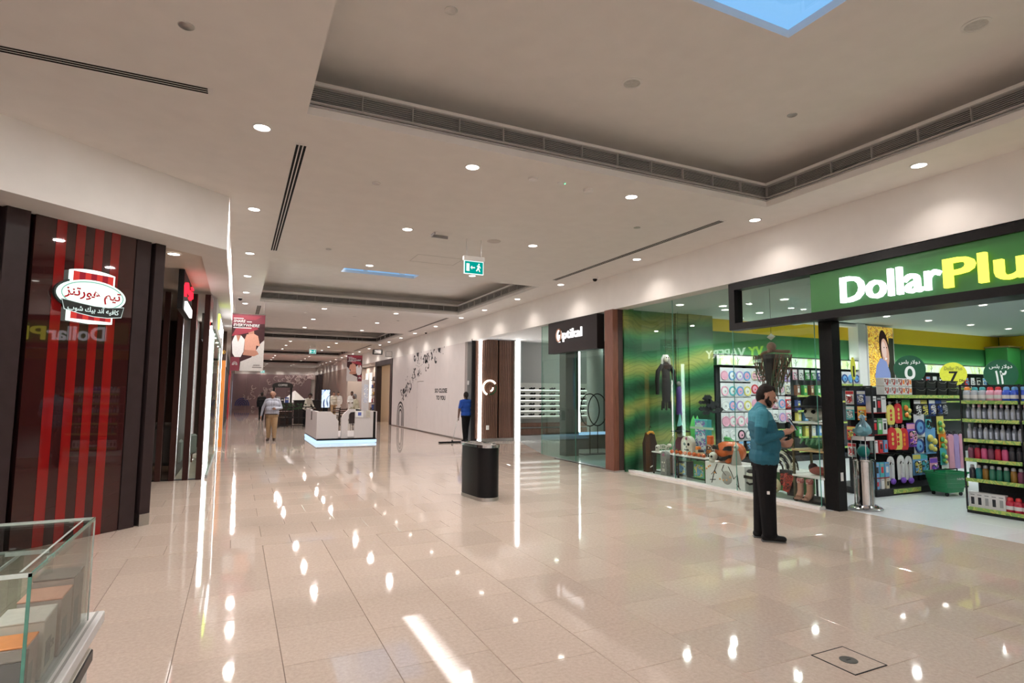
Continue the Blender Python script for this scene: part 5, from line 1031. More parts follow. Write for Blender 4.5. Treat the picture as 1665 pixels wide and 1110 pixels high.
b = MB(); b.box(-.0635, -.062, -.34, .30, .50, .545); b.build('hang_bar', mat('mint_bar', (.5, .72, .55), .5), cbx)
def tomb(label, x, y, z, w, h, m, face=True):
    t = thing('tombstone', label, 'ornament', (x, y, z)); pts = [(-w, 0), (w, 0), (w, h-w)]+[(w*cos(a*pi/10), h-w+w*sin(a*pi/10)) for a in range(1, 10)]+[(-w, h-w)]
    b = MB(); b.prism(pts, -.04, .06, 'x'); b.build('stone', m, t)
    K = BLACK if face else BONE; b = MB()
    for s in (-1, 1): b.lathe([(w*.2, 0), (w*.18, -.006)], 12, (-.04, s*w*.36, h*.56), True, 'x')
    b.build('eye_print', K, t); b = MB(); b.prism([(-w*.08, h*.38), (w*.08, h*.38), (0, h*.47)], -.046, -.04, 'x'); b.box(-.046, -.04, -w*.4, w*.4, h*.24, h*.27)
    for k in range(5): b.box(-.046, -.04, -w*.36+k*w*.18-.004, -w*.36+k*w*.18+.004, h*.20, h*.31)
    b.build('mouth_print', K, t)
    b = MB(); b.lathe([(.03, 0), (.028, -.005)], 10, (-.04, 0, h*.86), True, 'x'); b.build('rosette', mat('rosette_print', (.35, .1, .2), .5), t); return t
tomb('white rounded tombstone with a painted skull face on the window table', 8.12, 8.92, TZ, .155, .36, BONE); tomb('grey carved tombstone leaning on the floor under the window table', 7.84, 9.28, .003, .085, .5, GREYS, False)
jr = thing('jar_stack', 'orange lidded jar on stacked halloween tins at the near end of the window table', 'jar', (8.22, 8.42, TZ)); b = MB(); b.lathe([(.08, 0), (.085, .02), (.085, .22), (.07, .235)], 16); b.build('lower_tin', picture('tin_print', [(.6, .2, .04), (.05, .04, .04), (.7, .6, .5)], 9, .4), jr); b = MB(); b.lathe([(.062, .236), (.066, .25), (.066, .385), (.05, .40)], 16); b.build('jar', PUMP, jr)
for i, (x, y, h, m) in enumerate(((8.1, 8.62, .17, 'orange'), (8.32, 8.5, .2, 'grey'), (8.05, 8.50, .12, 'black'))): t = thing('canister', '%s halloween canister among the jars, %s from the tombstone' % (m, ORD[i]), 'tin', (x, y, TZ)); b = MB(); b.lathe([(.05, 0), (.053, .01), (.053, h), (.04, h+.012)], 14); b.build('body', pm(m), t); b = MB(); b.lathe([(.0535, h*.3), (.0535, h*.7)], 14, cap=False); b.build('label', pm('cream'), t)
for i, (x, y, w, h, c) in enumerate(((8.25, 8.65, .3, .34, 'green'), (8.3, 9.2, .3, .3, 'black'), (8.2, 9.54, .26, .36, 'brown'))): t = thing('stock_box', '%s box stored under the window table, %s from its near end' % (c, ORD[i]), 'box', (x, y, .003)); b = MB(); b.bbox(-.12, .12, -w/2, w/2, 0, h, .006); b.build('carton', pm(c), t); b = MB(); b.box(-.1215, -.12, -w*.4, w*.4, h*.15, h*.85); b.build('picture_print', picture('stock_print_'+c, [PCOL[c], PCOL['blue'], PCOL['yellow'], PCOL['black']], 8), t)
plh = thing('white_plinth', 'white block plinth with black skeleton drawing under the big pumpkin', 'plinth', (8.13, 7.75, .003)); b = MB(); b.bbox(-.26, .26, -.46, .46, 0, .42, .006); b.build('block', TRIMW, plh); b = MB()
for pts in ([(.0, .40), (.05, .30), (-.05, .22)], [(.16, .40), (.22, .28), (.18, .22)], [(.30, .2), (.22, .28), (.30, .05)], [(-.16, .30), (-.22, .18), (-.30, .26), (-.33, .05)], [(-.1, .38), (-.17, .28)], [(-.28, .1), (-.36, .02)], [(.2, .12), (.34, .10)]): b.tube([(-.264, p[0], p[1]) for p in pts], .007, 5)
b.build('limb_print', BLACK, plh); b = MB()
for y, z in ((.37, .33), (.42, .29), (.33, .35), (.22, .24), (.1, .14), (.02, .13), (-.06, .14), (-.14, .2)): b.ball((-.264, y, z), .022, 8, (.3, 1, .8))
b.build('leaf_garland', mat('garland', (.8, .38, .12), .6), plh); b = MB(); b.lathe([(.12, 0), (.11, -.006)], 18, (-.26, -.06, .18), True, 'x'); b.build('rib_print', mat('rib_print', (.4, .38, .36), .6), plh)
pk = thing('pumpkin_bucket', 'big orange jack o lantern with black eyes and green stem on the white plinth', 'pumpkin', (8.12, 7.83, .425)); b = MB(); n = 36; m = 10; v = []
for i in range(m+1):
    th = pi*(.06+.88*i/m)
    for k in range(n): a = 2*pi*k/n; q = .30*(1-.06*abs(cos(a*5)))*sin(th)**.8; v.append((q*cos(a)*.8, q*sin(a), .19-.19*cos(th)))
b.add(v, [(i*n+k, i*n+(k+1) % n, (i+1)*n+(k+1) % n, (i+1)*n+k) for i in range(m) for k in range(n)]+[tuple(range(n-1, -1, -1)), tuple(range(m*n, m*n+n))], True); b.build('body', PUMP, pk)
b = MB(); b.tube([(0, 0, .36), (-.01, .03, .41), (0, .12, .43)], [.05, .045, .03], 8); b.ball((0, .03, .385), .07, 10, (1, 1.6, .35)); b.build('stem', mat('stem_green', (.05, .32, .07), .5), pk); b = MB()
b.prism([(.05, .23), (.19, .23), (.17, .31), (.10, .29)], -.25, -.15, 'x'); b.prism([(-.19, .23), (-.05, .23), (-.10, .29), (-.17, .31)], -.25, -.15, 'x'); b.build('eyes', BLACK, pk); b = MB(); b.prism([(-.2, .16), (-.1, .12), (0, .10), (.1, .12), (.2, .16), (.14, .07), (0, .03), (-.14, .07)], -.252, -.15, 'x'); b.build('mouth', BLACK, pk)
skullthing('smooth white skull lantern in front of the big pumpkin', 7.82, 7.95, .425, .085); pumpkin('little orange pumpkin on the plinth left of the skull lantern', 7.95, 8.12, .425, .05); pumpkin('little orange pumpkin on the plinth right of the skull lantern', 7.93, 7.70, .425, .06)
gh = thing('skeleton_ghost', 'small skeleton ghost in ragged grey cloth beside the big pumpkin', 'doll', (7.93, 7.52, .425)); b = MB(); skull(b, (0, 0, .30), .05); b.build('head', BONE, gh); b = MB(); b.lathe([(.09, 0), (.07, .12), (.04, .25)], 10, cap=False); b.build('cloth', mat('rag_grey', (.35, .33, .3), .9, bump=.3), gh); b = MB(); b.ball((-.045, .02, .305), .012, 6); b.ball((-.045, -.02, .305), .012, 6); b.build('eye_sockets', BLACK, gh)
mk = thing('black_white_mask', 'black and white striped mask hanging low between the plinth and the second table', 'mask', (7.86, 7.14, .15)); b = MB(); b.ball((0, 0, .12), .12, 14, (.4, .9, 1)); b.build('face', BONE, mk); b = MB(); b.box(-.06, .0, -.11, .11, .09, .14); b.tube([(-.03, -.07, .02), (-.045, 0, .0), (-.03, .07, .02)], .018, 6); b.ball((0, 0, .2), .09, 10, (.5, 1, .5)); b.build('black_bands', BLACK, mk); b = MB(); b.tube([(0, 0, .24), (0, 0, .30), (.05, 0, .44)], .004, 5); b.build('cord', BLACK, mk)
t2 = thing('low_display_table', 'second white topped display table behind the standing man', 'table', (8.2, 6.72, .002)); b = MB(); b.bbox(-.26, .26, -.38, .48, .40, .43, .004); b.build('tabletop', TRIMW, t2); b = MB(); b.box(-.02, .2, -.36, .45, .07, .40); b.build('green_panel', GRN, t2)
for x in (-.24, .24):
    for y in (-.36, .45): b = MB(); b.box(x-.012, x+.012, y-.012, y+.012, 0, .40); b.build('leg', BLACKM, t2)
st_ = thing('striped_arches', 'nested black and white striped arches on the second window table', 'ornament', (8.15, 6.80, .433)); b1 = MB(); b2_ = MB()
for i in range(5):
    r = .10+.045*i; bb = b1 if i % 2 else b2_
    for x in (-.06, .03): bb.tube([(x+.01*i, r*cos(a*pi/10), r*1.15*sin(a*pi/10)) for a in range(11)], .014, 6)
b1.build('white_arch', BONE, st_); b2_.build('black_arch', BLACK, st_); b = MB(); b.tube([(-.1, -.25, .02), (0, -.3, .08), (-.05, -.35, .03)], .014, 6); b.ball((-.05, -.3, .10), .04, 8); b.build('bones', BONE, st_)
cl = thing('clown_mask', 'pale clown mask with dark eyes and a red grin hanging under the second table', 'mask', (7.86, 6.66, .10)); b = MB(); b.ball((0, 0, .10), .105, 16, (.45, .9, 1.05)); b.build('face', mat('clown_face', (.55, .50, .30), .6), cl); b = MB()
for s in (-1, 1): b.ball((-.042, s*.035, .12), .016, 8)
b.build('eyes', BLACK, cl); b = MB(); b.tube([(-.03, -.055, .07), (-.045, 0, .035), (-.03, .055, .07)], .012, 6); b.ball((-.05, 0, .095), .014, 8); b.build('grin', mat('clown_red', (.4, .05, .03), .5), cl); b = MB(); b.tube([(0, 0, .205), (.02, 0, .3)], .004, 5); b.build('cord', BLACK, cl)
rc = thing('red_cape', 'red cape with black pattern and black lining beside the clown mask', 'costume', (7.88, 6.48, .06)); b = MB(); b.grid(lambda u, v_: (.02+.04*sin(u*9), .12-.26*u*(.5+.5*(1-v_)), .36-.34*v_*(.6+.4*u)), 10, 6); b.build('cape', picture('cape_print', [(.62, .05, .03), (.6, .06, .04), (.03, .01, .01), (.5, .03, .03)], 22, .6), rc); b = MB(); b.prism([(-.12, 0), (.04, 0), (.06, .34), (-.02, .35)], .07, .09, 'x'); b.build('lining', CLOTHK, rc); b = MB(); b.bbox(0, .07, -.10, .12, .34, .40, .01); b.build('header_card', BLACKM, rc)
# shelf unit at the near end of the window
sf_ = thing('window_shelf_unit', 'narrow display shelf unit with bronze posts at the near end of the window', 'shelf', (8.08, 6.08, .002)); BZ = mat('post_bronze', (.10, .075, .035), .4, .4)
for x in (-.2, .2):
    for y in (-.28, .24): b = MB(); b.box(x-.014, x+.014, y-.014, y+.014, 0, 1.24); b.build('post', BZ, sf_)
for z, m in ((.42, TRIMW), (.81, mat('shelf_oak', (.50, .34, .16), .5)), (1.23, TRIMW), (.06, BLACKM)): b = MB(); b.bbox(-.23, .23, -.30, .26, z-.028, z, .004); b.build('shelf', m, sf_)
hk = thing('skull_with_hat', 'large white skull under a broad black hat on the top window shelf', 'ornament', (8.05, 6.05, 1.235)); b = MB(); b.ball((0, 0, .13), .15, 18, (1, 1.05, .85)); b.build('head', BONE, hk); b = MB(); b.lathe([(.34, .21), (.345, .22), (.17, .25), (.15, .33), (.06, .40)], 22, (.02, .02, 0)); b.build('hat', CLOTHK, hk); b = MB()
for s in (-1, 1): b.ball((-.12, s*.06, .15), .04, 10, (.7, 1, .8))
b.build('eye_sockets', BLACK, hk); b = MB(); b.box(-.155, -.14, -.06, .06, .055, .065); b.build('mouth', BLACK, hk)
gc = thing('green_monster_glove', 'green scaly monster glove lying on the oak window shelf', 'costume', (8.05, 6.05, .813)); b = MB(); b.ball((0, 0, .09), .12, 14, (1, 1.4, .7)); b.build('palm', mat('scaly_green', (.035, .16, .09), .6, bump=.6, scale=50), gc); b = MB()
for i in range(4): b.tube([(-.06+.01*i, -.12+.08*i, .12), (-.14, -.14+.09*i, .15), (-.19, -.14+.09*i, .08)], [.03, .026, .01], 7)
b.build('claws', mat('claw_green', (.09, .24, .12), .5), gc)
rt_ = thing('red_rag_creature', 'reddish brown cloth creature lying on the lower window shelf', 'ornament', (8.05, 6.02, .423)); b = MB(); b.ball((0, 0, .07), .1, 14, (1, 1.6, .65)); b.ball((-.04, -.2, .05), .06, 10, (1, 1.2, .8)); b.build('body', mat('rag_red', (.22, .05, .04), .8, bump=.3), rt_); b = MB(); b.ball((0, .1, .11), .07, 10); b.build('cap', mat('rag_dark', (.06, .03, .03), .8), rt_)
for i, y in enumerate((6.17, 6.02)):
    ft = thing('severed_foot', 'toy severed foot with a striped cuff below the lower window shelf, %s one' % ('left', 'right')[i], 'toy', (7.80, y, .07), (.15, -.15)[i]); b = MB(); b.tube([(.02, 0, .26), (.02, 0, .12), (0, 0, .06), (-.05, .0, .03)], [.042, .045, .05, .045], 10); b.build('foot', mat('toy_flesh', (.42, .20, .14), .6), ft); b = MB()
    for k in range(4): b.ball((-.085, -.033+.022*k, .02), .016, 8)
    b.build('toes', mat('toy_flesh', (.42, .20, .14), .6), ft); b = MB(); b.lathe([(.05, .24), (.055, .29), (.045, .31)], 12, (.02, 0, 0)); b.build('cuff', picture('cuff_stripes', [(.6, .55, .5), (.4, .05, .05), (.05, .05, .05)], 30, .7), ft)
    b = MB(); b.tube([(.02, 0, .31), (.02, 0, .325)], .004, 5); b.build('cord', BLACK, ft)
# hanging figures
hg = thing('hanging_witch_ghost', 'hanging black gowned ghost with long white hair against the leaf panels', 'costume', (8.50, 9.98, 1.48)); b = MB()
b.lathe([(.10, 0), (.11, .3), (.10, .62), (.13, .80), (.05, .86)], 14, (0, 0, 0), True, 'z', 1, .6); b.build('gown', CLOTHK, hg); b = MB(); b.tube([(-.10, 0, .80), (-.22, 0, .66), (-.25, 0, .45), (-.24, 0, .16)], [.05, .05, .045, .04], 8); b.tube([(.10, 0, .80), (.2, 0, .68), (.22, -.03, .4)], [.05, .05, .04], 8); b.build('sleeves', CLOTHK, hg)
b = MB(); b.ball((0, -.01, .95), .07, 12, (.9, .8, 1.25)); b.build('head', BONE, hg); b = MB()
for i in range(16): a = pi*(-.1+1.2*i/15); b.tube([(.05*cos(a), .03*sin(a), 1.03), (.10*cos(a), .05*sin(a), .95), (.12*cos(a), .04*sin(a), .80)], .014, 5)
b.build('hair', mat('white_hair', (.62, .60, .56), .8), hg); b = MB()
for s in (-1, 1): b.ball((s*.025, -.06, .97), .013, 6)
b.build('eyes', BLACK, hg); b = MB(); b.cyl((0, 0, 1.02), .003, .99, 5); b.build('cord', BLACKM, hg)
b = MB()
for i in range(12): a = 2*pi*i/12; b.tube([(.10*cos(a), .06*sin(a), .02), (.11*cos(a), .07*sin(a), -.1-.04*(i % 3))], .018, 5)
b.build('gown_fringe', CLOTHK, hg)
pf = thing('purple_ghoul', 'small hanging ghoul in a purple gown beside the black ghost', 'costume', (8.84, 9.96, 1.2)); b = MB(); b.lathe([(.07, 0), (.06, .35), (.065, .55), (.03, .62)], 12); b.build('gown', mat('ghoul_purple', (.06, .03, .16), .7), pf); b = MB(); b.ball((0, 0, .68), .05, 10, (1, 1, 1.2)); b.build('head', GREYS, pf); b = MB(); b.cyl((0, 0, .72), .003, 1.57, 5); b.build('cord', BLACKM, pf)
bt = thing('bat_cluster', 'cluster of black paper bats fixed on the edge of the leaf panels', 'decoration', (9.83, 9.95, 1.2))
rr = random.Random(8)
for i in range(14):
    x, z, s = rr.uniform(-.28, .2), rr.uniform(.02, .42), rr.uniform(.07, .11); b = MB(); b.prism([(x-s*1.4, z), (x-s*.7, z-s*.5), (x, z-s*.35), (x+s*.7, z-s*.5), (x+s*1.4, z), (x+s*.8, z+s*.55), (x+s*.25, z+s*.3), (x, z+s*.55), (x-s*.25, z+s*.3), (x-s*.8, z+s*.55)], .02*i*.5, .02*i*.5+.006, 'y'); b.build('bat', BLACKM, bt)
b = MB(); b.box(-.25, .2, .18, .20, .1, .14); b.box(-.02, .02, .07, .2, .1, .4); b.build('bracket', BLACKM, bt)
gn = thing('hanging_net_ghost', 'hanging brown skull ghost draped in ragged net behind the standing man', 'costume', (8.3, 7.02, 1.5)); b = MB(); skull(b, (0, 0, .97), .085); b.build('head', mat('ghost_skull', (.36, .20, .15), .7), gn); NET = mat('net_brown', (.20, .10, .07), .9); NETG = mat('net_green', (.10, .14, .09), .9)
b = MB(); b.tube([(0, -.36, .86), (0, -.15, .88), (0, 0, .90), (0, .15, .875), (0, .34, .78)], .03, 7); b.build('shoulders', NET, gn)
bs_, bg_ = MB(), MB(); rr = random.Random(2)
for i in range(40):
    y = -.35+.70*i/39; z0 = .86-.06*abs(y)*2; L = (.35+.4*(1-abs(y)/.36))*rr.uniform(.7, 1.15); ph = rr.random()*6
    for x0 in (-.05, .06): (bs_ if rr.random() < .55 else bg_).tube([(x0+.02*sin(ph+k), y+.025*sin(ph+k*1.3)-y*.25*(k/6)**2, z0-L*k/6) for k in range(7)], .0065, 4)
for k in range(8): bs_.tube([(-.055, -.35+.1*j, .82-.06*k-.02*rr.random()+.015*sin(j*2+k)) for j in range(8)], .005, 4)
bs_.build('net_strands', NET, gn, kind='stuff'); bg_.build('green_strands', NETG, gn, kind='stuff'); b = MB(); b.cyl((0, 0, 1.05), .003, .94, 5); b.build('cord', BLACKM, gn); b = MB(); b.lathe([(.001, 1.08), (.09, 1.14), (.001, 1.2)], 4); b.build('hang_tag', TRIMW, gn)
b = MB(); b.tube([(-.02, 0, .84), (0, .02, .4), (.01, .0, .06)], [.13, .09, .03], 8); b.build('dark_lining', mat('net_dark', (.05, .045, .045), .9), gn)
# ------------------------------------------------------------------ people
import numpy as np
def body(name, segs, voxel, mats, parent, smooth=3):
    """one continuous skin: tapered capsules (p0, r0, p1, r1, material[, flatten xyz]) fused by a voxel remesh"""
    b = MB(); A = []
    for s in segs:
        p0, r0, p1, r1 = Vector(s[0]), s[1], Vector(s[2]), s[3]; fl = s[5] if len(s) > 5 else (1, 1, 1); n = max(1, int((p1-p0).length/(min(r0, r1)*.38)))
        for i in range(n+1):
            t = i/n; r = r0+(r1-r0)*t; b.ball(tuple(p0.lerp(p1, t)), r, 12 if r > .03 else 8, fl)
    o = b.build(name, mats, parent); md = o.modifiers.new('skin', 'REMESH'); md.mode = 'VOXEL'; md.voxel_size = voxel; md.adaptivity = 0
    ms = o.modifiers.new('soft', 'SMOOTH'); ms.iterations = smooth; ms.factor = .5
    me = bpy.data.meshes.new_from_object(o.evaluated_get(bpy.context.evaluated_depsgraph_get())); o.modifiers.clear(); old = o.data; o.data = me; bpy.data.meshes.remove(old); me.name = name
    n = len(me.polygons); c = np.zeros(n*3); me.polygons.foreach_get('center', c); c = c.reshape(n, 3); best = np.full(n, 1e9); idx = np.zeros(n, int)
    for s in segs:
        p0, p1 = np.array(s[0], float), np.array(s[2], float); fl = np.array(s[5] if len(s) > 5 else (1, 1, 1), float); d = p1-p0; L = max((d*d).sum(), 1e-9)
        t = np.clip(((c-p0)@d)/L, 0, 1); q = (c-(p0+t[:, None]*d))/fl; dist = np.sqrt((q*q).sum(1))-(s[1]+(s[3]-s[1])*t); k = dist < best; best[k] = dist[k]; idx[k] = s[4]
    me.materials.clear()
    for m in mats: me.materials.append(m)
    me.polygons.foreach_set('material_index', idx.astype(np.int32)); me.polygons.foreach_set('use_smooth', np.ones(n, bool)); me.update(); return o
SKIN = mat('skin_tan', (.36, .19, .13), .55, var=.06, scale=20); SKIND = mat('skin_dark', (.12, .06, .045), .55, var=.06); HAIR = mat('hair_black', (.015, .011, .010), .6, var=.3, scale=80); TROB = mat('trouser_black', (.006, .006, .007), .8, var=.2, bump=.15)
SHOEB = mat('shoe_black', (.012, .012, .012), .45); KHAKI = mat('khaki_cloth', (.33, .22, .12), .8, bump=.15); TEAL = mat('teal_jersey', (.006, .095, .145), .8, var=.08, bump=.2, scale=25); TEALL = mat('teal_jersey_light', (.035, .21, .28), .8, var=.06, bump=.2, scale=25); PALEB = mat('pale_blue_shirt', (.42, .44, .52), .8, bump=.2); BLUES = mat('royal_blue_shirt', (.005, .06, .34), .8, bump=.2); THOBE = mat('white_robe', (.62, .60, .57), .8, bump=.15); CREAMS = mat('cream_shirt', (.56, .52, .44), .8, bump=.15)
def hand(S, w, d, up_, side, m, r=.0095, curl=.5, k=1.0):
    """palm plus four unequal bent fingers and a thumb: w wrist, d pointing direction, side the thumb side"""
    w, d, up_, side = [Vector(q) for q in (w, d, up_, side)]; d.normalize(); up_.normalize(); side.normalize()
    S.append((tuple(w), .028*k, tuple(w+d*.055*k), .030*k, m)); 
    for i, L in enumerate((.068, .078, .072, .056)):
        b0 = w+d*.075*k+side*(.030-.020*i)*k; k1 = b0+(d*(1-curl*.35)+up_*curl*.6).normalized()*L*.5*k; k2 = k1+(d*(1-curl)+up_*curl).normalized()*L*.5*k
        S.append((tuple(w+d*.03*k+side*(.025-.017*i)*k), r*1.2*k, tuple(b0), r*1.1*k, m)); S.append((tuple(b0), r*1.08*k, tuple(k1), r*k, m)); S.append((tuple(k1), r*k, tuple(k2), r*.85*k, m))
    t0 = w+d*.02*k+side*.026*k; t1 = t0+(d*.6+side*.7).normalized()*.04*k; t2 = t1+(d*.8+up_*.5+side*.1).normalized()*.034*k
    S.append((tuple(t0), r*1.4*k, tuple(t1), r*1.15*k, m)); S.append((tuple(t1), r*1.15*k, tuple(t2), r*.9*k, m))
def head(S, c, pitch, sk, hr, beard=False, bald=False, s=1.0, cap=None, yaw=0):
    c = Vector(c); Rm = Matrix.Rotation(yaw, 3, 'Z') @ Matrix.Rotation(pitch, 3, 'Y')
    def P(x, y, z): return tuple(c+Rm @ (Vector((x, y, z))*s))
    S += [(P(-.005, 0, .035), .092*s, P(.01, 0, .02), .088*s, sk), (P(.03, 0, -.03), .072*s, P(.055, 0, -.075), .045*s, sk), (P(.088, 0, .015), .014*s, P(.113, 0, -.018), .017*s, sk), (P(.083, -.032, .035), .017*s, P(.083, .032, .035), .017*s, sk), (P(.088, -.02, -.055), .013*s, P(.088, .02, -.055), .013*s, sk)]
    for q in (-1, 1): S += [(P(.0, q*.086, .02), .016*s, P(-.005, q*.09, -.018), .012*s, sk)]
    if not bald: S += [(P(-.02, 0, .055), .092*s, P(-.035, 0, .02), .085*s, hr), (P(.03, 0, .085), .055*s, P(-.03, 0, .09), .06*s, hr), (P(-.045, 0, -.02), .068*s, P(-.05, 0, -.045), .05*s, hr)]
    else: S += [(P(-.035, -.05, .0), .052*s, P(-.035, .05, .0), .052*s, hr)]
    if beard: S += [(P(.052, 0, -.078), .041*s, P(.060, 0, -.088), .034*s, hr), (P(.03, -.052, -.05), .027*s, P(.055, -.02, -.08), .030*s, hr), (P(.03, .052, -.05), .027*s, P(.055, .02, -.08), .030*s, hr), (P(.094, -.024, -.037), .011*s, P(.094, .024, -.037), .011*s, hr), (P(.01, -.08, .0), .016*s, P(.015, -.075, -.05), .02*s, hr), (P(.01, .08, .0), .016*s, P(.015, .075, -.05), .02*s, hr)]
    if cap: S += [(P(-.01, 0, .075), .085*s, P(-.015, 0, .1), .07*s, cap)]
    return P
def eyes(P, t, s=1.0):
    b = MB()
    for q in (-1, 1): b.ball(P(.081, q*.033, .012), .010*s, 8)
    b.build('eyes', HAIR, t)
def legs(S, f, m, sh, hip=.90, rt=.105, ra=.066):
    for (fx, fy, kx, ky, hy) in f:
        S += [((-.01, hy, hip), rt, (kx, ky, .49), rt*.78, m), ((kx, ky, .49), rt*.78, (fx, fy, .10), ra, m), ((fx-.05, fy, .045), .042, (fx+.14, fy+(.02 if fy > 0 else -.02), .035), .034, sh), ((fx, fy, .09), .05, (fx+.05, fy, .05), .045, sh)]
# main standing man
mn = thing('person', 'standing bearded man in a teal top and black trousers looking at his phone', 'person', (5.525, 4.815, 0), radians(-36))
S = []; legs(S, [(-.05, .085, -.03, .085, .085), (.0, -.10, -.01, -.095, -.085)], 2, 3, .86, .122, .082)
S += [((-.01, -.07, .86), .135, (-.01, .07, .86), .135, 2), ((-.01, -.075, .93), .152, (-.01, .075, .93), .152, 1), ((.01, -.07, 1.06), .156, (.01, .07, 1.06), .156, 1), ((.0, -.08, 1.19), .147, (.0, .08, 1.19), .147, 1), ((-.02, -.09, 1.27), .142, (-.02, .09, 1.27), .142, 1),
      ((-.035, -.10, 1.36), .118, (-.035, .10, 1.36), .118, 4), ((-.045, -.16, 1.425), .072, (-.045, .16, 1.425), .072, 4), ((-.05, -.06, 1.46), .06, (-.05, .06, 1.46), .06, 4), ((-.045, 0, 1.475), .068, (-.03, 0, 1.50), .066, 4), ((-.03, 0, 1.49), .058, (.0, 0, 1.56), .056, 0)]
P = head(S, (.035, 0, 1.615), .30, 0, 5, True, yaw=-.12)
S += [((-.055, -.20, 1.40), .076, (-.085, -.225, 1.28), .068, 4), ((-.085, -.225, 1.28), .068, (-.105, -.235, 1.13), .057, 1), ((-.105, -.235, 1.13), .057, (.05, -.225, 1.175), .050, 1), ((.05, -.225, 1.175), .050, (.13, -.20, 1.205), .040, 1), ((.13, -.20, 1.205), .027, (.16, -.19, 1.215), .026, 0)]
hand(S, (.16, -.19, 1.215), (1, .25, .22), (-.1, .35, 1), (-.2, 1, .1), 0, .0100, .75, 1.12)
S += [((-.055, .20, 1.40), .076, (-.06, .235, 1.28), .066, 4), ((-.06, .235, 1.28), .066, (-.03, .245, 1.13), .056, 1), ((-.03, .245, 1.13), .056, (.17, .16, 1.075), .043, 1), ((.17, .16, 1.075), .027, (.20, .14, 1.07), .026, 0)]
hand(S, (.20, .14, 1.07), (.7, -.6, -.05), (.5, .3, .6), (0, .2, 1), 0, .0100, .7, 1.08)
bd_ = body('body', S, .0075, [SKIN, TEAL, TROB, SHOEB, TEALL, HAIR], mn); eyes(P, mn)
b = MB(); b.bbox(-.035, -.005, -.194, -.186, .53, .565, .003); b.build('leg_emblem', TRIMW, mn)
b = MB()
for fy in (.085, -.10): b.bbox((-.05 if fy > 0 else 0)-.09, (-.05 if fy > 0 else 0)+.165, fy-.042, fy+.042, .001, .014, .006)
b.build('shoe_soles', mat('sole_grey', (.12, .12, .12), .6), mn)
ph = thing('phone', 'dark smartphone held up by the man in the teal top', 'phone', tuple(mn.matrix_basis @ Vector((.275, -.135, 1.305))), radians(-36)); b = MB(); b.T = Matrix.Rotation(-.55, 4, 'Y'); b.bbox(-.006, .006, -.036, .036, -.075, .075, .004); b.build('case', BLACK, ph); b = MB(); b.T = Matrix.Rotation(-.55, 4, 'Y'); b.box(-.0068, -.006, -.033, .033, -.07, .07); b.build('display', emis('phone_screen', (.25, .30, .36), .8), ph)
def standing(label, loc, rz, h, mats, la, ra, st=(.0, .0), fat=1.0, robe=False, beard=False, bald=False, cap=False, pitch=.1, voxel=.014, sleeves=True, hands=True, lean=0):
    """mats: skin, shirt, trousers, shoes, hair ; la / ra: elbow and wrist of each arm"""
    t = thing('person', label, 'person', loc, rz); S = []; k = fat; X = lambda x, z: x+lean*max(0, z-.85)
    if robe:
        for s in (-1, 1): S += [((0, s*.10, .10), .10, (0, s*.07, .85), .135*k, 1), ((-.02, s*.1, .05), .045, (.12, s*.11, .035), .035, 3)]
        S += [((0, 0, .12), .12, (0, 0, .8), .13, 1)]
    else: legs(S, [(st[0], .10, st[0]*.6+.02, .10, .085), (st[1], -.10, st[1]*.6+.02, -.10, -.085)], 2, 3, .88, .098*k, .06)
    tm = 1 if robe else 2
    S += [((0, -.07, .88), .125*k, (0, .07, .88), .125*k, tm), ((X(.0, .95), -.07, .95), .135*k, (X(0, .95), .07, .95), .135*k, 1), ((X(.015*k, 1.08), -.07, 1.08), .135*k, (X(.015*k, 1.08), .07, 1.08), .135*k, 1), ((X(0, 1.25), -.085, 1.25), .125*k, (X(0, 1.25), .085, 1.25), .125*k, 1), ((X(-.01, 1.38), -.13, 1.38), .085, (X(-.01, 1.38), .13, 1.38), .085, 1), ((X(-.01, 1.42), -.05, 1.42), .06, (X(-.01, 1.42), .05, 1.42), .06, 1), ((X(-.01, 1.44), 0, 1.44), .052, (X(.01, 1.53), 0, 1.53), .052, 0)]
    P = head(S, (X(.02, 1.58), 0, 1.585), pitch, 0, 4, beard, bald, .98, 5 if cap else None)
    for s, (e, w) in ((1, la), (-1, ra)):
        sh = Vector((X(-.01, 1.38), s*.19, 1.38)); e, w = Vector(e), Vector(w); S += [(tuple(sh), .066, tuple(e), .048, 1 if sleeves else 0), (tuple(e), .046, tuple(w), .034 if sleeves else .03, 1 if sleeves else 0)]
        if not sleeves: S += [(tuple(sh), .070, tuple(sh.lerp(e, .75)), .060, 1)]
        d = (w-e).normalized(); hand(S, tuple(w), tuple(d), (.3, -s*.8, .3), (.8, 0, -.2) if abs(d.z) > .6 else (0, -s*.3, 1), 0, .0105, .45)
    body('body', S, voxel, mats, t); eyes(P, t); sc = h/1.72; t.scale = (sc, sc, sc); return t
# walking man, sweeper
wk = standing('heavy bald man in a pale blue shirt and khaki trousers walking with a phone', (1.14, 21.5, 0), radians(-100), 1.70, [SKIN, PALEB, KHAKI, mat('shoe_brown', (.05, .03, .02), .5), SKIN], ((-.02, .29, 1.12), (.22, .13, 1.10)), ((-.04, -.31, 1.12), (.0, -.35, .86)), (.06, -.04), 1.2, bald=True, pitch=.45, voxel=.012)
b = MB(); b.bbox(-.16, .17, -.20, .20, .895, .925, .03); b.build('belt', mat('belt_brown', (.05, .03, .02), .5), wk)
t = thing('phone', 'phone held by the walking man in the pale blue shirt', 'phone', tuple(wk.matrix_basis @ Vector((.32, .08, 1.13))), radians(-100)); b = MB(); b.bbox(-.05, .05, -.035, .035, -.005, .005, .003); b.build('case', BLACK, t); b = MB(); b.box(-.045, .045, -.032, .032, .005, .006); b.build('display', emis('phone_screen', (.2, .25, .3), .5), t)
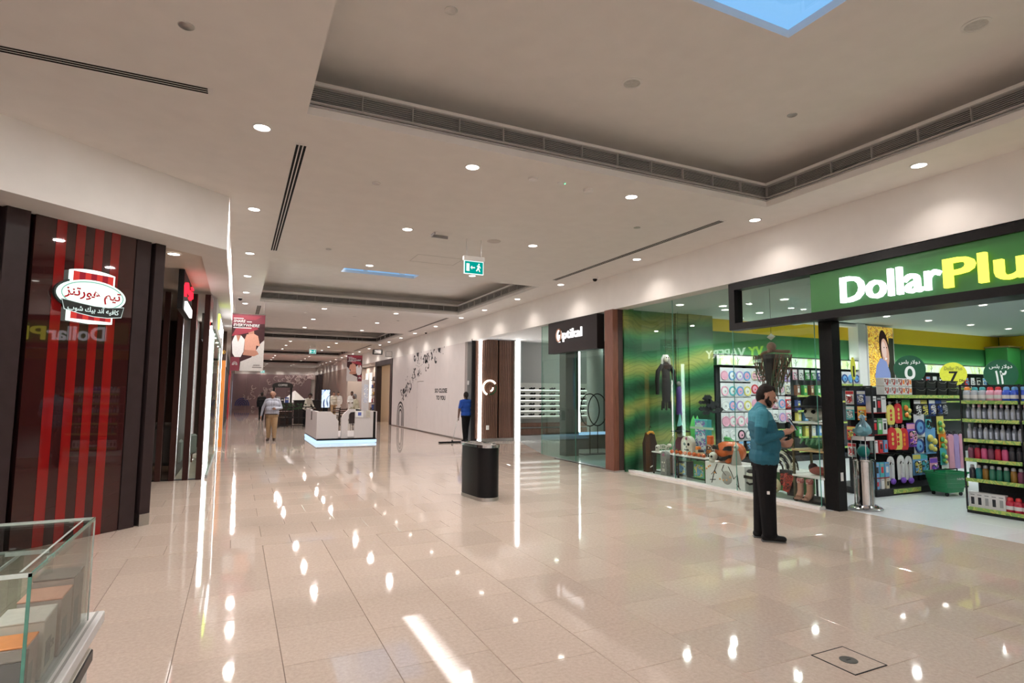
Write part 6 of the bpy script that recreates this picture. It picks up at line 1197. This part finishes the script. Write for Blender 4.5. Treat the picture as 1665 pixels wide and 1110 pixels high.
t = thing('envelope', 'small pale card carried low by the walking man', 'card', tuple(wk.matrix_basis @ Vector((.02, -.37, .70))), radians(-100)); b = MB(); b.bbox(-.06, .06, -.006, .006, -.05, .06, .003); b.build('card', CREAMS, t); b = MB(); b.box(-.06, .06, -.008, .008, -.06, -.045); b.build('edge', BLACKM, t)
swp = standing('cleaner in a royal blue polo shirt seen from behind pushing a dust mop', (7.2, 18.8, 0), radians(97), 1.70, [SKIND, BLUES, TROB, SHOEB, HAIR], ((-.02, .27, 1.10), (.02, .28, .86)), ((.0, -.27, 1.11), (.16, -.2, 1.12)), (-.12, .14), .92, voxel=.012, sleeves=False)
b = MB(); b.lathe([(.062, 1.455), (.066, 1.47), (.06, 1.485)], 16, (-.005, 0, 0), False); b.build('collar', BLACKM, swp)
mp_ = thing('dust_mop', 'wide flat black dust mop with a thin handle on the floor beside the cleaner', 'mop', (6.54, 18.45, 0)); b = MB(); b.bbox(-.42, .36, -.08, .08, .004, .045, .02); b.build('mop_head', CLOTHK, mp_); b = MB(); b.tube([(.05, 0, .04), (.05, .0, .09)], .03, 8); b.build('swivel', BLACK, mp_); b = MB(); b.tube([(.05, 0, .07), (.40, .36, .88)], .011, 8); b.build('handle', STEEL, mp_)
# people farther along
standing('person in dark clothes walking away far behind the bald man', (1.35, 36.5, 0), radians(80), 1.66, [SKIND, CLOTHK, TROB, SHOEB, HAIR], ((0, .25, 1.1), (.05, .25, .86)), ((0, -.25, 1.1), (.02, -.25, .86)), (.15, -.15), .95, voxel=.03)
standing('man in a white robe standing by the tables left of the white kiosk column', (6.45, 36.5, 0), radians(-120), 1.75, [SKIND, THOBE, THOBE, SHOEB, HAIR, HAIR], ((0, .25, 1.12), (.16, .15, 1.05)), ((0, -.25, 1.12), (.16, -.15, 1.05)), robe=True, voxel=.025)
standing('man in a cream shirt standing beyond the lit screen', (5.5, 37.5, 0), radians(-60), 1.74, [SKIN, CREAMS, KHAKI, SHOEB, HAIR], ((0, .25, 1.12), (.1, .2, .9)), ((0, -.25, 1.12), (.12, -.2, .92)), voxel=.03)
standing('man in a grey white robe behind the man in the cream shirt', (6.25, 40.5, 0), radians(-90), 1.72, [SKIN, THOBE, THOBE, SHOEB, HAIR], ((0, .25, 1.12), (.1, .2, .9)), ((0, -.25, 1.12), (.12, -.2, .92)), robe=True, voxel=.03)
standing('person in a white robe reading a phone in the yellow lit portal', (7.95, 31.9, 0), radians(170), 1.68, [SKIN, THOBE, THOBE, SHOEB, HAIR], ((0, .25, 1.12), (.2, .1, 1.15)), ((0, -.25, 1.12), (.2, -.1, 1.15)), robe=True, pitch=.4, voxel=.025)
standing('man in a white shirt leaning over the railing behind the kiosk', (3.05, 29.55, 0), radians(-40), 1.62, [SKIND, CREAMS, TROB, SHOEB, HAIR], ((.25, .28, 1.05), (.45, .15, .95)), ((.25, -.28, 1.05), (.45, -.15, .95)), lean=.3, pitch=.7, voxel=.025)
standing('person in dark clothes with grey hair beside the white column of the kiosk', (4.95, 26.5, 0), radians(150), 1.60, [SKIND, mat('olive_shirt', (.40, .38, .28), .8), TROB, SHOEB, mat('hair_grey', (.16, .15, .15), .7)], ((.1, .26, 1.1), (.3, .12, 1.02)), ((.1, -.26, 1.1), (.3, -.12, 1.02)), lean=.2, voxel=.025)
# ------------------------------------------------------------------ litter bin in the mall
lbn = thing('litter_bin', 'black oblong litter bin with a rounded front and perforated chrome top', 'bin', (3.55, 8.62, 0), radians(6))
def oblong(w, l, n=10, e=0): # rounded ends along y
    r = w/2; return [(r*cos(a), -(l/2-r)+r*sin(a)) for a in [pi+pi*k/n for k in range(n+1)]]+[(r*cos(a), (l/2-r)+r*sin(a)) for a in [pi*k/n for k in range(n+1)]]
b = MB(); b.prism(oblong(.355, .84), .05, .80); b.sm = [True]*len(b.sm); b.build('body', mat('bin_black', (.008, .008, .009), .32, var=.1), lbn); b = MB(); b.prism(oblong(.365, .85), 0, .05); b.build('base_band', STEEL, lbn)
ringp = oblong(.38, .865, 14); v = [(p[0], p[1], .80) for p in ringp]+[(p[0], p[1], .845) for p in ringp]+[(p[0]*.82, p[1]*.90, .85) for p in ringp]+[(p[0]*.80, p[1]*.885, .82) for p in ringp]; n = len(ringp)
b = MB(); b.add(v, [(i*n+k, i*n+(k+1) % n, (i+1)*n+(k+1) % n, (i+1)*n+k) for i in range(3) for k in range(n)]+[tuple(range(n-1, -1, -1))], True); b.build('rim', CHROME, lbn)
b = MB(); b.prism([(p[0]*.80, p[1]*.885) for p in ringp], .815, .825); b.build('top_plate', STEEL, lbn)
for y in (-.2, .08): b = MB(); b.lathe([(.085, .826), (.10, .845), (.085, .85), (.07, .83)], 20, (0, y, 0), False); b.build('opening_ring', CHROME, lbn); b = MB(); b.cyl((0, y, .8255), .07, .002, 20); b.build('opening', BLACK, lbn)
for y in (.24, .30): b = MB(); b.box(-.1, .1, y, y+.02, .825, .838); b.build('ash_bar', CHROME, lbn)
# ------------------------------------------------------------------ floor hatch
fh = thing('floor_hatch', 'square floor access hatch with a dark round plug in the tiles at the bottom right', 'hatch', (3.485, 2.46, .0))
for q in ((-.15, .15, -.145, -.139), (-.15, .15, .139, .145), (-.15, -.144, -.145, .145), (.144, .15, -.145, .145)): b = MB(); b.box(*q, -.001, .0035); b.build('frame_bar', BLACKM, fh)
b = MB(); b.box(-.144, .144, -.139, .139, -.001, .0018); b.build('panel', TILE, fh); b = MB(); b.lathe([(.052, .0018), (.052, .004), (.03, .0045)], 24); b.build('plug', mat('plug_grey', (.10, .09, .085), .45, .6), fh); b = MB(); b.box(-.02, .02, -.003, .003, .0044, .0052); b.build('slot', BLACK, fh)
# ------------------------------------------------------------------ white kiosk
kw = mat('kiosk_white', (.66, .62, .62), .3, var=.02); ki = thing('info_kiosk', 'white angular information kiosk with a glowing blue white base in mid mall', 'kiosk', (3.35, 21.2, 0)); GLOW = emis('kiosk_glow', (.50, .75, 1), 1.5, True)
b = MB(); b.box(2.37, 4.30, 19.54, 22.95, .015, .10); b.build('glow_base', GLOW, ki, True); b = MB(); b.box(2.40, 4.28, 19.58, 22.9, .10, .16); b.build('black_plinth', BLACK, ki, True)
b = MB(); b.box(2.38, 2.46, 19.60, 20.9, .16, 1.03); b.box(2.38, 2.46, 21.4, 22.9, .16, 1.05); b.box(2.38, 2.46, 20.9, 21.4, .16, .70); b.build('side_wall', kw, ki, True); b = MB(); b.box(2.40, 2.45, 20.9, 21.4, .70, 1.0); b.build('side_screen', BLACK, ki, True)
b = MB(); b.prism([(2.46, .16), (3.06, .16), (3.06, .72), (2.99, .80), (2.98, .93), (2.90, .94), (2.81, 1.03), (2.46, 1.03)], 19.60, 19.72, 'y'); b.build('front_panel', kw, ki, True)
b = MB(); b.prism([(3.16, .16), (3.36, .16), (3.36, .90), (3.44, 1.0), (3.60, 1.02), (3.60, 1.10), (3.38, 1.10), (3.20, .93), (3.16, .80)], 19.60, 19.75, 'y'); b.build('slanted_arm', kw, ki, True); b = MB(); b.box(3.40, 3.58, 19.62, 19.68, .63, 1.03); b.build('dark_screen', mat('kiosk_screen', (.03, .022, .022), .3), ki, True)
b = MB(); b.bbox(3.58, 4.19, 19.60, 19.72, .16, 1.03, .004); b.build('front_panel', kw, ki, True); b = MB(); b.box(4.19, 4.27, 19.61, 22.9, .16, 1.02); b.build('black_side', BLACK, ki, True); b = MB(); b.box(4.27, 4.31, 19.6, 22.9, .13, 1.03); b.build('side_wall', kw, ki, True)
b = MB(); b.box(2.46, 4.19, 19.72, 22.9, .16, .20); b.build('floor_deck', kw, ki, True); b = MB(); b.bbox(2.46, 3.0, 20.4, 22.6, .20, .74, .01); b.build('counter', kw, ki, True)
b = MB(); b.bbox(4.06, 4.28, 20.86, 21.1, .2, 2.12, .006); b.build('tall_column', kw, ki, True); b = MB(); b.box(4.10, 4.24, 20.852, 20.86, 1.3, 1.95); b.build('screen', picture('kiosk_print', [(.7, .7, .75), (.5, .55, .7), (.9, .9, .9)], 8, .3), ki, True)
for x0, x1, z0, z1, m, lab in ((3.60, 3.85, .83, 1.05, TRIMW, 'white notice card with a plain blue square on the kiosk front'), (3.94, 4.08, .83, 1.06, CREAMS, 'cream notice card with small lines of print on the kiosk front')):
    t = thing('notice_card', lab, 'sign', ((x0+x1)/2, 19.585, z0)); b = MB(); b.bbox(-(x1-x0)/2, (x1-x0)/2, -.006, .006, 0, z1-z0, .002); b.build('card', m, t); b = MB()
    if m is TRIMW: b.box(-.05, .06, -.0075, -.006, .06, .17); b.build('blue_square', mat('notice_blue', (.08, .12, .42), .5), t)
    else:
        for k in range(4): b.box(-.045, .04, -.0075, -.006, .05+.04*k, .06+.04*k)
        b.build('print', mat('notice_ink', (.3, .25, .25), .6), t)
# ------------------------------------------------------------------ seating area and stands beyond the kiosk
ak = thing('arched_stand', 'black arched coffee stand with open centre in front of the end wall', 'stand', (2.15, 32.1, 0)); WOODK = mat('stand_black', (.018, .015, .014), .4)
for x in (-.42, .42): b = MB(); b.bbox(x-.05, x+.05, -.05, .05, 0, 2.0, .006); b.build('post', WOODK, ak)
b = MB(); b.prism([(-.5, 1.9), (.5, 1.9), (.5, 2.02)]+[(.5*cos(a*pi/10), 2.02+.16*sin(a*pi/10)) for a in range(1, 10)]+[(-.5, 2.02)], -.08, .08, 'y'); b.build('arch_header', WOODK, ak); b = MB(); b.bbox(-.48, .48, -.3, .3, 0, 1.12, .01); b.build('counter', WOODK, ak)
text('lettering', 'COFFEE', -.22, 1.98, .44, .10, mat('stand_letters', (.6, .58, .55), .5), .004, .01, FR((0, -.083, 0), (1, 0, 0)), ak, world=False)
for i, (x, h, m) in enumerate(((-.2, .3, 'grey'), (.0, .22, 'black'), (.22, .28, 'dark blue'))): t = thing('coffee_machine', '%s appliance on the arched stand counter, %s from the left' % (m, ORD[i]), 'appliance', (2.15+x, 32.05, 1.121)); b = MB(); b.bbox(-.09, .09, -.1, .1, 0, h, .01); b.build('body', pm(m), t); b = MB(); b.bbox(-.06, .06, -.12, -.1, h*.5, h*.8, .005); b.build('front', STEEL, t)
ds_ = thing('digital_screen', 'tall blue lit advertising screen on a dark stand behind the kiosk', 'screen', (3.96, 29.6, 0)); b = MB(); b.bbox(-.22, .22, -.05, .05, .9, 1.82, .01); b.build('frame', BLACK, ds_); b = MB(); b.box(-.19, .19, -.054, -.05, .93, 1.79); b.build('display', picture('screen_blue', [(.02, .05, .16), (.05, .15, .45), (.7, .85, 1), (.02, .04, .12)], .8, .3, 1.0, 3.4), ds_); b = MB(); b.bbox(-.12, .12, -.08, .08, .02, .9, .01); b.build('stand', BLACK, ds_); b = MB(); b.bbox(-.3, .3, -.25, .25, 0, .02, .005); b.build('base', BLACK, ds_)
bc = thing('dark_counter', 'long dark counter with small cups left of the blue screen', 'counter', (3.5, 33.0, 0)); b = MB(); b.bbox(-.7, .7, -.3, .3, 0, 1.2, .01); b.build('body', WOODK, bc); b = MB(); b.bbox(-.73, .73, -.33, .33, 1.2, 1.25, .008); b.build('top', BLACK, bc)
for i in range(3): t = thing('cup', 'small white cup on the dark counter, %s from the left' % ORD[i], 'cup', (3.35+.18*i, 32.75, 1.251)); b = MB(); b.lathe([(.03, 0), (.04, .09), (.036, .09), (.026, .01)], 12, cap=False); b.build('body', TRIMW, t)
CHW = mat('chair_wood', (.035, .02, .015), .5); cp = None; tp = None
spots = [(2.15, 31.05, 0), (1.5, 30.4, pi/2), (2.1, 29.72, pi), (3.4, 31.35, .1), (4.1, 30.9, pi/2), (4.85, 31.6, 0), (4.9, 30.2, pi), (6.3, 30.95, -pi/2), (5.8, 31.7, .1), (5.75, 30.2, pi)]
for i, (x, y, rz) in enumerate(spots):
    lab = 'dark slatted café chair in the seating behind the kiosk, %s from the left aisle' % ORD[i]
    if cp is None:
        cp = thing('cafe_chair', lab, 'chair', (x, y, 0), rz, 'café chairs behind the kiosk')
        b = MB(); b.bbox(-.2, .2, -.2, .2, .44, .47, .008); b.build('seat', CHW, cp)
        for sx in (-1, 1):
            for sy in (-1, 1): b = MB(); b.box(sx*.18-.014, sx*.18+.014, sy*.18-.014, sy*.18+.014, 0, .44 if sy < 0 else .9); b.build('leg', CHW, cp)
        for z in (.6, .7, .8): b = MB(); b.box(-.18, .18, .17, .19, z, z+.05); b.build('back_slat', CHW, cp)
        b = MB(); b.box(-.18, .18, -.01, .01, .2, .22); b.build('stretcher', CHW, cp)
    else: dup(cp, (x, y, 0), rz, lab, 'café chairs behind the kiosk')
for i, (x, y) in enumerate(((2.2, 30.4), (3.4, 30.65), (4.85, 30.9), (5.7, 30.95))):
    lab = 'dark square café table among the chairs behind the kiosk, %s from the left aisle' % ORD[i]
    if tp is None: tp = thing('cafe_table', lab, 'table', (x, y, 0), 0, 'café tables behind the kiosk'); b = MB(); b.bbox(-.35, .35, -.35, .35, .71, .74, .006); b.build('tabletop', mat('table_red_brown', (.11, .03, .02), .35), tp); b = MB(); b.cyl((0, 0, .02), .03, .7, 10); b.build('column', BLACKM, tp); b = MB(); b.lathe([(.22, 0), (.2, .02)], 18); b.build('base', BLACKM, tp)
    else: dup(tp, (x, y, 0), 0, lab, 'café tables behind the kiosk')
rlg = thing('planter_rail', 'low dark lattice rail with greenery screening the café seating', 'rail', (2.7, 28.9, 0))
for x in [-.9+.3*i for i in range(7)]: b = MB(); b.box(x-.015, x+.015, -.015, .015, 0, 1.0); b.build('post', WOODK, rlg)
for z in (.1, .45, .95): b = MB(); b.box(-.9, .9, -.02, .02, z, z+.04); b.build('bar', WOODK, rlg)
for x in [-.75+.3*i for i in range(6)]: b = MB(); b.tube([(x-.13, 0, .5), (x+.13, 0, .94)], .012, 5); b.build('lattice_bar', WOODK, rlg)
b = MB(); rr = random.Random(6)
for i in range(40): x, z = rr.uniform(-.8, .3), rr.uniform(.85, 1.12); b.ball((x, rr.uniform(-.06, .06), z), .05, 6, (1, .4, .6))
b.build('foliage', mat('rail_green', (.03, .06, .03), .7), rlg, kind='stuff')
wcn = thing('white_canopy', 'white pointed canopy cover behind the dark railing', 'canopy', (2.95, 34.5, 0)); b = MB(); b.lathe([(.75, 1.1), (.35, 1.45), (.03, 1.75)], 4, (0, 0, 0)); b.build('cover', THOBE, wcn); b = MB(); b.cyl((0, 0, 0), .03, 1.2, 8); b.build('pole', STEEL, wcn)
# ------------------------------------------------------------------ glass display case at the lower left
GX, GY0, GY1, GZ0, GZ1 = -.46, 1.94, 2.69, .775, 1.14
gcs = thing('glass_display_case', 'glass display case on a white counter at the lower left corner', 'display case', (-1.1, 2.3, 0)); CG = glassy('case_glass', (.96, .985, .97), .45)
b = MB(); b.bbox(-1.9, -.45, 1.0, 2.68, 0, .63, .004); b.build('base', TRIMW, gcs, True); b = MB(); b.bbox(-1.9, -.436, 1.0, 2.68, .63, .672, .003); b.build('black_trim', BLACK, gcs, True); b = MB(); b.bbox(-1.9, -.441, 1.0, 2.676, .66, .678, .002); b.build('lower_ledge', mat('ledge_cream', (.72, .70, .62), .4), gcs, True)
b = MB(); b.box(-1.9, -.50, 1.0, 2.69, .678, .73); b.build('recess', GREYP, gcs, True); b = MB(); b.bbox(-1.9, -.425, 1.0, 2.79, .73, .772, .003); b.build('upper_ledge', TRIMW, gcs, True); b = MB(); b.box(-.452, -.444, 1.0, 2.785, .772, .7745); b.build('ledge_groove', GREYP, gcs, True)
def pane(x0, x1, y0, y1, z0, z1): b = MB(); b.box(x0, x1, y0, y1, z0, z1); b.build('pane', CG, gcs, True)
T = .008; pane(GX-T, GX, GY0, GY1, GZ0, GZ1); pane(-1.9, GX-T, GY1-T, GY1, GZ0, GZ1); pane(-1.9, GX-T, GY0, GY0+T, GZ0, GZ1); pane(-1.9, GX, GY0, GY1, GZ1, GZ1+T)
EG = mat('case_edge', (.07, .22, .17), .15, var=.15); EW = mat('case_edge_pale', (.62, .70, .66), .12, var=.1)
for q, m in (((GX-T, GX, GY0-.001, GY0+.003, GZ0, GZ1+T), EG), ((GX-.003, GX+.001, GY1-T, GY1+.001, GZ0, GZ1+T), EW), ((GX-.004, GX+.001, GY0, GY1, GZ1-.002, GZ1+T+.001), EG), ((-1.9, GX, GY1-.003, GY1+.001, GZ1-.002, GZ1+T+.001), EW), ((-1.9, GX, GY0-.001, GY0+.003, GZ1-.002, GZ1+T+.001), EW), ((GX-.032, GX-.026, GY0+.02, GY1-.03, GZ1+T, GZ1+T+.001), EW), ((-1.9, GX-.03, GY1-.034, GY1-.028, GZ1+T, GZ1+T+.001), EW)): b = MB(); b.box(*q); b.build('glass_edge', m, gcs, True)
b = MB(); b.cyl((GX-.06, GY1-.06, GZ1+T), .008, .003, 12); b.build('fixing', STEEL, gcs, True)
ic_ = thing('inner_glass_shelf', 'second smaller glass case inside the counter at the left edge', 'display case', (-1.1, 2.35, .776))
for q in ((-1.6, -.655, 2.64, 2.648, .776, 1.05), (-.663, -.655, 2.0, 2.64, .776, 1.05), (-1.6, -.655, 2.0, 2.648, 1.05, 1.057)): b = MB(); b.box(*q); b.build('pane', CG, ic_, True)
for q in ((-.664, -.654, 2.0, 2.004, .776, 1.057), (-.658, -.654, 2.0, 2.649, 1.048, 1.058), (-1.6, -.655, 2.645, 2.650, 1.048, 1.058)): b = MB(); b.box(*q); b.build('glass_edge', EW, ic_, True)
PT_ = mat('perfume_taupe', (.26, .22, .20), .5); 
def pbox(label, x, y, w, d, h, rz, body_, top, extra=None, s=None):
    t = thing('perfume_box', label, 'box', (x, y, .776), rz); b = MB(); b.bbox(-w/2, w/2, -d/2, d/2, 0, h, .002); b.build('carton', body_, t); b = MB(); b.bbox(-w/2-.001, w/2+.001, -d/2-.001, d/2+.001, h, h+.006, .002); b.build('lid', top, t)
    b = MB(); b.box(w/2, w/2+.0006, -d*.32, d*.1, h*.15, h*.6); b.build('side_print', extra or GREYP, t)
    if s: text('lettering', s, -d*.35, h*.35, d*.7, h*.14, extra or GREYP, .001, .01, FR((w/2+.0007, 0, 0), (0, 1, 0)), t, world=False)
    return t
PW = mat('perfume_white', (.66, .62, .57), .5); PP = mat('perfume_pink', (.66, .36, .27), .5); PC = mat('perfume_clear_side', (.55, .47, .44), .4); PO = mat('perfume_orange', (.80, .30, .10), .4)
pbox('taupe topped perfume box farthest back along the glass side', -.535, 2.585, .115, .145, .20, .0, PC, PT_)
pbox('pink topped perfume box second from the back along the glass side', -.535, 2.43, .115, .14, .178, 0, PC, PP)
pbox('white topped perfume box third from the back along the glass side', -.545, 2.27, .125, .15, .165, .02, PW, PW, GREYP, 'XXR')
pbox('orange topped perfume box fourth from the back along the glass side', -.55, 2.125, .12, .11, .14, 0, PC, PO)
pbox('grey perfume box nearest the camera in the glass case', -.56, 2.02, .16, .075, .135, .05, mat('perfume_grey', (.20, .18, .18), .5), PT_)
t = thing('perfume_tag', 'dark grey perfume carton face with raised POR lettering at the near pane', 'box', (-.70, 1.985, .776)); b = MB(); b.bbox(-.08, .08, -.02, .03, 0, .14, .002); b.build('carton', mat('perfume_grey', (.2, .18, .18), .5), t); text('lettering', 'POR', .02, -.035, .09, .045, mat('perfume_print', (.55, .52, .5), .5), .001, .01, FR((0, -.0207, 0), (0, 0, 1), (-1, 0, 0)), t, world=False)
for i, (x, y, w, h, m, lab) in enumerate(((-.80, 2.28, .09, .19, PW, 'white tall perfume carton left of the pink topped box'), (-.72, 2.42, .08, .17, PT_, 'taupe tall perfume carton behind the white one in the case'), (-.74, 2.13, .07, .12, mat('perfume_green', (.15, .38, .27), .4), 'small green perfume carton in the glass case'), (-.88, 2.15, .1, .2, PC, 'pinkish tall carton at the left edge of the glass case'))): pbox(lab, x, y, w, .11, h, .03*i, m, PW if i != 1 else PT_)
t = thing('acrylic_riser', 'clear acrylic riser standing behind the perfume boxes', 'riser', (-.62, 2.6, .776)); b = MB(); b.box(-.06, .06, -.003, .003, 0, .30); b.box(-.06, .06, -.06, -.003, .29, .30); b.build('sheet', CG, t); b = MB(); b.box(-.06, .06, -.061, -.059, .288, .302); b.build('sheet_edge', EW, t)
